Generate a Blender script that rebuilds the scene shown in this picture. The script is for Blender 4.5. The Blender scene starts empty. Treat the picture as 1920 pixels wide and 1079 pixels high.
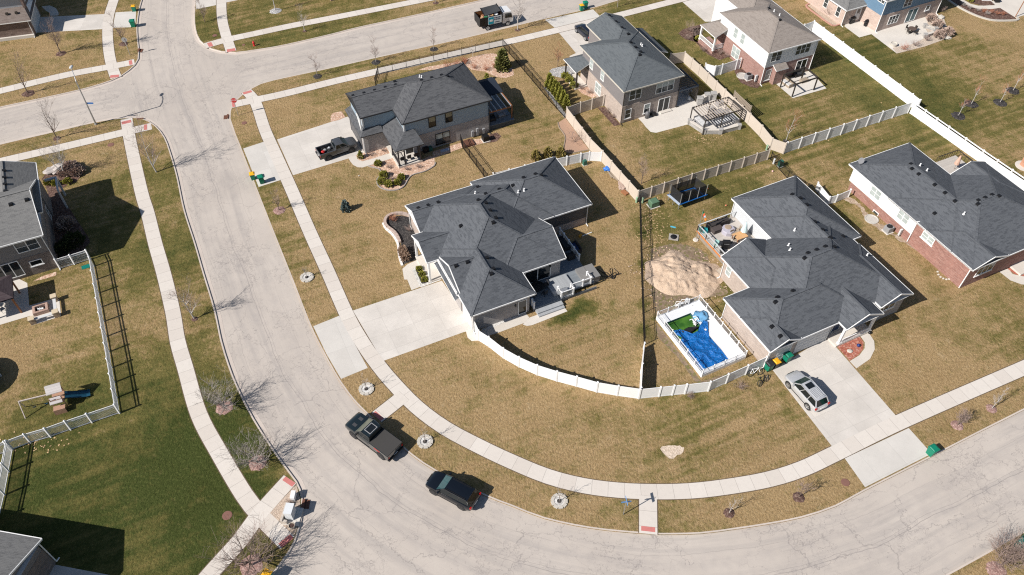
import bpy, bmesh, math, random
from mathutils import Vector, Matrix
R=math.radians
scene=bpy.context.scene
C=scene.collection
# ------------------------------------------------------------------ camera, sky, sun
CAM_H=68.0; FPX=1500.0; DEP=R(48.4); ROLL=R(0.8)
_f=Vector((0,math.cos(DEP),-math.sin(DEP))); _r0=Vector((1,0,0)); _u0=Vector((0,math.sin(DEP),math.cos(DEP)))
_R=_r0*math.cos(ROLL)+_u0*math.sin(ROLL); _U=-_r0*math.sin(ROLL)+_u0*math.cos(ROLL)
cam=bpy.data.cameras.new('camera'); co=bpy.data.objects.new('camera',cam); C.objects.link(co)
cam.sensor_width=36; cam.lens=36*FPX/1920; cam.clip_end=2000; cam.clip_start=1
m=Matrix((( _R.x,_U.x,-_f.x,0),(_R.y,_U.y,-_f.y,0),(_R.z,_U.z,-_f.z,CAM_H),(0,0,0,1)))
co.matrix_world=m; scene.camera=co
SUN_AZ=R(31.2); SUN_EL=R(38.8)          # the light travels towards SUN_AZ
world=bpy.data.worlds.new('World'); scene.world=world; world.use_nodes=True
nt=world.node_tree; bg=nt.nodes['Background']; sky=nt.nodes.new('ShaderNodeTexSky')
sky.sky_type='NISHITA'; sky.sun_disc=False; sky.sun_elevation=SUN_EL; sky.sun_rotation=R(239); sky.air_density=1.0; sky.dust_density=0.6
nt.links.new(sky.outputs[0],bg.inputs[0]); bg.inputs[1].default_value=0.056
sl=bpy.data.lights.new('sun','SUN'); sl.energy=4.6; sl.angle=R(0.53); sl.color=(1.0,0.95,0.885)
so=bpy.data.objects.new('sun',sl); C.objects.link(so)
so.rotation_euler=Vector((math.cos(SUN_AZ)*math.cos(SUN_EL),math.sin(SUN_AZ)*math.cos(SUN_EL),-math.sin(SUN_EL))).to_track_quat('-Z','Y').to_euler()
scene.view_settings.view_transform='Standard'; scene.view_settings.look='None'; scene.view_settings.exposure=0.47; scene.view_settings.gamma=1
scene.cycles.use_denoising=False; scene.cycles.filter_width=1.15; scene.cycles.sample_clamp_indirect=4; scene.cycles.max_bounces=5; scene.cycles.diffuse_bounces=2; scene.cycles.glossy_bounces=2; scene.cycles.transparent_max_bounces=12
# ------------------------------------------------------------------ where a surveyed image point lies on the ground
def ray(px,py): return _f*FPX+_R*(px-960)-_U*(py-539.5)
def G(px,py,z=0.0):
    d=ray(px,py); t=(z-CAM_H)/d.z
    return Vector((d.x*t,d.y*t,z))
def Gs(pts,z=0.0): return [G(x,y,z) for x,y in pts]
def Zm(ox,oy,s): return lambda x,y:(ox+x/s,oy+y/s)
# ------------------------------------------------------------------ mesh builder
class MB:
    def __init__(s): s.v=[]; s.f=[]; s.m=[]
    def add(s,vs,fs,m=0):
        o=len(s.v); s.v+= [tuple(v) for v in vs]
        for f in fs: s.f.append(tuple(i+o for i in f)); s.m.append(m)
        return s
    def poly(s,pts,m=0): return s.add(pts,[range(len(pts))],m)
    def box(s,x0,y0,z0,x1,y1,z1,m=0,M=None):
        vs=[Vector((x,y,z)) for z in (z0,z1) for y in (y0,y1) for x in (x0,x1)]
        if M: vs=[M@v for v in vs]
        return s.add(vs,[(0,2,3,1),(4,5,7,6),(0,1,5,4),(2,6,7,3),(0,4,6,2),(1,3,7,5)],m)
    def cbox(s,c,sz,m=0,rz=0,tz=1):        # box standing on c, turned by rz, top scaled by tz
        x,y,z=sz; M=Matrix.Translation(Vector(c))@Matrix.Rotation(rz,4,'Z')
        vs=[M@Vector((a*x/2*k,b*y/2*k,h)) for h,k in((0,1),(z,tz)) for b in(-1,1) for a in(-1,1)]
        return s.add(vs,[(0,2,3,1),(4,5,7,6),(0,1,5,4),(2,6,7,3),(0,4,6,2),(1,3,7,5)],m)
    def bar(s,p,q,w,h,m=0,up=(0,0,1)):
        p=Vector(p);q=Vector(q); d=(q-p).normalized(); u=Vector(up)
        if abs(d.dot(u))>.99: u=Vector((1,0,0))
        a=d.cross(u).normalized()*w/2; b=a.cross(d).normalized()*h/2
        vs=[p-a-b,p+a-b,p+a+b,p-a+b,q-a-b,q+a-b,q+a+b,q-a+b]
        return s.add(vs,[(3,2,1,0),(4,5,6,7),(0,1,5,4),(1,2,6,5),(2,3,7,6),(3,0,4,7)],m)
    def tube(s,pts,rs,n=6,m=0,cap=True):
        pts=[Vector(p) for p in pts]; vs=[]; fs=[]
        if not hasattr(rs,'__len__'): rs=[rs]*len(pts)
        ref=None
        for i,p in enumerate(pts):
            d=(pts[min(i+1,len(pts)-1)]-pts[max(i-1,0)])
            if d.length<1e-9: d=Vector((0,0,1))
            d.normalize()
            if ref is None: ref=d.orthogonal().normalized()
            ref=(ref-d*ref.dot(d)); 
            if ref.length<1e-6: ref=d.orthogonal()
            ref.normalize(); b=d.cross(ref)
            for k in range(n):
                a=2*math.pi*k/n; vs.append(p+(ref*math.cos(a)+b*math.sin(a))*rs[i])
        for i in range(len(pts)-1):
            for k in range(n):
                k2=(k+1)%n; fs.append((i*n+k,i*n+k2,(i+1)*n+k2,(i+1)*n+k))
        if cap: fs.append(tuple(range(n-1,-1,-1))); fs.append(tuple((len(pts)-1)*n+k for k in range(n)))
        return s.add(vs,fs,m)
    def cyl(s,c,r0,r1,h,n=16,m=0,axis=None):
        c=Vector(c); a=Vector(axis) if axis else Vector((0,0,1))
        return s.tube([c,c+a.normalized()*h],[r0,r1],n,m)
    def lathe(s,c,prof,n=16,m=0):
        vs=[];fs=[]; c=Vector(c)
        for r,z in prof:
            for k in range(n): a=2*math.pi*k/n; vs.append(c+Vector((r*math.cos(a),r*math.sin(a),z)))
        for i in range(len(prof)-1):
            for k in range(n): k2=(k+1)%n; fs.append((i*n+k,i*n+k2,(i+1)*n+k2,(i+1)*n+k))
        fs.append(tuple(range(n-1,-1,-1))); fs.append(tuple((len(prof)-1)*n+k for k in range(n)))
        return s.add(vs,fs,m)
    def prism(s,pts,z0,z1,m=0,side=None):
        n=len(pts)
        if area2(pts)<0: pts=list(reversed(pts))
        vs=[(p[0],p[1],z0) for p in pts]+[(p[0],p[1],z1) for p in pts]
        s.add(vs,[tuple(range(n,2*n))],m)
        s.add(vs,[(i,(i+1)%n,n+(i+1)%n,n+i) for i in range(n)],m if side is None else side)
        return s
    def blob(s,c,r,seed=0,amp=.2,sub=2,m=0):
        bm=bmesh.new(); bmesh.ops.create_icosphere(bm,subdivisions=sub,radius=1); rr=random.Random(seed)
        off=[rr.uniform(0,9) for _ in range(3)]
        from mathutils import noise
        vs=[]
        for v in bm.verts:
            k=1+amp*noise.noise(v.co*1.9+Vector(off)); vs.append(Vector(c)+Vector((v.co.x*r[0]*k,v.co.y*r[1]*k,v.co.z*r[2]*k)))
        s.add(vs,[[v.index for v in f.verts] for f in bm.faces],m); bm.free(); return s
    def build(s,name,mats,parent=None,smooth=False,uv=True,angle=None):
        me=bpy.data.meshes.new(name); me.from_pydata(s.v,[],s.f)
        if not isinstance(mats,(list,tuple)): mats=[mats]
        for x in mats: me.materials.append(x)
        me.polygons.foreach_set('material_index',s.m)
        if uv:
            l=me.uv_layers.new(name='UVMap'); Zv=Vector((0,0,1))
            for p in me.polygons:
                n=p.normal
                if abs(n.z)>.995 or n.length<.5: a=Vector((1,0,0)); b=Vector((0,1,0))
                else: a=Zv.cross(n).normalized(); b=n.cross(a)
                for li in p.loop_indices:
                    c=me.vertices[me.loops[li].vertex_index].co; l.data[li].uv=(c.dot(a),c.dot(b))
        if smooth: me.polygons.foreach_set('use_smooth',[True]*len(me.polygons))
        me.update()
        if smooth and angle:
            try: me.set_sharp_from_angle(angle=R(angle))
            except Exception: pass
        o=bpy.data.objects.new(name,me); C.objects.link(o)
        if parent: o.parent=parent
        return o
def area2(p): return sum(p[i][0]*p[(i+1)%len(p)][1]-p[(i+1)%len(p)][0]*p[i][1] for i in range(len(p)))
def tag(o,label=None,cat=None,group=None,kind=None):
    if label: o['label']=label
    if cat: o['category']=cat
    if group: o['group']=group
    if kind: o['kind']=kind
    return o
def thing(name,label,cat,loc=(0,0,0),rz=0,group=None):
    o=bpy.data.objects.new(name,None); o.empty_display_size=.3; C.objects.link(o); o.location=loc; o.rotation_euler=(0,0,rz)
    return tag(o,label,cat,group)
def catmull(pts,step=1.0,closed=False):
    out=[]; n=len(pts)
    for i in range(n-1):
        p0=pts[max(i-1,0)];p1=pts[i];p2=pts[i+1];p3=pts[min(i+2,n-1)]
        k=max(1,int((p2-p1).length/step))
        for j in range(k):
            t=j/k; out.append(.5*((2*p1)+(p2-p0)*t+(2*p0-5*p1+4*p2-p3)*t*t+(3*p1-p0-3*p2+p3)*t**3))
    out.append(pts[-1]); return out
def copy_tree(o,parent=None):
    c=o.copy(); C.objects.link(c)
    if parent: c.parent=parent
    for ch in list(o.children): copy_tree(ch,c)
    return c
# ------------------------------------------------------------------ materials
class NB:
    def __init__(s,name):
        s.mat=bpy.data.materials.new(name); s.mat.use_nodes=True; s.t=s.mat.node_tree; s.p=s.t.nodes['Principled BSDF']; s.n=s.t.nodes
    def put(s,inp,v):
        if hasattr(v,'is_output') or isinstance(v,bpy.types.NodeSocket): s.t.links.new(v,inp)
        elif v is not None:
            if hasattr(inp.default_value,'__len__') and not hasattr(v,'__len__'): v=(v,)*len(inp.default_value)
            if hasattr(inp.default_value,'__len__') and len(inp.default_value)==4 and len(v)==3: v=(*v,1)
            inp.default_value=v
    def uv(s): return s.n.new('ShaderNodeTexCoord').outputs['UV']
    def obj(s): return s.n.new('ShaderNodeTexCoord').outputs['Object']
    def pos(s): return s.n.new('ShaderNodeNewGeometry').outputs['Position']
    def math(s,op,a,b=None,c=None,clamp=False):
        x=s.n.new('ShaderNodeMath'); x.operation=op; x.use_clamp=clamp
        for i,v in enumerate((a,b,c)):
            if v is not None: s.put(x.inputs[i],v)
        return x.outputs[0]
    def vmul(s,v,k):
        x=s.n.new('ShaderNodeMapping'); s.put(x.inputs[0],v); x.inputs['Scale'].default_value=k; return x.outputs[0]
    def rot(s,v,a,k=(1,1,1)):
        x=s.n.new('ShaderNodeMapping'); s.put(x.inputs[0],v); x.inputs['Rotation'].default_value=(0,0,a); return s.vmul(x.outputs[0],k)
    def vadd(s,a,b):
        x=s.n.new('ShaderNodeVectorMath'); x.operation='ADD'; s.put(x.inputs[0],a); s.put(x.inputs[1],b); return x.outputs[0]
    def vscale(s,a,k):
        x=s.n.new('ShaderNodeVectorMath'); x.operation='SCALE'; s.put(x.inputs[0],a); x.inputs['Scale'].default_value=k; return x.outputs[0]
    def dist(s,a,b):
        x=s.n.new('ShaderNodeVectorMath'); x.operation='DISTANCE'; s.put(x.inputs[0],a); s.put(x.inputs[1],b); return x.outputs['Value']
    def sep(s,v): x=s.n.new('ShaderNodeSeparateXYZ'); s.put(x.inputs[0],v); return x.outputs
    def comb(s,a,b,c=0): x=s.n.new('ShaderNodeCombineXYZ'); s.put(x.inputs[0],a); s.put(x.inputs[1],b); s.put(x.inputs[2],c); return x.outputs[0]
    def noise(s,v,sc,det=2,rough=.5,col=False):
        x=s.n.new('ShaderNodeTexNoise'); s.put(x.inputs['Vector'],v); x.inputs['Scale'].default_value=sc; x.inputs['Detail'].default_value=det; x.inputs['Roughness'].default_value=rough
        return x.outputs['Color' if col else 'Fac']
    def vor(s,v,sc,feat='F1',out='Distance',rand=1):
        x=s.n.new('ShaderNodeTexVoronoi'); x.feature=feat; s.put(x.inputs['Vector'],v); x.inputs['Scale'].default_value=sc; x.inputs['Randomness'].default_value=rand; return x.outputs[out]
    def brick(s,v,c1,c2,cm,w,h,mortar=.01,bias=0,off=.5):
        x=s.n.new('ShaderNodeTexBrick'); s.put(x.inputs['Vector'],v); s.put(x.inputs['Color1'],c1); s.put(x.inputs['Color2'],c2); s.put(x.inputs['Mortar'],cm)
        x.inputs['Scale'].default_value=1; x.inputs['Mortar Size'].default_value=mortar; x.inputs['Bias'].default_value=bias; x.inputs['Brick Width'].default_value=w; x.inputs['Row Height'].default_value=h; x.offset=off
        return x.outputs
    def mr(s,v,a,b,c=0,d=1,smooth=False):
        x=s.n.new('ShaderNodeMapRange'); x.clamp=True; s.put(x.inputs[0],v)
        if smooth: x.interpolation_type='SMOOTHSTEP'
        for i,k in enumerate((a,b,c,d)): s.put(x.inputs[i+1],k)
        return x.outputs[0]
    def mix(s,f,a,b,mode='MIX'):
        x=s.n.new('ShaderNodeMix'); x.data_type='RGBA'; x.blend_type=mode; x.clamp_factor=True
        s.put(x.inputs[0],f); s.put(x.inputs[6],a); s.put(x.inputs[7],b); return x.outputs[2]
    def bump(s,h,strength=.5,dist=.02):
        x=s.n.new('ShaderNodeBump'); s.put(x.inputs['Height'],h); x.inputs['Strength'].default_value=strength; x.inputs['Distance'].default_value=dist
        s.t.links.new(x.outputs[0],s.p.inputs['Normal'])
    def fin(s,col,rough=.85,metal=0,spec=.3):
        s.put(s.p.inputs['Base Color'],col); s.put(s.p.inputs['Roughness'],rough); s.put(s.p.inputs['Metallic'],metal); s.p.inputs['Specular IOR Level'].default_value=spec
        return s.mat
def mul(c,k): return tuple(x*k for x in c)
def plain(name,c,rough=.6,metal=0,var=.12,sc=3,spec=.4):
    b=NB(name); n=b.noise(b.pos(),sc,3); col=b.mix(n,mul(c,1-var),mul(c,1+var))
    if var>0.001: n2=b.noise(b.pos(),sc*7,2); col=b.mix(b.math('MULTIPLY',n2,.35),col,mul(c,1-2*var))
    return b.fin(col,rough,metal,spec)
def shingle(name,c1,c2,fleck):
    b=NB(name); v=b.uv(); k=b.brick(v,c1,c2,mul(c1,.55),.36,.15,.010,0.0)
    k2=b.brick(b.vadd(v,(7.3,3.1,0)),(1,1,1),(0,0,0),(0,0,0),.50,.15,.0,-.35)
    col=b.mix(b.math('MULTIPLY',b.sep(k2['Color'])[0],.75),k['Color'],fleck)
    st=b.noise(b.vmul(v,(2.6,7.0,1)),2.2,4,.85); col=b.mix(b.mr(st,.5,.68,0,.35),col,mul(c1,.65)); col=b.mix(b.mr(st,.48,.34,0,.3),col,fleck)
    lg=b.noise(b.pos(),.35,3); col=b.mix(b.mr(lg,.3,.75,0,.2),col,mul(c2,1.15))
    gr=b.noise(v,28,1); col=b.mix(b.math('MULTIPLY',gr,.35),col,mul(c1,.6))
    b.bump(b.math('ADD',b.math('MULTIPLY',k['Fac'],-1),gr),.5,.012)
    return b.fin(col,.93,0,.15)
def bricks(name,c1,c2,mort,w=.22,h=.075,var=.25,large=0.35):
    b=NB(name); v=b.uv(); k=b.brick(v,c1,c2,mort,w,h,.009,-.1)
    big=b.brick(v,(0,0,0),(1,1,1),(.3,.3,.3),w*2.1,h*2.0,.0)
    col=b.mix(b.math('MULTIPLY',b.sep(big['Color'])[0],large),k['Color'],mul(c1,.62))
    n=b.noise(b.pos(),.8,3); col=b.mix(b.mr(n,.35,.7,0,.3),col,mul(c2,1.1))
    b.bump(b.math('MULTIPLY',k['Fac'],-1),.4,.01)
    return b.fin(col,.9,0,.2)
def siding(name,c,h=.13):
    b=NB(name); y=b.sep(b.uv())[1]; f=b.math('FRACT',b.math('DIVIDE',y,h))
    n=b.noise(b.pos(),1.2,3); col=b.mix(n,mul(c,.93),mul(c,1.05))
    col=b.mix(b.mr(f,.0,.12,.35,0),col,mul(c,.45))
    b.bump(f,.55,.02); return b.fin(col,.6,0,.3)
def concrete(name,c,seam=None,var=.07):
    b=NB(name); p=b.pos(); n=b.noise(p,.35,4,.6); n2=b.noise(p,2.6,4,.65); n3=b.noise(p,24,2)
    col=b.mix(b.mr(n,.3,.7),mul(c,1-var),mul(c,1+var)); col=b.mix(b.mr(n2,.45,.8,0,.35),col,mul(c,.84)); col=b.mix(b.math('MULTIPLY',n3,.25),col,mul(c,.88))
    if seam:
        k=b.brick(b.uv(),(1,1,1),(.82,.81,.80),(.8,.8,.8),seam[0],seam[1],seam[2],0,0)
        col=b.mix(1,col,k['Color'],'MULTIPLY') if False else b.mix(b.math('MULTIPLY',k['Fac'],seam[3]),b.mix(.5,col,b.mix(1,col,k['Color'],'MULTIPLY')),mul(c,.42))
    b.bump(n3,.15,.01); return b.fin(col,.88,0,.25)
def strand(name,c1,c2,c3,sc=9):     # mulch, wood chips, gravel
    b=NB(name); p=b.pos(); v=b.vor(p,sc,'F1','Color'); s=b.sep(v); n=b.noise(p,sc*.5,3)
    col=b.mix(s[0],c1,c2); col=b.mix(b.mr(s[1],.6,.9),col,c3); col=b.mix(b.mr(n,.5,.8,0,.5),col,mul(c1,.6))
    b.bump(b.math('ADD',s[2],n),.9,.05); return b.fin(col,.95,0,.1)
def glass(name,c,rough=.08):
    b=NB(name); n=b.noise(b.pos(),.7,2); col=b.mix(n,mul(c,.6),mul(c,1.5)); return b.fin(col,rough,0,.55)
def paint(name,c,rough=.28,metal=.2,coat=.6):
    b=NB(name); n=b.noise(b.pos(),2.5,2); m_=b.fin(b.mix(n,mul(c,.92),mul(c,1.08)),rough,metal,.5); b.p.inputs['Coat Weight'].default_value=coat; b.p.inputs['Coat Roughness'].default_value=.06; return m_
def planks(name,c,w=.14,along=0):
    b=NB(name); o=b.obj(); x=b.sep(o)[along]; f=b.math('FRACT',b.math('DIVIDE',x,w)); i=b.math('FLOOR',b.math('DIVIDE',x,w))
    r=b.noise(b.comb(i,3.3,1.7),1.31,0); n=b.noise(b.vmul(o,(2,9,2) if along else (9,2,2)),1.5,3)
    col=b.mix(r,mul(c,.82),mul(c,1.15)); col=b.mix(b.math('MULTIPLY',n,.3),col,mul(c,.7)); col=b.mix(b.mr(f,.0,.1,.75,0),col,mul(c,.3))
    return b.fin(col,.75,0,.3)
WHITE=plain('white_vinyl',(.80,.80,.80),.45,0,.03,1.5); TRIM=plain('white_trim',(.78,.78,.77),.5,0,.03,2)
TANV=plain('tan_vinyl',(.56,.49,.42),.5,0,.04,1.5); BLK=plain('black_metal',(.018,.018,.02),.45,.3,.1,4); DKBR=plain('dark_bronze',(.05,.042,.036),.5,.2,.1,4)
CHAR=plain('charcoal_trim',(.035,.036,.04),.5,0,.1,3); GALV=plain('galvanised_steel',(.45,.46,.47),.45,.6,.12,4); GREYP=plain('grey_plastic',(.30,.30,.31),.6,0,.1,4)
LGREY=plain('light_grey_paint',(.55,.56,.57),.5,0,.06,3); RUB=plain('black_rubber',(.02,.02,.021),.85,0,.15,5); RED=plain('red_paint',(.55,.03,.03),.4,0,.08,3)
REDLT=plain('red_lens',(.34,.008,.008),.2,0,.02,3); RIMM=plain('alloy_rim',(.55,.56,.58),.3,.7,.08,6); DRIM=plain('dark_rim',(.06,.06,.065),.4,.5,.1,6)
CONC=concrete('concrete_walk',(.60,.555,.50)); CONCN=concrete('concrete_plain',(.62,.58,.53))
BLUES=plain('blue_sign',(.05,.16,.42),.5,0,.05,3); WOODT=plain('weathered_wood',(.33,.27,.21),.8,0,.2,5); WOODR=plain('stained_wood',(.30,.13,.06),.7,0,.2,5)
GREENB=plain('green_cabinet',(.10,.18,.11),.5,0,.08,3); DKG=plain('dark_green_cabinet',(.03,.12,.09),.5,0,.08,3); PALEG=plain('pale_green_pedestal',(.28,.42,.28),.6,0,.06,4)
WROCK_=None; STONE=strand('limestone_blocks',(.62,.58,.50),(.78,.75,.70),(.5,.44,.36),5); BARK=plain('bark_brown',(.17,.125,.10),.9,0,.25,9); BARKG=plain('bark_grey',(.30,.265,.24),.9,0,.25,9); BARKP=plain('bark_pale',(.46,.43,.40),.9,0,.2,9)
TWIG=plain('twig_brown',(.27,.20,.175),.9,0,.2,9); TWIGG=plain('twig_grey',(.34,.30,.275),.9,0,.2,9); TWIGR=plain('twig_red',(.36,.15,.09),.9,0,.2,9)
GLASS=glass('window_glass',(.05,.058,.062)); GLASSL=glass('pale_blind_glass',(.34,.38,.37),.25); GLASSD=glass('dark_glass',(.012,.015,.018)); AUTOG=glass('car_glass',(.008,.012,.014),.05); WSCR=glass('windscreen_teal_reflection',(.03,.08,.09),.04); WSCD=glass('dark_windscreen',(.02,.04,.035),.05); BLUEG=glass('tinted_glass',(.05,.13,.15),.05)  # WSCR: the windscreen's teal reflection is put into its base colour
MULCH=strand('brown_mulch',(.085,.05,.04),(.15,.09,.075),(.22,.15,.12),7); MULCHB=strand('black_mulch',(.035,.033,.033),(.06,.055,.055),(.10,.09,.085),7); MULCHR=strand('red_mulch',(.32,.10,.07),(.42,.16,.11),(.5,.26,.2),6)
CHIP=strand('pale_wood_chips',(.44,.27,.19),(.62,.42,.31),(.72,.56,.45),7); GRAVEL=strand('beige_gravel',(.46,.36,.285),(.54,.43,.345),(.6,.5,.41),16); ROCKG=strand('grey_river_rock',(.28,.27,.27),(.44,.43,.42),(.6,.58,.56),6); WROCK=strand('white_rock',(.58,.56,.53),(.72,.70,.67),(.45,.43,.4),7)
PINKM=strand('pink_brown_mulch',(.26,.15,.13),(.36,.23,.20),(.46,.32,.28),9)
# ------------------------------------------------------------------ grass, road, blocks
q3=Zm(0,0,1)
# (image x, y, radius m, feather m, greenness)
BLOBS=[(120,430,24,14,.17),(230,600,14,10,.06),(60,60,26,16,.14),(380,420,14,10,.12),(200,925,15,11,.62),(60,930,13,9,.22),(360,860,6,6,.2),(300,640,9,10,.08),(120,690,14,12,-.22),(420,700,7,9,.2),(480,850,8,8,.25),(470,1040,7,4,.3),(390,500,8,10,.06),(215,430,12,10,.12),(60,120,12,14,-.08),(350,40,6,10,.25),(560,40,16,14,.28),(420,100,8,8,.12),
 (1250,210,6,9,.2),(1080,230,5,8,.2),(1190,290,6,8,-.02),(1300,300,7,8,.3),(1400,270,5,6,.25),(1240,60,12,6,.45),(1370,180,6,7,.42),(1560,180,18,9,.26),(1660,110,14,14,.2),(1560,60,8,8,.12),(1780,150,16,14,.16),(1860,280,12,12,.16),(1550,290,6,8,.18),(1230,430,3,5,.42),(1240,390,4,6,.4),(1370,340,5,7,.32),(1240,500,3,4,.35),(1220,620,2,4,.25),(1075,588,.9,1.3,.6),(1095,572,1.0,1.4,.65),(1055,598,.7,1.2,.5),(1115,566,.6,1.1,.4),(1035,606,.5,1.0,.35),(1150,566,.4,.8,.3),(1204,440,.9,1.4,.5),(1205,500,.8,1.3,.45),(1206,570,.7,1.2,.45),(1203,620,.7,1.2,.4),(1440,410,5,6,.25),(1640,400,5,7,.22),(1560,420,3,4,.3),(1390,560,3,3,.5),(1100,470,3,3,.05),(1200,850,10,12,.08),(1400,760,8,7,.06),(1270,790,4,6,.14),(1700,600,10,12,-.05),(1880,560,9,8,.12),(640,330,4,6,.12),(800,400,6,10,.06),(960,250,6,6,.14),(1010,100,4,4,-.15),(700,160,10,8,.16),(620,30,12,10,.14),(240,620,7,6,.08)]
b=NB('lawn_grass'); P=b.pos(); Pw=b.vadd(P,b.vscale(b.noise(P,.35,3,.6,True),3.0))
g=0.06
for (x,y,r,fe,a) in BLOBS:
    c=G(x,y); d=b.dist(Pw,(c.x+1.5,c.y+1.5,1.5)); g=b.math('ADD',g,b.mr(d,max(.2,r-fe*.5),r+fe*.5,a,0,True))
n0=b.noise(P,.10,3,.6); n1=b.noise(P,.55,4,.6); n2=b.noise(P,2.6,3,.65); n3=b.noise(b.vmul(P,(1,.62,1)),5.2,5,.85)
wv=b.noise(b.rot(P,R(-26),(.05,1.0,1)),1.15,2); wv2=b.noise(b.rot(P,R(-96),(.05,1.0,1)),1.0,2)
g=b.math('ADD',g,b.mr(n0,.3,.7,-.20,.20)); g=b.math('ADD',g,b.mr(n1,.3,.7,-.19,.19)); g=b.math('ADD',g,b.mr(n2,.3,.7,-.17,.17)); g=b.math('ADD',g,b.math('MULTIPLY',b.mr(wv,.38,.62,-.17,.17),b.mr(b.noise(P,.055,2),.38,.62,.25,1))); g=b.math('ADD',g,b.mr(wv2,.35,.65,-.05,.05))
straw=b.mix(n2,(.315,.212,.105),(.43,.30,.156)); olive=b.mix(n2,(.165,.135,.043),(.205,.168,.06)); green=b.mix(n2,(.044,.059,.014),(.066,.080,.022))
col=b.mix(b.mr(g,.0,.45),straw,olive); col=b.mix(b.mr(g,.42,1.0),col,green)
n4=b.noise(b.vmul(P,(1.3,.7,1)),11,3,.8); tn=b.mr(g,.1,.6); col=b.mix(b.mr(n3,.50,.70,0,.72),col,b.mix(tn,(.115,.075,.03),(.03,.038,.010))); col=b.mix(b.mr(n3,.48,.32,0,.55),col,b.mix(tn,(.60,.46,.27),(.17,.175,.06))); col=b.mix(b.mr(n4,.52,.7,0,.5),col,b.mix(tn,(.14,.095,.04),(.035,.045,.012)))
col=b.mix(b.mr(b.noise(b.vadd(P,(9,4,0)),.22,4,.65),.42,.72,0,.45),col,b.mix(1,col,(.74,.71,.66),'MULTIPLY')); col=b.mix(b.mr(b.noise(b.vadd(P,(3,40,0)),.75,4,.7),.60,.74,0,.6),col,b.mix(tn,(.47,.36,.22),(.15,.125,.05))); lv=b.vor(P,1.3,'F1','Distance'); sp=b.mr(lv,.0,.055,1,0); lm=b.mr(b.noise(P,.23,2),.52,.68)
col=b.mix(b.math('MULTIPLY',b.math('MULTIPLY',sp,lm),.5),col,(.5,.38,.24))
b.bump(b.math('ADD',n3,b.math('MULTIPLY',n2,.9)),.85,.16)
LAWN=b.fin(col,.95,0,.08)
b=NB('road_asphalt'); U=b.uv(); P=b.pos(); s_=b.sep(U); n0=b.noise(P,.10,4,.6); n1=b.noise(P,.9,4,.6); n2=b.noise(P,11,3,.7)
base=b.mix(b.mr(n0,.3,.7),(.475,.42,.37),(.55,.492,.436)); base=b.mix(b.mr(n1,.45,.75,0,.35),base,(.425,.38,.345)); base=b.mix(b.math('MULTIPLY',n2,.35),base,(.38,.345,.32))
stk=b.noise(b.vmul(U,(.035,.9,1)),1.0,5,.65); base=b.mix(b.mr(stk,.50,.72,0,.62),base,(.345,.315,.295)); tw=b.math('ABSOLUTE',b.math('SUBTRACT',b.math('ABSOLUTE',s_[1]),1.9)); base=b.mix(b.math('MULTIPLY',b.mr(tw,.2,.9,.30,0),b.mr(n1,.3,.7)),base,(.33,.30,.285)); sm=b.noise(b.vadd(P,(31,7,0)),.055,4,.6); base=b.mix(b.math('MULTIPLY',b.mr(sm,.47,.66,0,.6),b.mr(b.noise(b.vmul(U,(.25,2.2,1)),1.0,5,.7),.4,.65)),base,(.30,.275,.26))
warp=b.vscale(b.vadd(b.noise(P,.5,4,.65,True),(-.5,-.5,-.5)),2.2); Uw=b.vadd(U,warp)
def crack(scale,sx,sy,w,lo,hi,amt,base,colr=(.20,.18,.175)):
    d=b.vor(b.vmul(Uw,(sx,sy,1)),scale,'DISTANCE_TO_EDGE'); m_=b.mr(d,w*.3,w,1,0); g_=b.mr(b.noise(P,.13,3),lo,hi)
    return b.mix(b.math('MULTIPLY',b.math('MULTIPLY',m_,g_),amt),base,colr)
base=crack(1,.17,.26,.014,.28,.48,.46,base); base=crack(1,.5,.55,.022,.44,.62,.34,base); base=crack(1,1.5,1.5,.05,.55,.70,.30,base)
wob=b.math('MULTIPLY',b.math('SUBTRACT',b.noise(P,.22,5,.55),.5),.85)
for off,wid,amt in((0,.04,.55),(.3,.03,.4),(2.7,.03,.3),(-2.9,.03,.3)):
    a=b.math('ABSOLUTE',b.math('SUBTRACT',b.math('ADD',s_[1],wob),off)); k=b.mr(b.noise(P,.16,2),.34,.52) if abs(off)>1 else b.mr(b.noise(P,.2,2),.25,.4)
    base=b.mix(b.math('MULTIPLY',b.math('MULTIPLY',b.mr(a,wid*.4,wid,1,0),k),amt),base,(.20,.18,.175))
a=b.math('ABSOLUTE',b.math('ADD',s_[1],wob)); base=b.mix(b.math('MULTIPLY',b.mr(a,.1,.9,.34,0),b.mr(n1,.35,.65)),base,(.30,.275,.265))
b.bump(n2,.25,.01); ROAD=b.fin(base,.92,0,.2)
KERB=concrete('kerb_concrete',(.545,.475,.42),None,.08)
RZ=-0.12
# ground sheet
mb=MB(); mb.poly([(-900,-300,-.3),(900,-300,-.3),(900,1400,-.3),(-900,1400,-.3)]); tag(mb.build('ground',LAWN),kind='structure')
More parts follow.
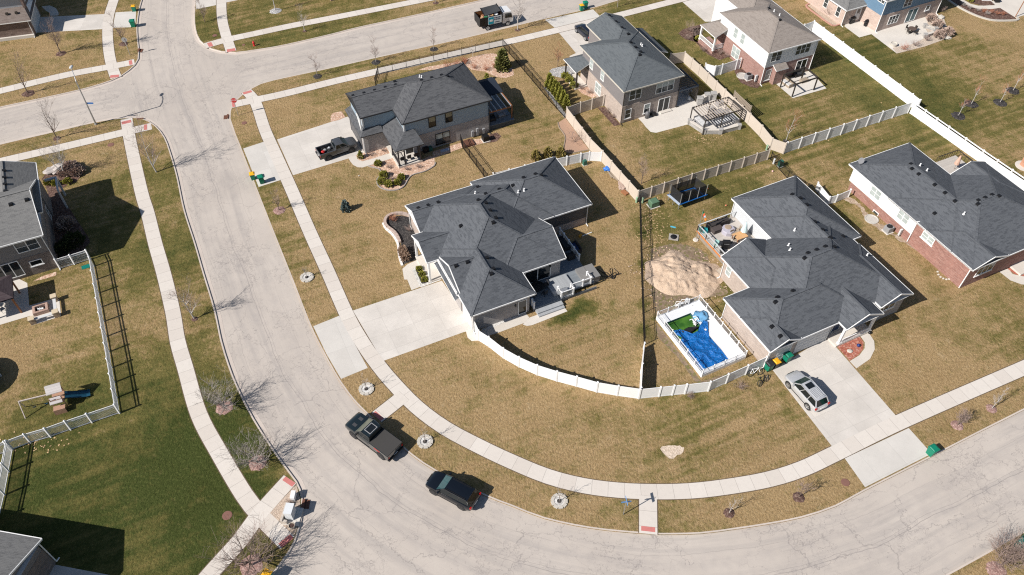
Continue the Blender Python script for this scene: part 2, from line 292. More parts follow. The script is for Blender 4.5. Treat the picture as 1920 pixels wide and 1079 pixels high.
# road sheet with street coordinates
CL1=[(312,-60),(312,0),(313,60),(325,130),(355,220),(397,330),(413.6,387),(433.6,453),(457,510),(482,580),(522,680),(573,769),(623,842),(677,890),(722,930),(797,979),(897,1029),(993,1061),(1100,1085),(1250,1100),(1400,1088),(1500,1068),(1600,1037),(1673,1010),(1764,960),(1832,928),(1920,880),(2100,790),(2300,690)]
CL2=[(-150,270),(0,236),(100,212),(200,187),(345,160),(520,117),(700,75),(900,28),(1100,-22),(1300,-70)]
def cl(px): return [Vector((p.x,p.y)) for p in catmull(Gs(px,RZ),1.0)]
c1=cl(CL1); c2=cl(CL2)
def street(p,c,off):
    bi=min(range(len(c)),key=lambda i:(c[i]-p).length_squared); a=c[max(bi-1,0)]; d=(c[min(bi+1,len(c)-1)]-a).normalized(); r=p-c[bi]
    return bi*1.0+r.dot(d)+off, d.x*r.y-d.y*r.x
st=1.6; xs=[-100+i*st for i in range(int(240/st))]; ys=[22+i*st for i in range(int(165/st))]
vs=[];uvs=[]
for y in ys:
    for x in xs:
        p=Vector((x,y)); a=street(p,c1,0); bb=street(p,c2,500)
        vs.append((x,y,RZ)); uvs.append(a if abs(a[1])<7.5 or abs(a[1])<abs(bb[1]) else bb)
nx=len(xs); fs=[(j*nx+i,j*nx+i+1,(j+1)*nx+i+1,(j+1)*nx+i) for j in range(len(ys)-1) for i in range(nx-1)]
me=bpy.data.meshes.new('road'); me.from_pydata(vs,[],fs); me.materials.append(ROAD); l=me.uv_layers.new(name='UVMap')
for lp in me.loops: l.data[lp.index].uv=uvs[lp.vertex_index]
o=bpy.data.objects.new('road',me); C.objects.link(o); tag(o,kind='structure')
# blocks of lawn bounded by kerbs
def block(name,px,close,flip=1):
    pts=catmull(Gs(px),1.2); poly=[Vector((p.x,p.y)) for p in pts]; full=poly+[Vector(c) for c in close]
    mb=MB(); mb.prism(full,-.28,0.0); tag(mb.build(name,LAWN),kind='structure')
    prof=[(0,.006),(.15,.004),(.19,-.10),(.62,-.112),(.64,-.2)]
    vs=[];fs=[]; n=len(poly); k=len(prof)
    for i,p in enumerate(poly):
        d=(poly[min(i+1,n-1)]-poly[max(i-1,0)]).normalized(); nn=Vector((d.y,-d.x))*flip
        for w,z in prof: vs.append((p.x+nn.x*w,p.y+nn.y*w,z))
    for i in range(n-1):
        for j in range(k-1):
            f=(i*k+j,i*k+j+1,(i+1)*k+j+1,(i+1)*k+j); fs.append(f if flip>0 else f[::-1])
    mb=MB(); mb.add(vs,fs); tag(mb.build('kerb',KERB),kind='structure')
WB=[(-90,295),(0,271.8),(100,248.5),(180,230),(227,222.8),(263.5,222.8),(290,236.8),(307,258.5),(317,285),(330,330),(343.5,393.4),(363.6,456.8),(380,513.5),(400,580),(413,640),(426.7,685),(440,720),(454.5,751),(473.4,786.7),(495.6,822.3),(517.9,855.7),(541,887),(553.8,904.2),(560.5,918.6),(564.2,935),(565,955),(562.7,975),(557,995),(550.5,1015),(539.4,1035),(524,1057),(504,1083),(470,1130),(430,1185)]
block('lawn',WB,[(-160,20),(-160,120)],-1)
NWB=[(290,-70),(275,-35),(264.6,0),(259,22),(255.7,51),(256.8,75.6),(259,95.6),(258,111),(251.3,122.3),(240,132.3),(225.7,142.3),(206.8,151),(171,162.3),(111,176.8),(0,200.5),(-90,222)]
block('lawn',NWB,[(-200,140),(-200,210)],-1)
NB_=[(380,-70),(372,-35),(367.8,0),(366,17.8),(366,44.5),(370,64.5),(375.6,75.6),(385.6,84.5),(397.8,91.2),(415.6,96),(442.3,97.8),(484.6,92.3),(535.7,83.4),(620,64),(673.5,50.5),(790,25.5),(903.6,0),(1000,-22),(1150,-58)]
block('lawn',NB_,[(60,260),(-60,260)],1)
EB=[(1420,-68),(1300,-37),(1160,0),(1111.8,14),(1017.9,35.6),(860,73.5),(700,109),(620,127.2),(566.8,138.5),(513.5,150),(489,156.8),(471.2,165.7),(455.7,175.7),(442.3,187.9),(434.5,197.9),(430.8,209),(430,222.4),(433.4,233),(439,250),(450.3,278),(480,355),(513.4,440),(546.7,523.4),(580,608.5),(605,660),(636.8,716),(666.8,755.7),(693.5,782.4),(728,815),(770,852.4),(820,885.8),(910,930),(960,949.5),(1020,972.5),(1106.8,990.9),(1193.5,1000),(1236.8,1002.5),(1313.6,1000.9),(1380,992.5),(1440,983.4),(1503.8,971),(1567.7,949.8),(1620.9,921),(1754.9,853),(1835.7,811.5),(1920,769),(2050,702),(2250,600)]
block('lawn',EB,[(160,120),(160,260),(75,260)],-1)
SEB=[(1500,1200),(1600,1153),(1700,1113),(1770.5,1079),(1817,1053.5),(1854.7,1032.6),(1887.9,1013),(1920,995),(2050,925),(2250,815)]
block('lawn',SEB,[(120,55),(120,5),(60,5)],1)
# ------------------------------------------------------------------ walks and drives
b=NB('sidewalk_concrete'); U=b.uv(); s_=b.sep(U); P=b.pos(); n=b.noise(P,2.4,4,.65); n3=b.noise(P,22,2); sq=b.math('FLOOR',b.math('DIVIDE',s_[0],1.52)); rnd=b.noise(b.comb(sq,.37,b.noise(P,.02,0)),1.7,0)
col=b.mix(b.mr(rnd,.3,.7),(.585,.53,.475),(.65,.60,.545)); col=b.mix(b.mr(n,.48,.8,0,.4),col,(.48,.44,.40)); col=b.mix(b.math('MULTIPLY',n3,.25),col,(.5,.46,.42))
fr=b.math('FRACT',b.math('DIVIDE',s_[0],1.52)); jt=b.math('ABSOLUTE',b.math('SUBTRACT',fr,.5)); col=b.mix(b.mr(jt,.482,.494,0,.6),col,(.22,.20,.18))
ed=b.math('ABSOLUTE',s_[1]); b.bump(n3,.12,.01); WALK=b.fin(col,.9,0,.2)
RAMPR=plain('tactile_red',(.55,.19,.17),.8,0,.12,4)
def strip(name,px,w,z,mat,step=1.0,ext=0,smooth=True):
    P=Gs(px); pts=[Vector((p.x,p.y)) for p in (catmull(P,step) if smooth else P)]; n=len(pts); vs=[];fs=[];uv=[]; L=0
    for i,p in enumerate(pts):
        d=(pts[min(i+1,n-1)]-pts[max(i-1,0)]).normalized(); nn=Vector((-d.y,d.x))*w/2
        if i: L+=(p-pts[i-1]).length
        for sgn in(1,-1): vs.append((p.x+nn.x*sgn,p.y+nn.y*sgn,z)); uv.append((L,sgn*w/2))
    fs=[(2*i+1,2*i+3,2*i+2,2*i) for i in range(n-1)]
    me=bpy.data.meshes.new(name); me.from_pydata(vs,[],fs); me.materials.append(mat); l=me.uv_layers.new(name='UVMap')
    for lp in me.loops: l.data[lp.index].uv=uv[lp.vertex_index]
    o=bpy.data.objects.new(name,me); C.objects.link(o)
    if name=='sidewalk': strip('soil_edge',px,w+.17,.003 if z<.012 else .0085,EDGE,step,0,smooth)
    return tag(o,kind='structure')
EDGE=plain('soil_edge',(.15,.11,.075),.95,0,.3,6,.1)
S=1.55
strip('sidewalk',[(237,223),(244,265),(265,360),(277,400),(291,457),(307,513.5),(324,585),(333,640),(347,689),(373,777.6),(413,853),(458,928.6),(486,964),(512,991),(539,1018)],S,.010,WALK)
strip('sidewalk',[(544,899),(486,964),(453,1010),(397,1073),(340,1140)],S,.014,WALK)
strip('sidewalk',[(-60,319),(0,303.5),(113.4,277),(226.8,250),(284,237)],S,.014,WALK)
strip('sidewalk',[(225,-30),(213.5,0),(204.6,29),(201.7,53.4),(202.4,80),(205.7,106.7),(211.3,129),(217.5,146)],S,.010,WALK)
strip('sidewalk',[(-60,184),(0,171),(66.7,154.5),(133.4,139),(200,126.7),(233.5,120.2),(252,116.5)],S,.014,WALK)
strip('sidewalk',[(414,-35),(415,0),(415.4,22.2),(417.9,44.5),(424.5,69),(433.6,97)],S,.010,WALK)
strip('sidewalk',[(384,86.5),(426.8,74.5),(477.9,63.4),(544.6,49),(620,34.5),(800,-1),(900,-22),(1000,-43)],S,.014,WALK)
strip('sidewalk',[(462,171.5),(475.7,186),(484.6,206.8),(496.7,244),(516.7,289),(546.7,356),(580,433.4),(613.4,506.8),(650,590),(680,643.5),(710,686),(736.8,718),(780,762.4),(833.6,802.4),(897,836.5),(960,866.3),(1026.7,893.5),(1093.4,910.8),(1160,919.5),(1226.8,922.3),(1293.5,920.8),(1360,913.5),(1440,899.5),(1503.8,879.6),(1567.7,849.8),(1691,790),(1920,690),(2100,612)],S,.010,WALK)
strip('sidewalk',[(434,197),(466.8,190),(500,183.5),(544.6,173.4),(620,154.5),(686.8,139),(860,100),(944.5,80.5),(1043,57.5),(1153.5,30.5),(1260,3.5),(1400,-32)],S,.014,WALK)
strip('sidewalk',[(1215,930),(1215.5,1001.5)],S*1.05,.014,WALK,smooth=False)
strip('sidewalk',[(758,742),(706,783)],S,.014,WALK,smooth=False)
for a,c_ in [((236.5,227),(237.5,232)),((276,238.5),(270,239.5)),((215.5,141),(214,146)),((248,117.2),(242,118.4)),((390,85),(398,83)),((433.8,97),(432.8,92)),((462.8,171.8),(465,175.5)),((435,197),(440,196)),((545,900),(538.5,907)),((539.5,1018.5),(533,1011)),((706,783),(712,778)),((1215.3,997),(1215.3,988))]:
    strip('tactile_pad',[a,c_],1.25,.019,RAMPR,smooth=False)
def sheet(name,px,z,mat,smooth=False,step=.8,uvdir=None):
    P=Gs(px); 
    if smooth: P=catmull(P+[P[0]],step)[:-1]
    pts=[Vector((p.x,p.y)) for p in P]
    if area2(pts)<0: pts.reverse()
    me=bpy.data.meshes.new(name); me.from_pydata([(p.x,p.y,z) for p in pts],[],[range(len(pts))]); me.materials.append(mat); l=me.uv_layers.new(name='UVMap')
    a=R(uvdir or 26); ca,sa=math.cos(a),math.sin(a)
    for lp in me.loops: c=me.vertices[lp.vertex_index].co; l.data[lp.index].uv=(c.x*ca+c.y*sa,-c.x*sa+c.y*ca)
    o=bpy.data.objects.new(name,me); C.objects.link(o); return tag(o,kind='structure')
DRV=concrete('driveway_concrete',(.60,.56,.515),(2.9,2.35,.03,.12),.11); APR=concrete('apron_concrete',(.60,.57,.53),(3.4,3.6,.025,.10)); WARM=concrete('warm_concrete',(.62,.555,.49),(3.2,2.2,.03,.3))
q=Zm(480,360,2.998)
sheet('driveway',[q(545,668),q(1045,500),q(1140,640),q(1225,778),q(1170,788),q(712,952)],.006,DRV)
sheet('driveway',[q(322,756),q(468,697),q(628,990),q(478,1052),q(395,910)],.006,APR)
q=Zm(1420,600,4.497)
sheet('driveway',[q(130,425),q(585,140),(1683.5,784),(1562,840)],.006,DRV,uvdir=26)
sheet('driveway',[(1584,860),(1703.8,803),(1747,851),(1622,914)],.006,APR)
sheet('driveway',[(519.5,262),(652,219),(700,270),(680,289),(653.4,297.5),(549.4,329)],.006,DRV)
sheet('driveway',[(456,279),(497,265.5),(526,338),(485,351)],.006,APR)
sheet('driveway',[(1022,37.6),(1112,18),(1128,34),(1043,55)],.006,APR)
sheet('driveway',[(1046,59.5),(1128,36),(1190,100),(1090,112)],.006,DRV)
sheet('driveway',[(1276,1),(1322,41),(1420,40),(1400,-60),(1200,-48)],.006,DRV)
q=Zm(0,0,4.497)
sheet('driveway',[q(300,148),q(895,120),q(862,248),q(300,278)],.006,DRV,uvdir=8)
sheet('driveway',[q(975,106),q(1148,96),q(1140,231),q(950,236)],.006,APR,uvdir=8)
sheet('driveway',[q(350,55),q(420,48),q(470,70),q(493,105),q(493,132),q(425,136),q(420,110),q(385,92)],.008,CONC)
sheet('driveway',[(367.5,0),(405,-12),(405,10),(367.5,18)],.006,DRV); sheet('driveway',[(424,-12),(424,5),(453,-1),(500,-14),(500,-40)],.006,DRV)
q=Zm(0,840,4.516); sheet('driveway',[q(300,960),q(405,978),q(950,1082),q(1000,1300),q(200,1300)],.006,DRV)

def ragged(name,px,z,mat,smooth=True,amp=.32):
    from mathutils import noise as _n
    P=catmull([Vector((p.x,p.y,0)) for p in Gs(px+[px[0]])],.22)[:-1]; out=[]
    for p in P: out.append((p.x+amp*(_n.noise(Vector((p.x*1.3,p.y*1.3,1)))+.6*_n.noise(Vector((p.x*3.6,p.y*3.6,4)))),p.y+amp*(_n.noise(Vector((p.x*1.3,p.y*1.3,9)))+.6*_n.noise(Vector((p.x*3.6,p.y*3.6,7))))))
    if area2(out)<0: out.reverse()
    mb=MB(); mb.poly([(x,y,z) for x,y in out]); return tag(mb.build(name,mat),kind='structure')
# ------------------------------------------------------------------ house kit
SH_CHAR=shingle('shingles_charcoal',(.052,.057,.066),(.082,.089,.102),(.15,.16,.175)); SH_NAVY=shingle('shingles_black',(.045,.047,.053),(.075,.078,.086),(.15,.153,.16))
SH_SLATE=shingle('shingles_slate',(.075,.085,.095),(.105,.118,.13),(.15,.165,.175)); SH_BROWN=shingle('shingles_taupe',(.20,.17,.15),(.27,.235,.21),(.34,.30,.27)); SH_GREY=shingle('shingles_grey',(.12,.12,.122),(.185,.183,.182),(.25,.247,.24)); SH_DKBROWN=shingle('shingles_brown',(.13,.10,.085),(.19,.15,.13),(.25,.21,.19))
BR_GREY=bricks('brick_grey',(.30,.275,.265),(.42,.39,.375),(.47,.45,.43)); BR_TAN=bricks('brick_tan',(.36,.29,.25),(.47,.39,.34),(.52,.46,.41)); BR_RED=bricks('brick_red',(.24,.105,.085),(.36,.185,.15),(.48,.40,.36),.3,.1); BR_RED2=bricks('brick_rose',(.25,.125,.105),(.37,.21,.18),(.45,.37,.33)); BR_DARK=bricks('brick_umber',(.13,.105,.095),(.23,.19,.17),(.28,.25,.23)); BR_PINK=bricks('brick_blush',(.46,.34,.285),(.56,.44,.38),(.58,.5,.45)); BR_DBROWN=bricks('brick_mixed_brown',(.13,.085,.07),(.23,.16,.135),(.33,.28,.25),.3,.1,large=.6)
SD_BLUE=siding('siding_blue_grey',(.30,.375,.44)); SD_GREY=siding('siding_grey',(.215,.20,.20)); SD_WHITE=siding('siding_white',(.74,.74,.74)); SD_TAUPE=siding('siding_taupe',(.20,.19,.19)); SD_SKY=siding('siding_sky_blue',(.13,.22,.32)); SD_PALE=siding('siding_pale_grey',(.56,.58,.60)); SD_DARK=siding('siding_charcoal',(.09,.09,.095)); SD_STEEL=siding('siding_steel',(.36,.37,.39))
class House:
    def __init__(s,label,o,z,a,b,group='houses of the subdivision',cat='house',name='house'):
        s.z=z; O=G(*o,z); A=G(*a,z); B=G(*b,z); d=(B-A).normalized()
        s.th=math.atan2(d.y,d.x); s.o=Vector((O.x,O.y,0)); s.u=Vector((d.x,d.y,0)); s.v=Vector((-d.y,d.x,0))
        s.root=thing(name,label,cat,s.o,s.th,group); s.rects=[]; s.gable=MB()
        s.roofm=MB(); s.fas=MB()
    def loc(s,p): d=Vector(p)-s.o; return Vector((d.dot(s.u),d.dot(s.v),p[2]))
    def at(s,x,y,z=0): return s.loc(G(x,y,z))
    def w(s,u,v,z=0): q=s.o+s.u*u+s.v*v; return Vector((q.x,q.y,z))
    def hit(s,face,val,x,y):            # image point on a wall plane -> (along, z)
        c=s.loc(Vector((0,0,CAM_H))); d=ray(x,y); d=Vector((d.dot(s.u),d.dot(s.v),d.z)); k=0 if face in 'WE' else 1
        t=(val-c[k])/d[k]; p=c+d*t; return p[1-k],p.z
    def roof(s,u0,u1,v0,v1,p=.5,gab='',axis=None,z=None,tri=None,ov=.38):
        z=(s.z if z is None else z)+len(s.rects)*.007
        axis=axis or ('u' if (u1-u0)>=(v1-v0) else 'v')
        s.rects.append((u0,u1,v0,v1,z,p,gab,axis)); m=s.roofm
        if axis=='u': h=(v1-v0)/2; T=lambda a,b,c:(a,b,c); A0,A1,B0,B1=u0,u1,v0,v1; g0,g1='W' in gab,'E' in gab
        else: h=(u1-u0)/2; T=lambda a,b,c:(b,a,c); A0,A1,B0,B1=v0,v1,u0,u1; g0,g1='S' in gab,'N' in gab
        zr=z+p*h; bm_=(B0+B1)/2; r0=A0 if g0 else A0+h; r1=A1 if g1 else A1-h
        c=[T(A0,B0,z),T(A1,B0,z),T(A1,B1,z),T(A0,B1,z)]; R0=T(r0,bm_,zr); R1=T(r1,bm_,zr)
        def add(mb,pts):
            a,b_,c_=Vector(pts[0]),Vector(pts[1]),Vector(pts[2])
            if (b_-a).cross(c_-a).z<0: pts=pts[::-1]
            mb.poly(pts)
        add(m,[c[0],c[1],R1,R0]); add(m,[c[2],c[3],R0,R1])
        if not g0: add(m,[c[3],c[0],R0])
        if not g1: add(m,[c[1],c[2],R1])
        cap=lambda a,b_: m.bar(Vector(a)+Vector((0,0,.006)),Vector(b_)+Vector((0,0,.006)),.26,.03,1)
        cap(R0,R1)
        if not g0: cap(c[0],R0); cap(c[3],R0)
        if not g1: cap(c[1],R1); cap(c[2],R1)
        f=s.fas
        def edge(a,b_,out):
            o=Vector(out)*.03; a=Vector(a)+o; b_=Vector(b_)+o; f.bar(a-Vector((0,0,.075)),b_-Vector((0,0,.075)),.07,.17)
        ex=Vector(T(1,0,0)); ey=Vector(T(0,1,0))
        edge(c[0],c[1],-ey); edge(c[3],c[2],ey)
        if g0: edge(c[0],R0,-ex); edge(c[3],R0,-ex)
        else: edge(c[0],c[3],-ex)
        if g1: edge(c[1],R1,ex); edge(c[2],R1,ex)
        else: edge(c[1],c[2],ex)
        f.poly([(x,y,z-.12) for x,y,_ in c][::-1])
        for g_,A,sg in((g0,A0,1),(g1,A1,-1)):
            if g_:
                k=A+sg*ov; k2=A+sg*(ov+.25); t=[(B0+ov,z-.1),(B1-ov,z-.1),(bm_,zr-p*ov)]
                pts=[T(k,b_,zz) for b_,zz in t]; pts2=[T(k2,b_,zz) for b_,zz in t]
                s.gable.add(pts+pts2,[(0,1,2),(5,4,3),(0,3,4,1),(1,4,5,2),(2,5,3,0)],tri or 0)
    def rz(s,u,v):
        best=-9
        for u0,u1,v0,v1,z,p,gab,axis in s.rects:
            if u0<=u<=u1 and v0<=v<=v1:
                ds=[u-u0,u1-u,v-v0,v1-v]
                if axis=='u': ds=[ds[2],ds[3]]+([] if 'W' in gab else [ds[0]])+([] if 'E' in gab else [ds[1]])
                else: ds=[ds[0],ds[1]]+([] if 'S' in gab else [ds[2]])+([] if 'N' in gab else [ds[3]])
                best=max(best,z+p*min(ds))
        return best
    def roofhit(s,x,y):
        z=10.0
        while z>1:
            p=s.at(x,y,z)
            if s.rz(p.x,p.y)>=z: return p
            z-=.02
        return None
    def finish(s,shing,trim,gable=None,cap=None):
        s.roofm.build('roof',[shing,cap or shing],s.root); s.fas.build('fascia',trim,s.root)
        if s.gable.v: s.gable.build('gable_wall',gable if isinstance(gable,list) else [gable or trim],s.root)
    def vents(s,pts,mat=None,size=.42):
        for x,y in pts:
            p=s.roofhit(x,y)
            if p:
                mb=MB(); mb.cbox((p.x,p.y,p.z-.12),(size,size,.26),0,0,.8); mb.cbox((p.x,p.y,p.z+.13),(size*.86,size*.86,.035)); mb.build('roof_vent',mat or BLK,s.root)
    def pipes(s,pts):
        for x,y in pts:
            p=s.roofhit(x,y)
            if p: mb=MB(); mb.cyl((p.x,p.y,p.z-.1),.085,.085,.45,10); mb.cyl((p.x,p.y,p.z-.03),.16,.10,.1,10); mb.build('vent_pipe',WHITE,s.root)
    def wall(s,name,mats,u0,u1,v0,v1,z0,z1,mi=0):
        mb=MB(); mb.box(u0,v0,z0,u1,v1,z1); return mb.build(name,mats,s.root)
    def fr(s,face,val):     # matrix from (along, out, z) to local
        if face=='S': return Matrix(((1,0,0,0),(0,-1,0,val),(0,0,1,0),(0,0,0,1)))
        if face=='N': return Matrix(((-1,0,0,0),(0,1,0,val),(0,0,1,0),(0,0,0,1)))
        if face=='W': return Matrix(((0,-1,0,val),(1,0,0,0),(0,0,1,0),(0,0,0,1)))
        return Matrix(((0,1,0,val),(1,0,0,0),(0,0,1,0),(0,0,0,1)))
    def win(s,face,val,xy,w,h,cols=2,rows=2,fm=None,gm=None,gm2=None,sill=None,al=None,name='window',arch=False):
        a,z=al if al else s.hit(face,val,*xy); M=s.fr(face,val); fm=fm or TRIM; gm=gm or GLASS; t=.085
        mb=MB(); x0,x1,z0,z1=a-w/2,a+w/2,z-h/2,z+h/2
        def bx(a0,o0,c0,a1,o1,c1,mm,mi=0):
            lo=M@Vector((a0,o0,c0)); hi=M@Vector((a1,o1,c1)); mm.box(min(lo.x,hi.x),min(lo.y,hi.y),min(lo.z,hi.z),max(lo.x,hi.x),max(lo.y,hi.y),max(lo.z,hi.z),mi)
        bx(x0,-.03,z0-t,x1,.06,z0,mb); bx(x0,-.03,z1,x1,.06,z1+t,mb); bx(x0-t,-.03,z0-t,x0,.06,z1+t,mb); bx(x1,-.03,z0-t,x1+t,.06,z1+t,mb)
        for i in range(1,cols): xx=x0+w*i/cols; bx(xx-.045,-.03,z0,xx+.045,.055,z1,mb)
        if sill: bx(x0-t-.08,-.03,z0-t-.1,x1+t+.08,.11,z0-t,mb)
        wf=mb.build(name,fm,s.root)
        mb=MB(); cw=w/cols
        for i in range(cols):
            for j in range(rows):
                c0=x0+cw*i+(.045 if i else 0); c1=x0+cw*(i+1)-(.045 if i<cols-1 else 0); d0=z0+h*j/rows; d1=z0+h*(j+1)/rows-(.05 if j<rows-1 else 0)
                bx(c0,-.03,d0,c1,.02+.012*j,d1,mb,1 if (gm2 and j==rows-1) else 0)
                if j<rows-1: bx(c0,-.03,d1,c1,.045,d1+.05,mb,2)
        mb.build('pane',[gm,gm2 or gm,fm],wf); return wf
    def door(s,face,val,xy=None,w=.95,h=2.1,mat=None,al=None,name='door',fm=None):
        a,z=al if al else s.hit(face,val,*xy); M=s.fr(face,val); z0=max(z-h/2,.0); mb=MB()
        def bx(a0,o0,c0,a1,o1,c1,mi=0):
            lo=M@Vector((a0,o0,c0)); hi=M@Vector((a1,o1,c1)); mb.box(min(lo.x,hi.x),min(lo.y,hi.y),min(lo.z,hi.z),max(lo.x,hi.x),max(lo.y,hi.y),max(lo.z,hi.z),mi)
        bx(a-w/2,-.03,z0,a+w/2,.035,z0+h); bx(a-w/2-.1,-.03,z0,a-w/2,.06,z0+h+.1,1); bx(a+w/2,-.03,z0,a+w/2+.1,.06,z0+h+.1,1); bx(a-w/2,-.03,z0+h,a+w/2,.06,z0+h+.1,1)
        bx(a-w*.3,.0,z0+h*.55,a+w*.3,.05,z0+h*.9,2); bx(a-w*.3,.0,z0+.15,a+w*.3,.045,z0+h*.45); bx(a+w*.36,.0,z0+h*.42,a+w*.42,.09,z0+h*.5,3)
        return mb.build(name,[mat or TRIM,fm or TRIM,GLASS,GALV],s.root)
    def garage(s,face,val,a0,a1,h=2.15,mat=None,n=4,z0=.02):
        M=s.fr(face,val); mb=MB()
        def bx(x0,o0,c0,x1,o1,c1,mi=0):
            lo=M@Vector((x0,o0,c0)); hi=M@Vector((x1,o1,c1)); mb.box(min(lo.x,hi.x),min(lo.y,hi.y),min(lo.z,hi.z),max(lo.x,hi.x),max(lo.y,hi.y),max(lo.z,hi.z),mi)
        for i in range(n):
            bx(a0,-.02,z0+h*i/n,a1,.03,z0+h*(i+1)/n-.02)
            k=max(2,int((a1-a0)/.8))
            for j in range(k): x=a0+(a1-a0)*j/k; bx(x+.1,0,z0+h*i/n+.1,x+(a1-a0)/k-.1,.045,z0+h*(i+1)/n-.12)
        g_=mb.build('garage_door',mat or WHITE,s.root); mb=MB()
        bx(a0-.14,-.02,z0,a0,.07,z0+h+.16); bx(a1,-.02,z0,a1+.14,.07,z0+h+.16); bx(a0,-.02,z0+h,a1,.07,z0+h+.16)
        mb.build('door_frame',mat or WHITE,g_); return g_
    def spout(s,u,v,z1,mat=None,z0=0,kick=(0,-.5)):
        mb=MB(); mb.bar((u,v,z0+.1),(u,v,z1),.09,.07); mb.bar((u,v,z0+.12),(u+kick[0],v+kick[1],z0+.05),.09,.07); mb.build('downspout',mat or TRIM,s.root)
    def post(s,u,v,z0,z1,w=.2,mat=None):
        mb=MB(); mb.cbox((u,v,z0),(w,w,z1-z0)); mb.cbox((u,v,z0),(w*1.4,w*1.4,.18)); mb.cbox((u,v,z1-.16),(w*1.35,w*1.35,.16)); mb.build('porch_post',mat or TRIM,s.root)
    def roofpolys(s,polys,name='porch_roof',mats=None,th=.14,trim=None,parent=None):
        mb=MB()
        for pts in polys:
            P=[Vector(p) for p in pts]; n=(P[1]-P[0]).cross(P[2]-P[0])
            if n.z<0: P.reverse()
            k=len(P); D=Vector((0,0,-th)); mb.add(P+[p+D for p in P],[tuple(range(k))],0); mb.add(P+[p+D for p in P],[tuple(range(2*k-1,k-1,-1))]+[(i,i+k,(i+1)%k+k,(i+1)%k) for i in range(k)],1)
        return mb.build(name,mats or [SH_CHAR,TRIM],parent or s.root)
    def slab(s,u0,u1,v0,v1,z1,mat=None,name='porch_slab'):
        mb=MB(); mb.box(u0,v0,-.2,u1,v1,z1); return mb.build(name,mat or CONC,s.root)
# ------------------------------------------------------------------ house with the blue-grey walls and black roof
q=Zm(620,100,4.497); r=Zm(630,170,8.994)
hA=House('two-storey house in blue-grey siding over grey brick with a black roof',q(1360,392),5.45,q(600,600),q(1360,392))
h=hA; BLKW=plain('black_window_frame',(.016,.016,.018),.4,0,.05,3); BEIGEG=glass('drawn_beige_blind',(.24,.22,.15),.3)
h.roof(-12.63,0,0,9.57,.44); h.roof(-17.05,-6,3.45,9.42,.44,'W','u')
h.wall('brick_wall',BR_GREY,-12.28,-.35,.35,9.2,-.2,2.75); h.wall('siding_wall',SD_BLUE,-12.25,-.38,.38,9.17,2.75,5.4)
h.wall('brick_wall',BR_GREY,-17.2,-12.3,3.1,9.1,-.2,2.95); h.wall('siding_wall',SD_BLUE,-16.7,-12.3,3.85,9.05,2.95,5.4)
h.finish(SH_NAVY,CHAR,[SD_BLUE])
h.roofpolys([[(-17.55,2.76,3.0),(-17.55,9.45,3.0),(-16.69,9.45,3.42),(-16.69,3.86,3.42)],[(-17.55,2.76,3.0),(-14.4,2.76,3.0),(-14.4,3.86,3.42),(-16.69,3.86,3.42)]],'skirt_roof',[SH_NAVY,CHAR])
h.roofpolys([[(-14.53,-1.92,3.01),(-10.54,-1.92,3.01),(-11.0,.36,4.0),(-12.26,.36,4.0)],[(-14.53,-1.92,3.01),(-14.53,3.86,3.01),(-12.26,3.86,4.0),(-12.26,.36,4.0)]],'porch_roof',[SH_NAVY,CHAR])
h.slab(-14.2,-10.9,-1.75,.35,.3); h.slab(-14.2,-12.3,.35,3.1,.3)
for u,v in((-14.05,-1.6),(-13.2,-1.6),(-11.1,-1.6),(-11.1,-.9),(-14.05,.9)): h.post(u,v,.3,2.9,.16,CHAR)
mb=MB(); mb.bar((-14.05,-1.6,1.2),(-14.05,.9,1.2),.06,.06); mb.bar((-14.05,-1.6,.45),(-14.05,.9,.45),.05,.05)
for i in range(20): mb.bar((-14.05,-1.6+i*.13,.45),(-14.05,-1.6+i*.13,1.2),.025,.025)
mb.build('railing',CHAR,h.root)
h.door('S',.35,None,1.0,2.1,plain('black_door',(.02,.02,.02),.4,0,.05,3),al=(-11.9,1.35))
for xy in(q(855,578),q(996,537)): h.win('S',.36,xy,.85,1.5,1,2,BLKW,GLASSD,BEIGEG)
h.win('S',.33,q(945,712),1.9,1.55,2,2,BLKW,GLASS,GLASSL,True)
for u,v,z0,z1 in((-16.72,3.83,3.3,5.4),(-12.27,.36,3.9,5.4)):
    mb=MB(); mb.box(u-.1,v-.1,z0,u+.1,v+.1,z1); mb.build('corner_board',LGREY,h.root)
mb=MB(); mb.bar((-17.06,3.6,3.45),(-17.06,3.6,5.35),.16,.16); mb.bar((-17.06,4.9,5.3),(-17.06,3.6,3.5),.14,.2); mb.build('gable_bracket',TRIM,h.root)
h.spout(-.3,.28,5.3,CHAR); h.spout(-17.15,3.0,2.9,LGREY); h.garage('W',-17.2,3.9,8.7,2.2,plain('dark_garage_door',(.10,.10,.105),.5,0,.05,3))
h.vents([q(*p) for p in((190,362),(282,340),(372,316),(462,292),(548,270),(542,243),(768,232),(852,210),(935,188),(985,196))]); h.pipes([q(751,203),q(768,208)])
for x,y,hh in((1195,697,.9),(1235,690,1.1),(1288,672,.8)):
    a,z=h.hit('S',.3,*q(x,y)); mb=MB(); mb.cbox((a,.2,max(.2,z-hh/2)),(.3,.22,hh)); mb.build('meter_box',GREYP,h.root)
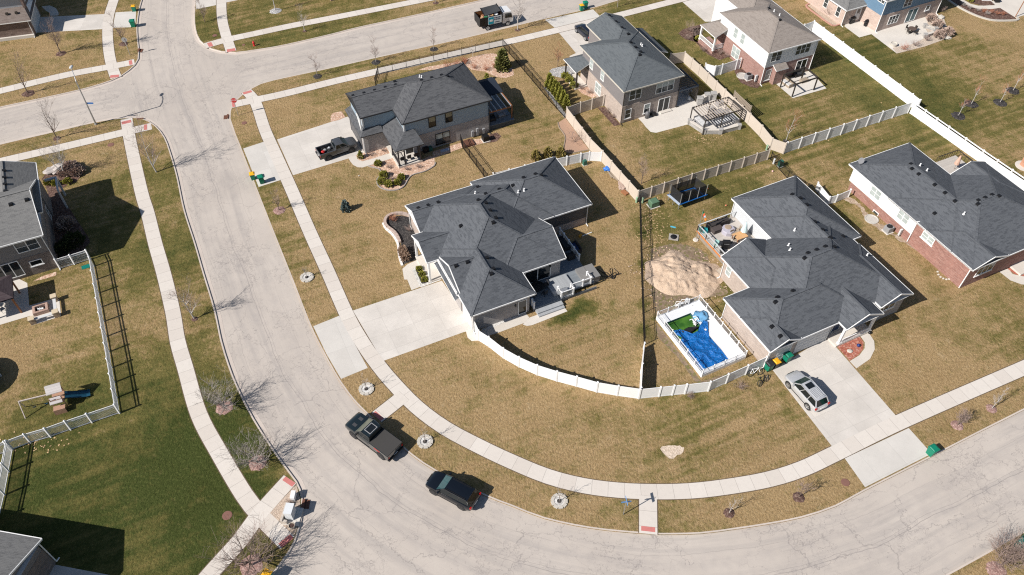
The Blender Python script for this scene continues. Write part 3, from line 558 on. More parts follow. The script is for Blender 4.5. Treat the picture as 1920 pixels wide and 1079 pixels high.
# ------------------------------------------------------------------ ranch house with the deck, in the middle
q=Zm(880,280,4.497); r=Zm(660,280,4.497); s=Zm(720,440,4.497); t=Zm(860,420,4.497)
hB=House('tan brick ranch house in the middle with charcoal roof and blue-grey deck',q(1035,462),3.45,q(610,600),q(1035,462)); h=hB
h.roof(-20.1,-7,-6.56,8.9,.5,axis='v'); h.roof(-11.6,0,0,9.68,.5); h.roof(-16,-5,0,8.92,.5); h.roof(-15,-7.0,-6.57,.65,.5,'E','u'); h.roof(-20.3,-11,3.99,8.99,.5,'W','u'); h.roof(-21.36,-13,-.8,3.96,.5,'W','u'); h.roof(-20.0,-12.4,-9.9,1,.5,axis='v'); h.roof(-19.78,-13,-6.72,-.4,.5,'W','u')
h.wall('brick_wall',BR_TAN,-11.2,-.42,.42,9.3,-.4,1.1); h.wall('siding_wall',SD_DARK,-11.2,-.45,.45,9.27,1.1,3.4)
h.wall('brick_wall',BR_GREY,-19.6,-7.4,-6.1,8.5,-.4,3.4); h.wall('brick_wall',BR_GREY,-19.5,-12.8,-9.25,-5,-.4,3.4); h.wall('brick_wall',BR_TAN,-19.9,-14,4.35,8.63,-.4,3.4)
h.finish(SH_CHAR,TRIM,[SD_WHITE])
h.roofpolys([[(-20.5,-6.75,3.0),(-20.5,-.75,3.0),(-19.55,-.75,3.42),(-19.55,-6.75,3.42)]],'pent_roof',[SH_CHAR,TRIM])
h.garage('W',-19.5,-5.95,-1.0); h.garage('W',-19.52,-8.85,-6.75)
h.win('S',-6.1,t(665,425),3.1,2.1,2,1,TRIM,GLASSD,name='patio_door'); h.win('S',-9.25,t(537,700),.9,2.05,1,1,TRIM,GLASSD,name='side_door')
h.win('W',-19.9,r(548,622),2.4,1.5,3,2,TRIM,GLASSL); h.door('W',-19.6,None,1.0,2.1,TRIM,al=(1.6,1.3))
for v in(-.55,3.7): h.post(-21.1,v,0,3.4,.22)
h.slab(-21.3,-19.6,-.7,3.8,.2); h.spout(-.35,.32,3.3); h.spout(-19.55,-9.32,3.3); h.spout(-20.0,8.75,3.3)
h.vents([r(*p) for p in((560,500),(643,476),(728,451),(1063,322),(1128,379),(1066,432),(1244,342),(1358,308),(1128,455),(1165,518),(1212,580),(1190,620),(918,650),(972,953),(875,985),(1138,918),(1192,1010),(1173,1052))]+[q(558,213),q(605,222),q(458,243)])
h.pipes([r(1040,375),r(1402,366),q(462,350)])
for p in((1107,597),): 
    a,z=h.hit('S',-9.25,*s(*p)); mb=MB(); mb.cbox((a,-9.3,z-.15),(.14,.14,.3)); mb.build('wall_lamp',BLK,h.root)
a,z=h.hit('S',-6.1,*t(770,352)); mb=MB(); mb.cbox((a,-6.2,z-.15),(.14,.14,.3)); mb.build('wall_lamp',BLK,h.root)
# ------------------------------------------------------------------ slate-roofed two-storey house at the back
q=Zm(1100,20,4.497); r=Zm(860,20,4.497)
hC=House('two-storey grey house with a slate blue roof beside the row of arborvitae',q(315,688),5.45,q(315,688),q(828,545)); h=hC
h.roof(0,9.65,0,12.45,.42); h.roof(3.53,9.62,9,17.0,.42,'N','v')
h.wall('brick_wall',BR_TAN,.32,9.33,.32,12.1,-.2,2.75); h.wall('siding_wall',SD_GREY,.36,9.29,.36,12.06,2.75,5.4); h.wall('siding_wall',SD_GREY,3.9,9.26,12,16.6,-.2,5.38); h.wall('brick_wall',BR_TAN,9.3,12.75,9.35,16,-.2,2.95)
h.finish(SH_SLATE,plain('cream_trim',(.55,.51,.44),.5,0,.04,2),[SD_GREY])
h.roofpolys([[(13.12,9.0,3.0),(13.12,16.3,3.0),(9.3,15.2,4.6),(9.3,9.0,4.6)],[(13.12,16.3,3.0),(9.3,16.3,3.05),(9.3,15.2,4.6)]],'side_roof',[SH_SLATE,TRIM]); 
h.roofpolys([[(-1.82,9.85,3.0),(-1.82,13.76,3.0),(.38,11.9,4.0),(.38,9.85,4.0)],[(-1.82,13.76,3.0),(3.9,13.76,3.0),(3.9,12.0,3.9),(.38,11.9,4.0)]],'porch_roof',[SH_SLATE,TRIM])
for v in(10.05,13.4): h.post(-1.5,v,.2,2.9,.18,DKBR)
h.slab(-1.7,.35,9.9,13.6,.22)
h.win('S',.36,q(410,706),1.75,1.5,2,2,TRIM,GLASS); h.win('S',.36,q(660,636),2.75,1.75,3,2,TRIM,GLASS,GLASSL); h.win('S',.32,q(347,870),.85,1.35,1,2,TRIM,GLASS,sill=True); h.win('S',.32,q(507,824),.85,1.35,1,2,TRIM,GLASS,GLASSL,True); h.win('S',.32,q(648,792),1.7,2.1,2,1,TRIM,GLASSD,name='patio_door')
h.win('W',.36,q(43,450),.8,1.5,1,2,TRIM,GLASSL); h.win('W',.36,q(135,547),.8,1.5,1,2,TRIM,GLASSL); h.win('W',.32,q(97,662),1.5,1.6,2,2,TRIM,GLASSL)
h.spout(.28,.22,5.3,DKBR); h.spout(9.37,.25,5.3,DKBR,kick=(.5,0)); h.garage('N',16.6,-8.8,-4.2)
h.vents([q(*p) for p in((190,45),(246,96),(296,147),(350,200),(372,272),(412,312),(455,352),(447,375))]); h.pipes([q(457,292),q(468,303)])
# ------------------------------------------------------------------ ranch house by the pool
q=Zm(1340,300,2.6975); t=Zm(1540,530,8.3); w=Zm(1180,300,4.497); rr=Zm(1340,430,7.706)
hD=House('charcoal-roofed ranch house beside the white fenced pool, silver car on its driveway',q(280,970),3.2,q(45,700),q(280,970)); h=hD
h.roof(-13.1,-.4,3.45,18.85,.5,axis='v'); h.roof(-7.95,.05,0,13,.5,axis='v'); h.roof(-13.15,-5,3.45,9.7,.5,'W','u'); h.roof(-20.6,-8.88,10.39,20.05,.5,axis='u'); h.roof(-17,-3,10.40,18.7,.5,axis='u'); h.roof(-8,.44,14.42,18.95,.5,'E','u'); h.roof(-8,1.2,9.0,14.04,.5,'E','u'); h.roof(-5,.12,-.02,3.98,.5,'E','u')
h.wall('brick_wall',BR_TAN,-7.6,-.3,.35,8.7,-.3,3.15); h.wall('brick_wall',BR_TAN,-12.75,-.8,3.8,18.5,-.3,3.12); h.wall('siding_wall',SD_PALE,-20.25,-9.2,10.75,19.7,.6,3.15); h.wall('brick_wall',BR_TAN,-20.2,-9.2,10.72,19.66,-.3,.6); h.wall('brick_wall',BR_GREY,-2,.02,14.8,18.55,-.3,3.13)
h.finish(SH_CHAR,TRIM,[BR_GREY])
h.garage('E',-.3,.7,3.3,2.2,LGREY); h.garage('E',-.3,4.25,8.45,2.2,LGREY); h.win('E',.02,t(1030,350),2.3,1.5,3,2,TRIM,GLASS,BEIGEG,True); h.door('E',-.8,None,1.0,2.1,plain('navy_door',(.02,.04,.10),.4,0,.05,3),al=(10.2,1.3))
for v in(9.4,13.6): h.post(.8,v,.25,3.1,.24)
h.slab(-.8,1.0,8.9,13.9,.25); mb=MB(); mb.bar((.95,9.6,1.0),(.95,13.4,1.0),.08,.08); mb.bar((.95,9.6,.4),(.95,13.4,.4),.06,.06)
for i in range(28): mb.bar((.95,9.6+i*.14,.4),(.95,9.6+i*.14,1.0),.03,.03)
mb.build('railing',WHITE,h.root)
h.spout(-.2,.28,3.1); h.spout(-12.7,3.72,3.1); h.spout(-20.25,10.66,3.1); h.spout(-7.6,.3,3.1); h.win('S',3.8,rr(205,605),.7,1.4,1,2,TRIM,GLASSL)
h.vents([q(*p) for p in((393,177),(433,195),(465,228),(505,315),(545,355),(585,395),(648,388),(560,440),(516,457),(472,473),(455,498),(604,442),(396,665),(318,697),(308,720),(290,845),(332,893))]); h.pipes([q(404,357),q(373,434),q(380,458),q(770,485)])
# ------------------------------------------------------------------ brick ranch house on the right edge
q=Zm(1580,240,3.3706); n=Zm(1780,260,7.707)
hE=House('long red brick and white ranch house with a satellite dish',q(42,228),3.7,q(42,228),q(828,903)); h=hE
h.roof(6.9,20.06,0,15.83,.36,axis='v'); h.roof(0,17,0,10.0,.36,axis='u'); h.roof(6.88,14,10.08,15.84,.36,'W','u'); h.roof(13,20.08,0,5.44,.36,'E','u')
h.wall('brick_wall',BR_RED,.9,11.5,.5,9.6,-.3,1.35); h.wall('siding_wall',SD_WHITE,.6,11.5,.4,9.6,1.35,3.65); h.wall('brick_wall',BR_RED,11.5,19.65,.5,15.4,-.3,3.65); h.wall('brick_wall',BR_RED,7.3,12,9.5,15.4,-.3,3.6)
h.finish(SH_CHAR,TRIM,[BR_RED])
h.win('S',.4,q(210,412),1.55,1.3,2,2,TRIM,GLASSL,GLASSL); h.win('S',.4,q(385,562),1.55,1.3,2,2,TRIM,GLASSL,GLASSL); h.win('S',.5,q(205,548),.75,.85,1,1,TRIM,GLASS); h.win('S',.5,q(540,698),1.6,.85,2,2,TRIM,GLASSL,GLASSL,True); h.win('E',19.65,q(905,885),2.5,1.5,3,2,TRIM,GLASSD,GLASS,True)
mb=MB(); mb.bar((11.45,.35,.2),(11.45,.35,3.5),.1,.1); mb.build('downspout',TRIM,h.root); mb=MB(); mb.bar((19.6,.42,.1),(19.6,.42,3.5),.1,.1); mb.build('downspout',TRIM,h.root); mb=MB(); mb.bar((11.6,.0,3.75),(12.1,1.1,3.8),.1,.08); mb.build('gutter_end',TRIM,h.root)
h.vents([q(*p) for p in((430,231),(438,260),(480,294),(582,361),(647,412),(710,464),(581,542))]+[n(*p) for p in((412,950),(418,897),(517,858),(616,818),(715,832))]); h.pipes([q(488,240),q(531,272),q(765,546)])
p=h.roofhit(*q(97,207)) or Vector((.8,.8,3.9)); mb=MB(); mb.tube([(p.x,p.y,p.z-.1),(p.x,p.y,p.z+.6)],.035,6); mb.lathe((0,0,0),[(.0,0),(.2,.03),(.34,.1)],14)
dm=MB(); dm.lathe((0,0,0),[(.02,0),(.25,.03),(.4,.1)],16); M=Matrix.Translation((p.x,p.y,p.z+.65))@Matrix.Rotation(R(60),4,'Y')@Matrix.Rotation(R(20),4,'X'); dm.v=[tuple(M@Vector(v)) for v in dm.v]; dm.tube([(p.x,p.y,p.z-.1),(p.x,p.y,p.z+.6)],.035,6); dm.build('satellite_dish',GREYP,h.root)
h.slab(19.65,21.2,8.4,15,.25)
# ------------------------------------------------------------------ white and rose brick house, top right
s=Zm(1320,0,9.811); r=Zm(1300,0,4.497)
hF=House('two-storey house in white siding over rose brick with a taupe roof',s(1190,985),5.45,s(1190,985),r(1080,330)); h=hF
h.roof(0,9.4,0,12.15,.38); h.roof(3.3,9.45,9,18.5,.38,'N','v')
h.wall('brick_wall',BR_RED2,.32,9.08,.32,11.8,-.2,2.75); h.wall('siding_wall',SD_WHITE,.3,9.1,.3,11.82,2.75,5.4); h.wall('siding_wall',SD_WHITE,3.7,9.1,11.5,18,-.2,5.38)
h.finish(SH_BROWN,TRIM,[SD_WHITE])
h.roofpolys([[(-1.84,9.75,3.0),(-1.84,13.85,3.0),(.3,12.2,3.95),(.3,9.75,3.95)],[(-1.84,13.85,3.0),(3.7,13.85,3.0),(3.7,12.0,3.85),(.3,12.2,3.95)]],'porch_roof',[SH_BROWN,TRIM]); h.slab(-1.7,.3,9.9,13.7,.55,BR_RED2)
for v in(10.0,13.6): h.post(-1.55,v,.55,2.9,.22)
mb=MB()
for a,b_ in(((-1.55,10,0),(-1.55,13.6,0)),((-1.55,10,0),(.3,10,0))):
    a=Vector(a);b_=Vector(b_); mb.bar(a+Vector((0,0,1.4)),b_+Vector((0,0,1.4)),.09,.07); mb.bar(a+Vector((0,0,.75)),b_+Vector((0,0,.75)),.07,.07); k=int((b_-a).length/.13)
    for i in range(k): p=a+(b_-a)*(i/k); mb.bar(p+Vector((0,0,.75)),p+Vector((0,0,1.4)),.045,.045)
mb.build('railing',WHITE,h.root)
h.win('S',.3,r(700,476),1.7,1.5,2,2,TRIM,GLASS); h.win('S',.3,r(926,412),2.5,1.5,3,2,TRIM,GLASS); h.win('S',.32,r(627,632),.85,1.6,1,2,TRIM,GLASSL,sill=True); h.win('S',.32,r(905,560),1.8,2.1,2,1,TRIM,GLASSD,name='patio_door')
h.win('W',.3,s(588,615),.8,1.5,1,2,TRIM,GLASSL); h.win('W',.3,s(715,722),.8,1.5,1,2,TRIM,GLASSL); h.win('W',.32,s(585,975),1.7,1.7,2,2,TRIM,GLASSL)
h.wall('chimney_bay',BR_RED2,1.9,3.9,-.55,.32,-.2,2.5); h.roofpolys([[(1.8,-.68,2.45),(4.0,-.68,2.45),(4.0,.34,2.95),(1.8,.34,2.95)]],'bay_roof',[SH_BROWN,TRIM])
h.spout(.24,.22,5.3); h.spout(9.15,.25,5.3); h.vents([r(637,75),r(730,172)],None,.4); h.pipes([r(680,100),r(726,135)]); h.garage('N',18,-8.6,-4.2)
# ------------------------------------------------------------------ blue sided house, top right corner
t=Zm(1600,0,4.497); v_=Zm(1500,0,10.7875)
hG=House('two-storey house in sky blue siding over blush brick with a stone-edged patio',t(285,15),5.45,t(200,268),t(700,118)); h=hG
h.roof(0,13.75,0,11,.45,axis='u'); h.wall('brick_wall',BR_PINK,.36,13.36,.3,10.6,-.2,2.75); h.wall('siding_wall',SD_SKY,.4,13.3,.34,10.55,2.75,5.4)
h.roof(-3.8,3.5,3.6,24,.4,axis='v',z=3.0); h.wall('brick_wall',BR_PINK,-3.35,.4,4.1,24,-.2,2.95)
h.finish(SH_GREY,TRIM,[SD_SKY])
h.win('S',.3,t(337,165),1.95,1.3,3,2,TRIM,GLASS); h.win('S',.3,t(490,127),2.0,2.1,2,1,TRIM,BLUEG,name='patio_door'); h.win('S',.3,t(627,66),.8,.75,1,1,TRIM,GLASS,sill=True); h.win('S',.34,t(462,22),1.6,1.2,2,2,TRIM,GLASS)
h.win('W',-3.35,v_(530,60),.75,1.5,1,2,TRIM,GLASS); h.win('W',-3.35,v_(775,242),.75,1.5,1,2,TRIM,GLASS); h.door('S',4.1,v_(1165,285),.95,2.1,LGREY)
h.spout(.3,.24,5.3); h.spout(13.4,.25,5.3); h.spout(-3.4,4.05,2.9); h.win('W',.4,t(240,5),1.2,.6,2,1,TRIM,GLASS)
# ------------------------------------------------------------------ grey gabled house, left edge
a=Zm(0,270,4.497)
hW=House('grey gabled two-storey house on the left edge with white gutters',a(360,768),5.45,a(0,868),a(360,768)); h=hW
h.roof(-14,0,0,10.3,.5,'EW','u'); h.roof(-6.2,.25,4,13.5,.42,'N','v')
h.wall('brick_wall',BR_DARK,-14,-.36,.36,9.9,-.3,2.75); h.wall('siding_wall',SD_TAUPE,-14,-.39,.39,9.87,2.75,5.4); h.wall('siding_wall',SD_TAUPE,-5.8,-.2,9.8,13.1,-.3,5.38)
h.finish(SH_GREY,TRIM,[SD_TAUPE])
h.win('S',.39,a(226,856),2.2,1.45,2,2,TRIM,GLASS); h.win('S',.36,a(305,1000),1.15,.6,1,1,TRIM,GLASSD,sill=True); h.win('S',.36,a(70,1075),2.6,2.1,3,1,TRIM,GLASSD,name='patio_door'); h.win('E',-.39,a(405,570),1.5,1.5,2,2,TRIM,GLASS)
h.spout(-.3,.28,5.3); h.vents([a(*p) for p in((35,228),(37,285),(42,342),(47,400),(91,512),(226,473))],BLK,.42)
mb=MB(); mb.bar((.2,13.2,2.9),(1.5,13.2,2.9),.25,.25); mb.bar((1.5,13.3,2.9),(1.5,10.6,2.9),.2,.25); mb.bar((1.5,13.2,0),(1.5,13.2,2.9),.22,.22); mb.bar((1.5,10.6,0),(1.5,10.6,2.9),.2,.2); mb.build('entry_portico',LGREY,h.root)
# ------------------------------------------------------------------ brown roofed house, top left corner
a=Zm(0,0,11.99)
hN=House('brown roofed house in the top left corner with mixed brown brick',a(690,460),2.85,a(0,545),a(690,460)); h=hN
h.wall('brick_wall',BR_DBROWN,-16,-.45,.4,7.3,-.2,2.8); h.wall('siding_wall',SD_STEEL,-16,-1.0,2.9,12,2.8,5.9); h.wall('brick_wall',BR_DBROWN,-1.0,-.7,2.6,3.4,2.8,5.9)
h.roof(-16,-.6,2.4,12.5,.4,'',None,5.9); h.finish(SH_DKBROWN,TRIM,[SD_STEEL])
h.roofpolys([[(-16,0,2.85),(0,0,2.85),(-1.0,2.9,3.75),(-16,2.9,3.75)],[(0,0,2.85),(0,7.4,2.85),(-1.0,7.4,3.3),(-1.0,2.9,3.75)]],'garage_roof',[SH_DKBROWN,TRIM])
h.garage('E',-.45,1.2,6.4,2.2,LGREY); h.spout(-.6,.3,2.7); h.win('E',-1.0,None,1.1,1.6,1,2,TRIM,GLASSD,al=(5.2,4.6))
mb=MB(); mb.box(-12,.05,0,-.5,.39,.45); mb.build('stone_ledge',CONC,h.root)
for x,y in((150,310),(360,285)): p=h.at(*a(x,y),3.55); mb=MB(); mb.cbox((p.x,p.y,3.4),(.4,.4,.28),0,0,.8); mb.build('roof_vent',DKBR,h.root)
# ------------------------------------------------------------------ grey roof in the bottom left corner
a=Zm(0,840,4.516); p0=G(*a(350,770),4.2); TS=R(-9)
hS=thing('house','grey roofed house cut off by the bottom left corner','house',(p0.x,p0.y,0),TS,'houses of the subdivision'); Hs=House.__new__(House); Hs.z=4.2; Hs.th=TS; Hs.o=Vector((p0.x,p0.y,0)); Hs.u=Vector((math.cos(TS),math.sin(TS),0)); Hs.v=Vector((-Hs.u.y,Hs.u.x,0)); Hs.root=hS; Hs.rects=[]; Hs.gable=MB(); Hs.roofm=MB(); Hs.fas=MB(); h=Hs
h.roof(-12,0,-9.6,0,.36,'E','u'); h.wall('brick_wall',BR_DARK,-12,-.36,-9.2,-.36,-.2,2.75); h.wall('siding_wall',SD_TAUPE,-12,-.39,-9.17,-.39,2.75,4.15)
h.roof(-15,-3.4,-12,-4.2,.7,'','u',4.9); h.wall('siding_wall',SD_TAUPE,-14.6,-3.8,-11.6,-4.6,-.2,4.85)  # taller wing out of view, added to throw shade on the visible roof
h.finish(SH_GREY,TRIM,[SD_TAUPE]); h.garage('E',-.36,-8.2,-2.6,2.2,LGREY); h.spout(-.3,-.28,4.1,kick=(0,.4))
# ------------------------------------------------------------------ brick house beyond the top edge
p0=G(622,4); d=(G(660,-5)-p0).normalized()
hT=House('brick house just entering the top edge above the far sidewalk',(622,4),.0,(622,4),(662,-6)); h=hT; h.z=3.2
h.wall('brick_wall',BR_RED2,0,14,.3,9,-.2,3.1); h.roof(-.4,14.4,-.1,9.4,.45); h.finish(SH_DKBROWN,TRIM,[BR_RED2]); h.win('S',.3,None,1.6,1.4,2,2,TRIM,GLASS,al=(5,1.7))
# ------------------------------------------------------------------ fences
def vinyl_panel_mat(name,c):
    b=NB(name); x=b.sep(b.uv())[0]; f=b.math('FRACT',b.math('DIVIDE',x,.15)); n=b.noise(b.pos(),1.2,3); col=b.mix(n,mul(c,.95),mul(c,1.03)); col=b.mix(b.mr(f,0,.08,.35,0),col,mul(c,.6)); return b.fin(col,.45,0,.3)
PANW=vinyl_panel_mat('white_vinyl_boards',(.80,.80,.80)); PANT=vinyl_panel_mat('tan_vinyl_boards',(.55,.48,.41))
def fence(px,label,style='white',h=1.83,sp=2.45,group='yard fences',heights=None):
    P=Gs(px); o=P[0].copy(); root=thing('fence',label,'fence',o,0,group); P=[p-o for p in P]
    posts=[]; segs=[]
    for i in range(len(P)-1):
        a,b_=P[i],P[i+1]; k=max(1,round((b_-a).length/sp)); 
        ha,hb=(heights[i],heights[i+1]) if heights else (h,h)
        for j in range(k):
            p=a.lerp(b_,j/k); q_=a.lerp(b_,(j+1)/k); posts.append((p,ha+(hb-ha)*j/k)); segs.append((p,q_,ha+(hb-ha)*j/k,ha+(hb-ha)*(j+1)/k))
    posts.append((P[-1],heights[-1] if heights else h))
    Zv=Vector((0,0,1))
    for p,q_,h0,h1 in segs:
        mb=MB(); d=(q_-p).normalized(); p2=p+d*.07; q2=q_-d*.07; n=Vector((-d.y,d.x,0))
        def quad(za,zb,zc,zd,t):
            a=n*t/2; vs=[p2-a+Zv*za,q2-a+Zv*zb,q2-a+Zv*zc,p2-a+Zv*zd,p2+a+Zv*za,q2+a+Zv*zb,q2+a+Zv*zc,p2+a+Zv*zd]
            mb.add(vs,[(0,1,2,3),(7,6,5,4),(0,4,5,1),(3,2,6,7),(0,3,7,4),(1,5,6,2)])
        if style in('white','tan'):
            quad(.14,.14,h1-.16,h0-.16,.035); mb.bar(p2+Zv*.09,q2+Zv*.09,.05,.15); mb.bar(p2+Zv*(h0-.11),q2+Zv*(h1-.11),.055,.14)
            mb.build('panel',PANW if style=='white' else PANT,root)
        elif style=='rail':
            quad(.14,.14,h1-.50,h0-.50,.035); mb.bar(p2+Zv*.09,q2+Zv*.09,.05,.15); mb.bar(p2+Zv*(h0-.45),q2+Zv*(h1-.45),.055,.14); mb.bar(p2+Zv*(h0-.08),q2+Zv*(h1-.08),.06,.15)
            mb.build('panel',PANW,root)
        elif style=='picket':
            L=(q2-p2).length; k=int(L/.105)
            for z in(.14,h-.32,h-.08): mb.bar(p2+Zv*z,q2+Zv*z,.05,.09)
            for i in range(k): p_=p2+d*(L*(i+.5)/k); mb.bar(p_+Zv*.14,p_+Zv*(h-.08),.022,.045,0,n)
            mb.build('picket_panel',WHITE,root)
        elif style=='pool':
            L=(q2-p2).length; k=int(L/.1)
            for z in(.1,h-.05): mb.bar(p2+Zv*z,q2+Zv*z,.04,.06)
            for i in range(k): p_=p2+d*(L*(i+.5)/k); mb.bar(p_+Zv*.1,p_+Zv*(h-.05),.02,.02,0,n)
            mb.build('baluster_panel',WHITE,root)
        else:
            L=(q2-p2).length; k=int(L/.11)
            for z in(.12,h-.2,h-.03): mb.bar(p2+Zv*z,q2+Zv*z,.035,.04)
            for i in range(k): p_=p2+d*(L*(i+.5)/k); mb.bar(p_+Zv*.05,p_+Zv*(h-.02),.018,.018,0,n)
            mb.build('picket_panel',BLK,root)
    w={'black':.07,'picket':.13,'pool':.09}.get(style,.14); m_={'black':BLK,'tan':TANV}.get(style,WHITE)
    for p,hh in posts:
        mb=MB(); mb.cbox(p,(w,w,hh+.03)); mb.cbox(p+Zv*(hh+.03),(w*1.35,w*1.35,.03)); mb.cbox(p+Zv*(hh+.06),(w*1.2,w*1.2,.07),0,0,.25); mb.build('post',m_,root)
    return root
fence([(889,619),(898,639),(917,651),(943.6,672),(973,688.6),(1006.7,703.6),(1043.4,715.2),(1080,725),(1118.4,735.7),(1156.8,742.3),(1196.8,748)],'white privacy fence curving round the middle yard in front of the deck','white',1.75,9)
fence([(1197.5,747.9),(1235,744),(1260,741.3),(1283.5,739),(1327,734),(1360,719.5),(1396.6,703),(1431,687)],'white privacy fence between the pool and the bicycles','white',1.7,9)
fence([(1198.5,745),(1201,700),(1206.5,655)],'short white fence piece stepping down beside the black fence','white',1.75,3,heights=[1.75,1.75,1.1])
fence([(1199,381),(1201,470),(1203.5,560),(1207,648)],'long black metal fence beside the dirt pile and pool','black',1.45,2.4)
fence([(1130,199),(1087,212.5),(1061.5,222),(1105,280),(1128,303.5),(1161,342),(1194,379)],'tan privacy fence running from the grey house past the scrap pile','tan',1.83)
fence([(1195,377.5),(1242.4,362.4),(1293.6,345.7),(1342.5,330),(1390.4,315),(1437.7,300)],'tan privacy fence behind the trampoline','tan',1.75)
fence([(1254,121),(1281,117.5),(1309,142.5),(1340,173),(1372,204),(1402,233.5),(1424,256),(1443,280),(1468,289)],'tan privacy fence behind the steel pergola','tan',1.83)
fence([(1471,287.5),(1522.4,270),(1575,253.5),(1622.8,237.5),(1671.8,221.8),(1701,212.5)],'white privacy fence between the two green yards, shaded side showing','white',1.83)
fence([(1503,66),(1521,59),(1612,128),(1703,197),(1717,208)],'tall bright white privacy fence below the stone-edged patio','white',1.85)
fence([(1706,213),(1770,258),(1833.6,303),(1913.6,358),(2000,420)],'white fence with an open slot under its top rail behind the red brick ranch','rail',1.85)
fence([(1529,357),(1551,384),(1565,380.4),(1589.5,370)],'low white fence closing the gap between the two ranch houses','white',1.3)
fence([(925,342),(984,327),(1036,316),(1062,310.5),(1088,304.8),(1104,301.6),(1126.8,303)],'white fence with a white gate behind the middle ranch roof','white',1.5)
fence([(1319.5,138.5),(1338,143.5),(1351,140),(1378,131.2),(1385,129)],'white fence with a gate beside the rose brick wall','white',1.75)
fence([(704,161),(710,139.5),(813.6,115.5),(942.5,87.5),(969,117.8),(997.9,152.3),(1027.9,187.9),(1059,221.5)],'black metal fence round the yard with the pine and wood-chip bed','black',1.3)
fence([(864,268),(868,279),(907,331.5),(914,341)],'short black metal fence from the grey brick wall to the middle ranch roof','black',1.35)
fence([(1444,300),(1476,336),(1505,356),(1532,366)],'black metal fence beside the green utility boxes','black',1.3)
fence([(113,504.5),(140,496.5),(170,487),(176,500),(210,690),(224.5,775.5),(173,793),(133,806.5),(95.5,820),(57.7,831),(24.6,843.3),(8.9,928.6),(-2,975),(-20,1050)],'white picket fence round the swing set yard','picket',1.6,2.3)
fence([(21,845),(-20,860),(-60,875)],'white picket fence stub leaving the left edge','picket',1.6,2.3)
# ------------------------------------------------------------------ plants
def branch_tree(mt,mc,base,H,spread,seed,trunk_h=.35,r0=.06,levels=3,nb=9,vase=False,stems=1,dens=1.0,lean=0):
    rr=random.Random(seed); base=Vector(base)
    def grow(p,d,L,r,lev):
        n=4 if lev<2 else 3; pts=[p]; q=p.copy(); dd=d.copy(); k=4 if lev==0 else 3
        for i in range(k):
            dd=(dd+Vector((rr.uniform(-1,1),rr.uniform(-1,1),rr.uniform(-.4,.9)))*(.10 if lev==0 else .20)).normalized(); q=q+dd*L/k; pts.append(q.copy())
        rs=[max(.006,r*(1-.8*i/k)) for i in range(k+1)]
        (mt if lev<=1 else mc).tube(pts,rs,5 if lev==0 else 3,0,False)
        if lev<levels:
            m_=int((nb if lev==0 else nb*.62)*dens*rr.uniform(.8,1.2))
            for j in range(m_):
                t=rr.uniform(.25 if lev else 0,1.0); i=min(k-1,int(t*k)); pp=pts[i].lerp(pts[i+1],t*k-i)
                az=rr.uniform(0,6.283); up=rr.uniform(.35,1.15) if not vase else rr.uniform(.15,.9)
                nd=(Vector((math.cos(az),math.sin(az),up))+dd*.6).normalized()
                grow(pp,nd,L*rr.uniform(.34,.62)*(1.15 if lev else 1),r*(1-.8*t)*.60+.003,lev+1)
    for s_ in range(stems):
        az=rr.uniform(0,6.28); d0=Vector((lean+(.25*math.cos(az) if stems>1 else 0),.25*math.sin(az) if stems>1 else 0,1)).normalized()
        th=H*trunk_h; top=base+d0*th; mt.tube([base-Vector((0,0,.1)),base+d0*th*.5,top],[r0*1.25,r0,r0*.9],7,0,False)
        if not vase: grow(top,d0,H-th,r0*.85,0)
        m_=int((nb+2)*dens)
        for j in range(m_ if vase else 5):
            az=6.283*j/m_+rr.uniform(-.3,.3); el=rr.uniform(.3,1.5) if vase else rr.uniform(.8,1.6)
            nd=Vector((math.cos(az),math.sin(az),el)).normalized(); L=(H-th)*rr.uniform(.75,1.0)/max(.55,nd.z)**.25 if vase else (H-th)*rr.uniform(.4,.6)
            if vase: L=min(L,math.hypot(spread*nd.xy.length,(H-th)*nd.z)*1.05)
            grow(top-Vector((0,0,rr.uniform(0,.25*th))),nd,L,r0*.55,1)
def tree(px,H,spread,seed,label,kind='street',ring=None,ringr=.7,bark=None,twig=None,group='bare young trees',**k):
    p=G(*px); root=thing('bare_tree',label,'tree',p,0,group); mt=MB(); mc=MB()
    branch_tree(mt,mc,(0,0,0),H,spread,seed,**k)
    mt.build('trunk',bark or BARK,root); mc.build('crown',twig or TWIG,root,uv=False)
    if ring: bed_ring(p,ringr,ring,seed)
def bed_ring(p,r,mat,seed):
    rr=random.Random(seed); mb=MB(); n=28; vs=[]
    rad=[r*rr.uniform(.9,1.1) for _ in range(n)]
    for f,z in((1.0,.012),(.75,.07),(.3,.11)):
        for i in range(n): a=6.283*i/n; vs.append((math.cos(a)*rad[i]*f,math.sin(a)*rad[i]*f,z*rr.uniform(.85,1.15)))
    fs=[(k*n+i,k*n+(i+1)%n,(k+1)*n+(i+1)%n,(k+1)*n+i) for k in range(2) for i in range(n)]+[tuple(2*n+i for i in range(n))]
    mb.add(vs,fs); o=mb.build('mulch_ring',mat,uv=False); o.location=p; tag(o,kind='structure')
def stone_ring(px,seed,label):
    p=G(*px); root=thing('stone_tree_ring',label,'stone ring',p,0,'stone rings round saplings'); rr=random.Random(seed)
    for i in range(9):
        a=6.283*i/9; mb=MB(); M=Matrix.Translation((math.cos(a)*.62,math.sin(a)*.62,0))@Matrix.Rotation(a,4,'Z'); mb.box(-.15,-.205,-.05,.15,.205,rr.uniform(.12,.15),0,M); mb.build('edging_stone',STONEW,root)
    mb=MB(); mb.cyl((0,0,-.02),.50,.50,.11,20); mb.build('white_rock_fill',WROCK,root); mb=MB(); mb.cyl((0,0,.085),.22,.18,.05,12); mb.build('dark_mulch',MULCHB,root)
STONEW=plain('pale_edging_stone',(.52,.485,.43),.85,0,.15,5)
T=tree
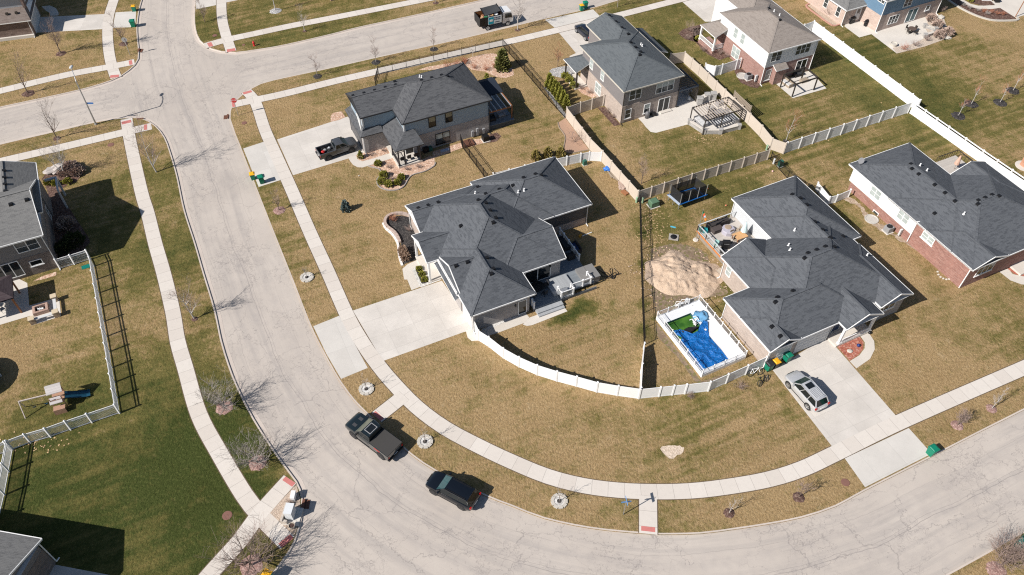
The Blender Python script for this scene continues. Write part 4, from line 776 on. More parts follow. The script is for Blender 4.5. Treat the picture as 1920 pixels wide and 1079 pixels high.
T((114.5,101),4.9,1.3,1,'bare tree with a dark mulch ring on the lawn beside the brown roofed house',ring=MULCH,ringr=.75,trunk_h=.3,r0=.075,nb=11)
T((53,176),5.0,1.6,2,'bare open-crowned tree in the grass strip at the upper left edge',ring=MULCH,ringr=.85,trunk_h=.28,r0=.08,nb=7)
T((106.7,260),5.3,1.5,3,'bare tree in the grass strip left of the street lamp',ring=MULCH,ringr=.5,trunk_h=.25,r0=.075,nb=8,twig=TWIGG)
T((232,82.7),3.6,1,4,'small bare tree behind the grey back of a stop sign',ring=MULCH,ringr=.7,trunk_h=.3,r0=.055,nb=9)
T((293.5,323),5.8,1.8,5,'bare tree throwing a long shadow across the street opposite the two bins',trunk_h=.18,r0=.085,nb=10,lean=-.15,bark=BARKP,twig=TWIG)
T((365,598.5),4.6,1.4,6,'bare tree in the grass strip level with the swing set fence',ring=MULCH,ringr=.35,trunk_h=.2,r0=.07,nb=9,lean=-.15,bark=BARKP,twig=TWIG)
rv=dict(vase=True,trunk_h=.22,r0=.085,nb=12,levels=3,bark=BARKG,twig=TWIGG)
T((421,764.5),3.5,1.75,7,'round bare crabapple tree, the upper of the two in the left grass strip',ring=PINKM,ringr=.85,**rv)
T((482.7,868.5),3.3,1.9,8,'round bare crabapple tree nearest the corner walkway',ring=PINKM,ringr=.85,**rv)
T((471,1061),4.1,2.2,9,'large brownish bare tree over the walk at the bottom edge',ring=PINKM,ringr=1.0,vase=True,trunk_h=.2,r0=.10,nb=13,twig=TWIG,bark=BARK)
T((384.5,42),3.5,1,10,'small bare tree in the corner strip at the top beside the street',trunk_h=.25,r0=.05,nb=9)
T((516.8,21),5,1,11,'pale tree trunk in a stone ring cut off by the top edge',ring=ROCKG,ringr=.95,trunk_h=.6,r0=.07,bark=BARKP,nb=6)
T((571.3,59),3.4,.9,12,'slim bare tree in the far grass strip right of the hydrant',ring=MULCH,ringr=.35,r0=.05,nb=7,bark=BARKP,twig=TWIGG)
T((595.3,143.4),2.9,.9,13,'small bare tree with a black mulch ring, leftmost of three along the north walk',ring=MULCHB,ringr=.65,r0=.045,nb=7,bark=BARKG)
T((705,117.4),3.0,.9,14,'small bare tree with a black mulch ring, middle of three along the north walk',ring=MULCHB,ringr=.7,r0=.045,nb=8,bark=BARKG)
T((813.6,92.7),2.9,.9,15,'small bare tree with a black mulch ring, rightmost of three along the north walk',ring=MULCHB,ringr=.65,r0=.045,nb=7,bark=BARKG)
T((817,6),3.2,.9,16,'bare tree cut by the top edge across the street from the truck',ring=MULCH,ringr=.5,r0=.045,nb=7,bark=BARKG)
T((970.5,56.7),5.2,1.6,17,'tall pale bare tree in front of the dump truck cab',ring=MULCH,ringr=.45,trunk_h=.35,r0=.08,nb=9,bark=BARKP,twig=TWIGG)
T((1157.5,14),4,1,18,'bare tree beside the two bins at the top edge',r0=.05,nb=7,bark=BARKG)
T((523.4,395),2.6,.9,19,'small bare tree in a pinkish chip ring in the middle grass strip',ring=PINKM,ringr=.75,r0=.045,nb=8)
sap=dict(r0=.03,nb=6,trunk_h=.4,levels=2,group='staked saplings',bark=BARKG,twig=TWIGG)
for i,(px,H,lb) in enumerate([((575.5,521),1.9,'tiny bare sapling in the stone ring beside the double driveway'),((687,730.5),2.2,'tiny bare sapling in the stone ring below the double driveway apron'),((797,829),2.4,'tiny bare sapling in the stone ring behind the two parked cars'),((1048.5,940.5),2.3,'tiny bare sapling in the stone ring at the outside of the bend')]):
    T(px,H,.7,30+i,lb,**sap); stone_ring(px,i,['ring of pale stones beside the double driveway','ring of pale stones below the double driveway apron','ring of pale stones behind the two parked cars','ring of pale stones at the outside of the bend'][i])
T((1367,962.5),2.3,.7,36,'small sapling with a pale trunk right of the red kerb pad',ring=MULCH,ringr=.5,r0=.035,nb=6,bark=BARKP,twig=TWIGG,levels=2)
T((1497.4,932.8),2.2,.8,37,'small dark sapling beside the round manhole lid',ring=MULCH,ringr=.55,r0=.035,nb=8,bark=BARK)
T((1794.5,798),2.0,.9,38,'low twiggy sapling in a reddish ring, nearer the green bin',ring=PINKM,ringr=.6,r0=.04,nb=10,trunk_h=.2,twig=TWIG)
T((1859,766.8),2.6,.8,39,'pale trunked sapling in a reddish ring near the right edge',ring=PINKM,ringr=.55,r0=.035,nb=6,bark=BARKP,twig=TWIGG)
T((1881,1056),2.9,1.8,40,'bushy bare tree in the bottom right corner below two bins',vase=True,trunk_h=.15,r0=.07,nb=14); bed_ring(G(1868,1070),.85,PINKM,77)
T((1045.7,125.6),3.0,.9,41,'small reddish bare tree in the grey rock bed',r0=.045,nb=8,twig=TWIGR)
T((1202.4,344.6),3.5,1.1,42,'small bare tree inside the tan fence corner',r0=.05,nb=9,twig=TWIG)
T((1473.4,265),4.1,.9,43,'slim pale tree with reddish twigs by the tan and white fence joint',ring=MULCHB,ringr=.4,r0=.05,nb=7,bark=BARKP,twig=TWIGR)
for i,(px,H,lb) in enumerate([((1796.8,217.5),2.9,'young tree in a black mulch ring, nearest the white fence corner'),((1821,195.7),3.6,'young tree with orange-red twigs in a black mulch ring'),((1874.6,193),3.2,'young tree in a black mulch ring, lower one near the right edge'),((1899,170.8),3.4,'young tree in a black mulch ring, upper one near the right edge')]):
    T(px,H,.6,50+i,lb,ring=MULCHB,ringr=.95,r0=.04,nb=6,trunk_h=.5,bark=BARKP,twig=TWIGR,group='row of young trees in black mulch rings')
T((886.7,108),2.2,.5,60,'thin sapling inside the black fence above the black roof',r0=.03,nb=5,bark=BARKP,levels=2,twig=TWIGG)
T((1076.7,267),1.9,.8,61,'small bare shrub tree in the tan mulch bed by the fence',r0=.03,nb=8,vase=True,trunk_h=.1,twig=TWIG)
T((120,328),4.2,1.2,62,'white stemmed birch clump beside the boulder bed',r0=.045,nb=7,stems=4,trunk_h=.5,bark=plain('birch_bark',(.66,.64,.61),.8,0,.15,8),twig=TWIGG)
# evergreens and shrubs
def leafmat(name,c1,c2,c3):
    b=NB(name); P=b.pos(); n=b.noise(P,2.2,3); k=b.vor(P,9,'F1','Color'); col=b.mix(b.mr(n,.3,.7),c1,c2); col=b.mix(b.mr(b.sep(k)[0],.55,.9),col,c3); m_=b.fin(col,.9,0,.1); return m_
ARB=leafmat('arborvitae_leaf',(.19,.20,.035),(.30,.30,.06),(.42,.38,.10)); BOX=leafmat('boxwood_leaf',(.21,.225,.04),(.32,.32,.065),(.48,.40,.12)); PINE=leafmat('pine_needles',(.14,.155,.05),(.23,.235,.08),(.31,.28,.11)); SPRUCE=leafmat('spruce_needles',(.10,.145,.14),(.16,.21,.20),(.22,.27,.26)); DKLEAF=leafmat('yew_leaf',(.035,.05,.018),(.055,.07,.028),(.08,.085,.035)); DRY=leafmat('dry_stems',(.34,.245,.20),(.47,.35,.295),(.58,.47,.40)); DRYR=leafmat('red_twigs',(.28,.10,.07),(.38,.16,.11),(.45,.25,.18)); OLIVEL=leafmat('olive_evergreen',(.22,.19,.055),(.33,.27,.09),(.43,.33,.13))
def leaves(mb,shape,n,size,seed,up=.4):
    rr=random.Random(seed)
    for i in range(n):
        p,out=shape(rr); s=size*rr.uniform(.6,1.3); d=(out+Vector((rr.uniform(-.7,.7),rr.uniform(-.7,.7),rr.uniform(-.3,.7)+up))).normalized(); a=d.orthogonal().normalized(); a.rotate(Matrix.Rotation(rr.uniform(0,6.28),3,d)); w=a*s*.33
        tip=p+d*s; b_=d.cross(a)*s*.33; mb.add([p-w,p+w,tip+w*.35,tip-w*.35],[(0,1,2,3)]); mb.add([p-b_,p+b_,tip+b_*.35,tip-b_*.35],[(0,1,2,3)])
def cone_shape(R_,H,pw=.8):
    def f(rr):
        z=rr.random()**1.15; a=rr.uniform(0,6.28); r=R_*((1-z)**pw)*rr.uniform(.55,1.02)*(1+.16*math.sin(a*5+z*9)); return Vector((r*math.cos(a),r*math.sin(a),.05+z*H)),Vector((math.cos(a),math.sin(a),.2))
    return f
def dome_shape(R_,H):
    def f(rr):
        u=rr.uniform(-.35,1); a=rr.uniform(0,6.28); c=math.sqrt(max(0,1-u*u)); k=rr.uniform(.6,1.0)*(1+.12*math.sin(a*4+u*7)); return Vector((R_*c*k*math.cos(a),R_*c*k*math.sin(a),H*(.38+.58*u*k))),Vector((c*math.cos(a),c*math.sin(a),u))
    return f
def shrub(px,label,shape,n,size,mat,seed,name='shrub',cat='shrub',group='foundation shrubs',trunk=None,up=.4,at=None):
    p=at or G(*px); root=thing(name,label,cat,p,0,group); mb=MB(); leaves(mb,shape,n,size,seed,up); mb.build('foliage',mat,root,uv=False); mb=MB(); mb.tube([(0,0,-.05),(0,0,trunk or .4)],[.05,.03],6); mb.build('stem',BARK,root); return root
q=Zm(860,20,4.497)
for i,p in enumerate([(762,642),(787,672),(810,699),(833,726),(856,755),(880,788),(906,824)]):
    shrub(q(*p),'cone shaped arborvitae in the row beside the black fence, '+['topmost','second from the top','third from the top','in the middle','third from the bottom','second from the bottom','lowest by the tan fence'][i],cone_shape(.60,2.1,.75),620,.24,ARB,i,'arborvitae','arborvitae','row of arborvitae')
shrub(q(370,490),'dark green pine in the wood-chip bed inside the black fence',cone_shape(1.08,3.1,.5),1400,.32,PINE,20,'pine_tree','tree','evergreens',1.0)
for i,(p,lb) in enumerate([((900,568),'upper'),((935,600),'middle'),((970,648),'lower')]): shrub(q(*p),'rounded green shrub beside the grey house porch, '+lb+' of three',dome_shape(.55,.8),380,.2,ARB,30+i)
shrub(q(237,590),'pointed evergreen tip just behind the black canopy',cone_shape(.35,1.1),200,.2,ARB,24,'arborvitae','arborvitae')
q=Zm(640,270,10.787)
for i,(x,y,r,lb) in enumerate([(745,430,.55,'beside the curved porch walk'),(862,665,.66,'at the inner bend of the bed edging'),(820,795,.62,'at the left rim of the bed'),(962,850,.62,'at the front rim of the bed'),(1215,708,.55,'farthest right in the bed'),(1142,818,.55,'right of the front middle')]): shrub(q(x,y),'round boxwood in the wood-chip bed, '+lb,dome_shape(r*.8,r*1.25),520,.17,BOX,40+i,'boxwood','shrub','round boxwoods in the wood-chip bed')
shrub(q(392,285),'small cone shaped shrub by the brick garage corner',cone_shape(.42,1.0),300,.17,ARB,47)
q=Zm(760,470,7.193)
for i,(x,y,lb) in enumerate([(190,268,'top'),(225,338,'middle'),(260,408,'bottom')]): shrub(q(x,y),'small green boxwood in the white edged bed, '+lb+' of three',dome_shape(.36,.55),300,.15,BOX,50+i,'boxwood','shrub','three boxwoods in the white edged bed')
shrub((649,395),'blue spruce alone on the tan front lawn',cone_shape(.55,1.5,.7),520,.22,SPRUCE,55,'blue_spruce','tree','evergreens')
q=Zm(880,280,4.497)
for i,(x,y,lb) in enumerate([(560,62,'left'),(660,40,'middle'),(770,35,'right')]): shrub(q(x,y+20),'olive green evergreen behind the middle ranch roof, '+lb+' of three',cone_shape(.62,1.35,.6),420,.24,OLIVEL,60+i,'evergreen_shrub','shrub','olive evergreens behind the white fence')
a=Zm(0,270,4.497)
for i,(x,y,r,lb) in enumerate([(640,850,1.15,'largest dark shrub in the left house shadow'),(545,905,.85,'dark shrub nearest the picket fence in the left house shadow'),(570,700,.95,'greyish bare shrub in the left house shadow')]): shrub(a(x,y),lb,dome_shape(r,r*1.4),700,.26,DKLEAF if i<2 else DRY,66+i)
for i,(x,y,lb) in enumerate([(412,335,'left'),(478,342,'middle'),(575,330,'right')]): shrub(a(x,y),'rounded green shrub under the birch bed, '+lb+' of three',dome_shape(.5,.6),320,.18,BOX,70+i)
for i,(x,y,r,lb) in enumerate([(600,215,1.0,'upper left'),(650,245,.95,'right'),(560,255,.8,'lower left')]): shrub(a(x,y),'dry brown shrub mound beside the pale boulder, '+lb,dome_shape(r,r*.85),1100,.24,DRY,75+i)
mb=MB(); mb.blob((0,0,.25),(1.5,.75,.5),3,.5,3); o=mb.build('boulder',plain('pale_boulder',(.50,.45,.42),.9,0,.2,3)); o.location=G(*a(490,225)); o.rotation_euler=(0,0,R(35)); tag(o,'long pale boulder beside the birch clump','boulder')
# dry twiggy shrubs
def twiggy(px,H,sp,seed,label,mat=None,group='dry twiggy shrubs'):
    p=G(*px); root=thing('bare_shrub',label,'shrub',p,0,group); mt=MB(); mc=MB(); branch_tree(mt,mc,(0,0,0),H,sp,seed,vase=True,trunk_h=.06,r0=.03,nb=13,levels=2); mt.v+=[]; mt.build('stems',mat or TWIG,root,uv=False); mc.build('twigs',mat or TWIG,root,uv=False)
t=Zm(1600,0,4.497); v_=Zm(1500,0,10.787)
twiggy(v_(580,330),1.9,1.1,80,'tall round brown shrub against the blush brick garage'); 
for i,(x,y,H,lb) in enumerate([(425,420,1.0,'leftmost along the patio rim'),(520,390,1.0,'second along the patio rim'),(615,345,.9,'third along the patio rim'),(715,320,1.4,'reddish, beside the far end of the patio'),(790,300,1.5,'largest, at the right end of the patio'),(700,235,1.5,'beside the stone seat wall'),(650,180,1.4,'nearest the blue house wall'),(740,100,1.0,'alone on the grass by the blue house corner')]): (shrub(t(x,y),'brown bare shrub '+lb,dome_shape(H*.55,H*.9),420,.22,DRY,81+i) if 3<=i<=6 else twiggy(t(x,y),H,H*.75,81+i,'brown bare shrub '+lb,DRYR if i==0 else None))
q=Zm(1100,20,4.497)
twiggy(q(870,175),1.6,1.0,90,'brown bare shrub in front of the white porch'); 
for i,(x,y) in enumerate([(850,240),(910,215),(950,190)]): twiggy(q(x,y),.8,.6,91+i,'dry plant clump in the mulch bed before the white porch, '+['left','middle','right'][i])
for i,(x,y) in enumerate([(980,345),(1130,365),(1190,395)]): twiggy(q(x,y),.8,.6,94+i,'dry plant below the white porch, '+['left','middle','right'][i])
shrub(q(938,250),'green shrub against the white porch steps',dome_shape(.45,.7),260,.18,BOX,97)
q=Zm(860,20,4.497)
for i,(x,y) in enumerate([(40,430),(130,490),(230,505),(300,480)]): twiggy(q(x,y),.7,.7,100+i,'low red-brown shrub in the pale wood-chip bed, '+['far left','left','middle','right'][i],TWIGR)
for i,(x,y) in enumerate([(985,118),(1060,105),(1130,92)]): twiggy((620+x/4.497,100+y/4.497),.9,.9,105+i,'red twig shrub above the black roof, '+['left','middle','right'][i],TWIGR)
for i,(x,y) in enumerate([(1030,665),(1100,700),(1255,860),(1300,905)]): twiggy(q(x,y),.7,.6,110+i,'dry stems along the grey house wall, '+['first by the porch','second by the porch','upper by the wall corner','lower by the wall corner'][i])
q=Zm(640,270,10.787)
for i,(x,y) in enumerate([(960,490),(1330,530),(1560,480),(615,235),(860,155),(1020,730)]): twiggy(q(x,y),.5,.55,115+i,'low dry plant in the wood-chip bed, '+['centre','right of centre','far right','by the garage wall','near the porch wall','front'][i])
q=Zm(660,280,4.497)
for i,(x,y) in enumerate([(440,880),(455,910),(430,850)]): shrub(q(x,y+20),'dried hydrangea clump at the end of the black mulch bed, '+['middle','lower','upper'][i],dome_shape(.5,.85),260,.2,leafmat('dry_hydrangea%d'%i,(.30,.20,.14),(.42,.30,.22),(.5,.38,.3)),122+i)
twiggy(q(345,605),.9,.8,126,'bare reddish shrub in the curved end of the black mulch bed',TWIGR); twiggy(q(480,690),.7,.8,127,'low dry plant in the middle of the black mulch bed')
twiggy((1387,727),.8,.8,128,'dead twiggy bush on the tan lawn left of the bicycles'); twiggy((1293,745),.6,.6,129,'dead weed clump against the white fence')
twiggy(Zm(380,840,4.516)(745,470),.55,.4,130,'dead shrub in the gravel corner behind the white cabinet')
# ------------------------------------------------------------------ beds, patios, paths
q=Zm(640,270,10.787)
sheet('mulch_bed',[q(540,455),q(700,400),q(1050,285),q(1170,490),q(1600,340),q(1800,240),q(1890,300),q(1880,450),q(1700,560),q(1480,620),q(1380,680),q(1330,760),q(1270,860),q(1160,930),q(1000,950),q(860,925),q(760,870),q(720,800),q(725,720),q(790,640),q(800,560),q(760,510),q(680,490)],.016,CHIP)
sheet('mulch_bed',[q(290,235),q(470,180),q(930,70),q(985,185),q(640,300),q(420,355),q(350,330),q(320,290)],.016,CHIP)
sheet('path',[q(135,275),q(290,235),q(330,310),q(420,358),q(985,190),q(1050,285),q(560,440),q(430,480),q(330,475),q(240,430),q(180,355)],.012,CONC)
edg=[q(x,y) for x,y in((540,455),(680,490),(760,510),(800,560),(790,640),(725,720),(720,800),(760,870),(860,925),(1000,950),(1160,930),(1270,860),(1330,760),(1380,680),(1480,620),(1700,560),(1880,450),(1900,380))]
def edging(px,w,h,mat,label,name='bed_edging',cat='edging',closed=False):
    P=catmull(Gs(px),.35); 
    mb=MB(); 
    for i in range(len(P)-1): mb.bar(P[i]+Vector((0,0,h/2)),P[i+1]+Vector((0,0,h/2)),w,h)
    o=mb.build(name,mat); return tag(o,label,cat)
EDGC=plain('edging_concrete',(.33,.30,.28),.9,0,.15,5)
edging(edg,.12,.12,EDGC,'concrete edging winding round the wood-chip bed with boxwoods')
q=Zm(620,100,4.497); sheet('mulch_bed',[q(860,890),q(1110,800),q(1100,755),q(860,830)],.018,CHIP); sheet('mulch_bed',[q(0,530),q(20,505),q(90,490),q(125,540),q(0,580)],.018,CHIP,True)
sheet('mulch_bed',[q(1110,760),q(1185,790),q(1300,755),q(1290,720),q(1150,735)],.020,CHIP); sheet('mulch_bed',[q(1300,760),q(1330,690),q(1400,670),q(1440,700),q(1400,745)],.020,MULCH,True)
q=Zm(860,20,4.497)
sheet('mulch_bed',[q(20,430),q(120,390),q(240,365),q(330,370),q(390,420),q(460,500),q(465,545),q(400,570),q(300,555),q(220,515),q(110,500)],.016,CHIP,True)
sheet('mulch_bed',[(x,y) for x,y in((783,132),(800,126),(850,118),(880,112),(870,122),(820,131))],.016,CHIP)
sheet('rock_bed',[q(775,545),q(765,510),q(790,490),q(860,475),q(920,465),q(960,500),q(980,530),q(930,560),q(860,568)],.016,ROCKG,True)
sheet('rock_bed',[q(985,650),q(1080,630),q(1165,720),q(1130,740),q(1040,700)],.016,CHIP); sheet('rock_bed',[q(715,650),q(740,645),q(910,880),q(890,905)],.016,ROCKG)
sheet('mulch_bed',[q(1170,820),q(1230,815),q(1365,965),q(1310,975)],.016,MULCH); sheet('path',[q(935,385),q(1000,355),q(1070,330),q(1060,430),q(960,570),q(1000,625),q(940,590)],.012,CONC)
q=Zm(960,0,2.998); sheet('mulch_bed',[q(260,690),q(300,665),q(430,840),q(330,860),q(290,850),q(298,770),q(265,720)],.016,plain('tan_mulch',(.42,.27,.19),.95,0,.25,6)); edging([q(430,845),q(330,862),q(290,850),q(298,770),q(265,720),q(258,690)],.1,.1,WOODT,'dark edging round the tan bed at the fence')
q=Zm(660,280,4.497)
sheet('mulch_bed',[q(300,650),q(295,600),q(340,570),q(420,560),q(500,580),q(545,690),q(560,930),q(440,970),q(400,890),q(415,790),q(380,710)],.016,MULCHB)
def blockwall(px,w,h,mat,label,n=.45):
    P=catmull(Gs(px),n); o=P[0].copy(); root=thing('stone_edging',label,'edging',o,0,'curved edgings of the black mulch bed')
    for i in range(len(P)-1):
        mb=MB(); a,b_=P[i]-o,P[i+1]-o; mb.bar(a.lerp(b_,.03)+Vector((0,0,h/2)),a.lerp(b_,.97)+Vector((0,0,h/2)),w,h); mb.build('edging_block',mat,root)
blockwall([q(*p) for p in((495,572),(430,550),(350,553),(295,580),(278,625),(300,665),(350,700),(385,745),(405,795))],.34,.32,plain('pinkish_block',(.46,.36,.31),.9,0,.15,5),'curved wall of pinkish blocks round the black mulch bed')
blockwall([q(*p) for p in((262,625),(285,672),(335,715),(370,765),(390,815),(395,880),(405,930),(425,985))],.26,.14,plain('white_rubble',(.74,.72,.70),.9,0,.1,6),'white stone rubble line outside the pinkish block wall')
sheet('path',[q(425,1010),q(470,970),q(560,930),q(600,985),q(640,1079),q(540,1100),q(440,1100)],.012,CONC); q=Zm(720,440,4.497); sheet('path',[q(160,290),q(230,240),q(300,210),q(385,330),q(480,370),q(310,440),q(232,470)],.0145,CONC)
q=Zm(760,470,7.193); sheet('rock_bed',[q(95,270),q(110,240),q(240,190),q(350,390),q(475,365),q(480,400),q(215,498),q(190,480)],.02,WROCK); sheet('mulch_bed',[q(140,270),q(150,245),q(235,212),q(340,400),q(320,425),q(235,452),q(215,440)],.024,MULCHB)
q=Zm(860,420,4.497); sheet('path',[q(60,900),q(110,880),q(125,900),q(170,985),q(110,990),q(75,960)],.014,CONC); sheet('path',[q(180,905),q(470,770),q(560,745),q(595,790),q(570,830),q(330,920),q(245,945)],.012,CONC); sheet('path',[q(540,850),q(600,790),q(880,692),q(917,738),q(620,855),q(575,862)],.013,CONCN); sheet('rock_bed',[q(190,890),q(460,775),q(480,790),q(210,910)],.018,WROCK)
q=Zm(1420,600,4.497); sheet('mulch_bed',[q(590,135),q(660,200),q(850,125),q(895,190),q(890,250),q(850,300),q(778,345)],.016,MULCHR); sheet('path',[q(778,350),q(860,300),q(905,240),q(905,190),q(855,120),q(930,95),q(985,180),q(990,250),q(950,330),q(835,410)],.014,CONC)
for x,y,m_,n_,lb in((850,222,plain('blue_glaze',(.02,.04,.16),.15,0,.05,4),'gazing_ball','dark blue garden ball on the red mulch'),(780,265,STONEW,'stepping_stone','flat pale stone lying on the red mulch'),(945,115,BLK,'path_light','small black light beside the curved front walk')):
    mb=MB(); mb.blob((0,0,.15 if n_!='stepping_stone' else .05),(.2,.2,.18) if n_!='stepping_stone' else (.33,.28,.08),4,.15,2); o=mb.build(n_,m_,smooth=True); o.location=G(*q(x,y)); tag(o,lb,n_.replace('_',' '))
q=Zm(1580,240,3.3706); sheet('path',[q(990,910),q(1045,890),q(1075,925),q(1146,940),q(1250,930),q(1250,1000),q(1130,990),q(1060,965)],.012,CONC); sheet('mulch_bed',[q(1040,890),q(1146,850),q(1300,800),q(1300,930),q(1146,940),q(1085,925)],.016,MULCHR)
DIRT=strand('bare_soil',(.30,.225,.165),(.40,.31,.235),(.46,.38,.30),5); DIRTD=strand('dark_soil',(.20,.145,.10),(.28,.21,.15),(.16,.15,.06),4)
ragged('soil_strip',[q(40,440),q(100,470),q(180,560),q(300,650),q(420,720),q(520,790),q(640,880),q(757,997),q(735,1005),q(690,960),q(560,850),q(500,800),q(380,720),q(230,640),q(130,560),q(100,500),q(5,455)],.008,DIRT)
r=Zm(1300,0,4.497); sheet('mulch_bed',[r(0,240),r(60,235),r(60,370),r(150,450),r(240,440),r(300,480),r(220,510),r(120,460),r(50,390),r(0,340)],.016,MULCH); sheet('mulch_bed',[r(345,600),r(380,570),r(440,600),r(570,720),r(540,745),r(480,735),r(400,700)],.016,MULCH,True)
sheet('mulch_bed',[(1272,63),(1280,56),(1300,50),(1315,46),(1318,70),(1330,85),(1310,80),(1285,74)],.016,MULCH,True)
t=Zm(1600,0,4.497); v_=Zm(1500,0,10.787); sheet('patio',[t(-60,170),t(50,150),t(200,265),t(690,120),t(760,150),t(820,310),t(365,452),t(152,290),t(50,318),t(-75,225)],.012,CONCN,uvdir=26); sheet('gravel_bed',[t(330,405),t(480,380),t(560,345),t(640,300),t(600,230),t(640,170),t(700,125),t(760,150),t(822,315),t(600,395),t(365,454)],.016,strand('pale_sand_gravel',(.56,.47,.39),(.62,.53,.445),(.52,.43,.35),14))
sheet('gravel_bed',[v_(150,110),v_(230,90),v_(320,140),v_(860,480),v_(780,520),v_(660,520),v_(560,450)],.014,GRAVEL); edging([v_(180,85),v_(120,120),v_(140,160),v_(330,300),v_(560,470),v_(650,525),v_(720,530),v_(840,490)],.25,.14,plain('salmon_edging',(.48,.26,.21),.9,0,.1,5),'salmon block edging round the gravel bed at the blush brick garage')
v_=Zm(1760,0,10.787); sheet('mulch_bed',[v_(150,-10),v_(400,0),v_(500,70),v_(640,140),v_(800,185),v_(1050,190),v_(1240,165),v_(1560,370),v_(1560,390),v_(1150,410),v_(900,360),v_(650,260),v_(400,140)],.014,MULCH); sheet('path',[v_(400,-20),v_(520,10),v_(640,80),v_(800,120),v_(1140,110),v_(1060,30),v_(1300,-20),v_(1900,-40),v_(1900,260),v_(1560,365),v_(1240,165),v_(1050,190),v_(800,185),v_(640,140),v_(500,70)],.010,CONC); sheet('mulch_bed',[v_(560,-30),v_(800,-30),v_(1060,30),v_(1140,105),v_(900,122),v_(680,70)],.018,MULCH)
edging([v_(150,-10),v_(390,150),v_(650,285),v_(900,380),v_(1150,430),v_(1560,425),v_(1600,390),v_(1570,360)],.3,.2,STONEW,'pale block edging round the long mulch bed at the top right corner')
for i,(x,y) in enumerate([(500,120),(620,180),(780,230),(910,250),(980,300),(1060,270),(1180,300),(1300,310)]): twiggy(v_(x,y),.6,.5,140+i,'dry clump in the long top right mulch bed, '+['first','second','third','fourth','fifth','sixth','seventh','last'][i]+' from the left',TWIGR if i in(3,5,6,7) else TWIGG)
q=Zm(380,840,4.516); sheet('gravel_bed',[q(568,550),q(770,335),q(795,315),q(825,430),q(828,520),q(818,610),q(795,700),q(775,745)],.012,GRAVEL)
a=Zm(0,270,4.497); sheet('mulch_bed',[a(350,300),a(380,260),a(500,190),a(620,165),a(700,200),a(700,260),a(640,320),a(520,380),a(560,500),a(700,720),a(760,830),a(700,900),a(500,960),a(440,640),a(400,400)],.014,MULCH,True)
q=Zm(0,500,8.994); sheet('patio',[q(-100,130),q(300,200),q(460,280),q(495,665),q(845,560),q(1000,560),q(1025,835),q(530,998),q(505,835),q(0,985),q(-100,1010)],.012,CONCN,uvdir=26); sheet('gravel_bed',[q(560,250),q(730,160),q(950,90),q(950,150),q(760,210)],.016,CHIP)
# pale sand patch, dark scraps of ground
ragged('sand_patch',[(1238,840),(1248,835),(1262,834),(1278,838),(1285,847),(1272,853),(1258,858),(1246,853)],.010,strand('pale_sand',(.60,.49,.39),(.70,.58,.47),(.5,.4,.3),8),True)
q=Zm(1180,480,4.497)
ragged('soil_patch',[q(180,-60),q(420,-100),q(640,-20),q(680,100),q(760,240),q(820,330),q(660,350),q(480,450),q(240,510),q(220,430),q(190,250)],.008,DIRTD,True)
ragged('soil_patch',[q(225,580),q(270,620),q(610,1060),q(640,1050),q(1000,930),q(1090,860),q(1130,900),q(960,985),q(700,1060),q(580,1079),q(400,850),q(240,680)],.009,DIRTD,amp=.07)
# ------------------------------------------------------------------ vehicles
P_SIL=paint('silver_paint',(.60,.61,.63),.32,.4); P_BLK=paint('black_paint',(.005,.007,.011),.18,.0,.4); P_GRY=paint('slate_grey_paint',(.10,.105,.115),.3,.4); P_NAVY=paint('dark_navy_paint',(.015,.02,.035),.22,.2); P_GRN=paint('black_green_paint',(.011,.018,.021),.18,.1,1.0); P_WHT=paint('white_cab_paint',(.74,.74,.74),.3,.0)
def loft(mb,st,mi=0):
    vs=[];fs=[]
    for x,w,zb,zs,zt in st:
        half=[(w*.80,zb),(w*.97,zb+.10),(w,zb+(zs-zb)*.45),(w*.985,zs-.06),(w*.93,zs+(zt-zs)*.55),(w*.70,zt)]
        ring=[(y,z) for y,z in half]+[(-y,z) for y,z in reversed(half)]
        vs+=[(x,y,z) for y,z in ring]
    n=12
    for i in range(len(st)-1):
        for k in range(n): k2=(k+1)%n; fs.append((i*n+k,(i+1)*n+k,(i+1)*n+k2,i*n+k2))
    fs.append(tuple(range(n))); fs.append(tuple((len(st)-1)*n+k for k in reversed(range(n))))
    return mb.add(vs,fs,mi)
def wheel(root,x,y,r,w,rim,side):
    mb=MB(); mb.lathe((0,0,0),[(r*.72,-w/2),(r*.95,-w/2),(r,-w*.36),(r,w*.36),(r*.95,w/2),(r*.72,w/2)],22); M=Matrix.Translation((x,y,r))@Matrix.Rotation(R(90),4,'X'); mb.v=[tuple(M@Vector(v)) for v in mb.v]; t=mb.build('wheel',RUB,root)
    mb=MB(); mb.lathe((0,0,0),[(r*.66,-.02),(r*.70,w/2+.004),(r*.62,w/2+.012),(r*.56,w/2-.02)],20)
    for k in range(5):
        a=6.283*k/5; M2=Matrix.Rotation(a,4,'Z'); mb.box(-.045,0,w/2-.03,.045,r*.62,w/2+.012,0,M2)
    mb.cyl((0,0,w/2-.03),r*.16,r*.14,.05,10); M=Matrix.Translation((x,y,r))@Matrix.Rotation(R(-90 if side>0 else 90),4,'X'); mb.v=[tuple(M@Vector(v)) for v in mb.v]; mb.build('rim',rim,t)
def place(pf,pr,z,r,W,side,off=0):
    F=G(*pf,z+r); B=G(*pr,z+r); d=(F-B); d.z=0; d.normalize(); left=Vector((-d.y,d.x,0)); c=(F+B)/2-left*side*(W/2-.1)+d*off; c.z=z
    return c,math.atan2(d.y,d.x)
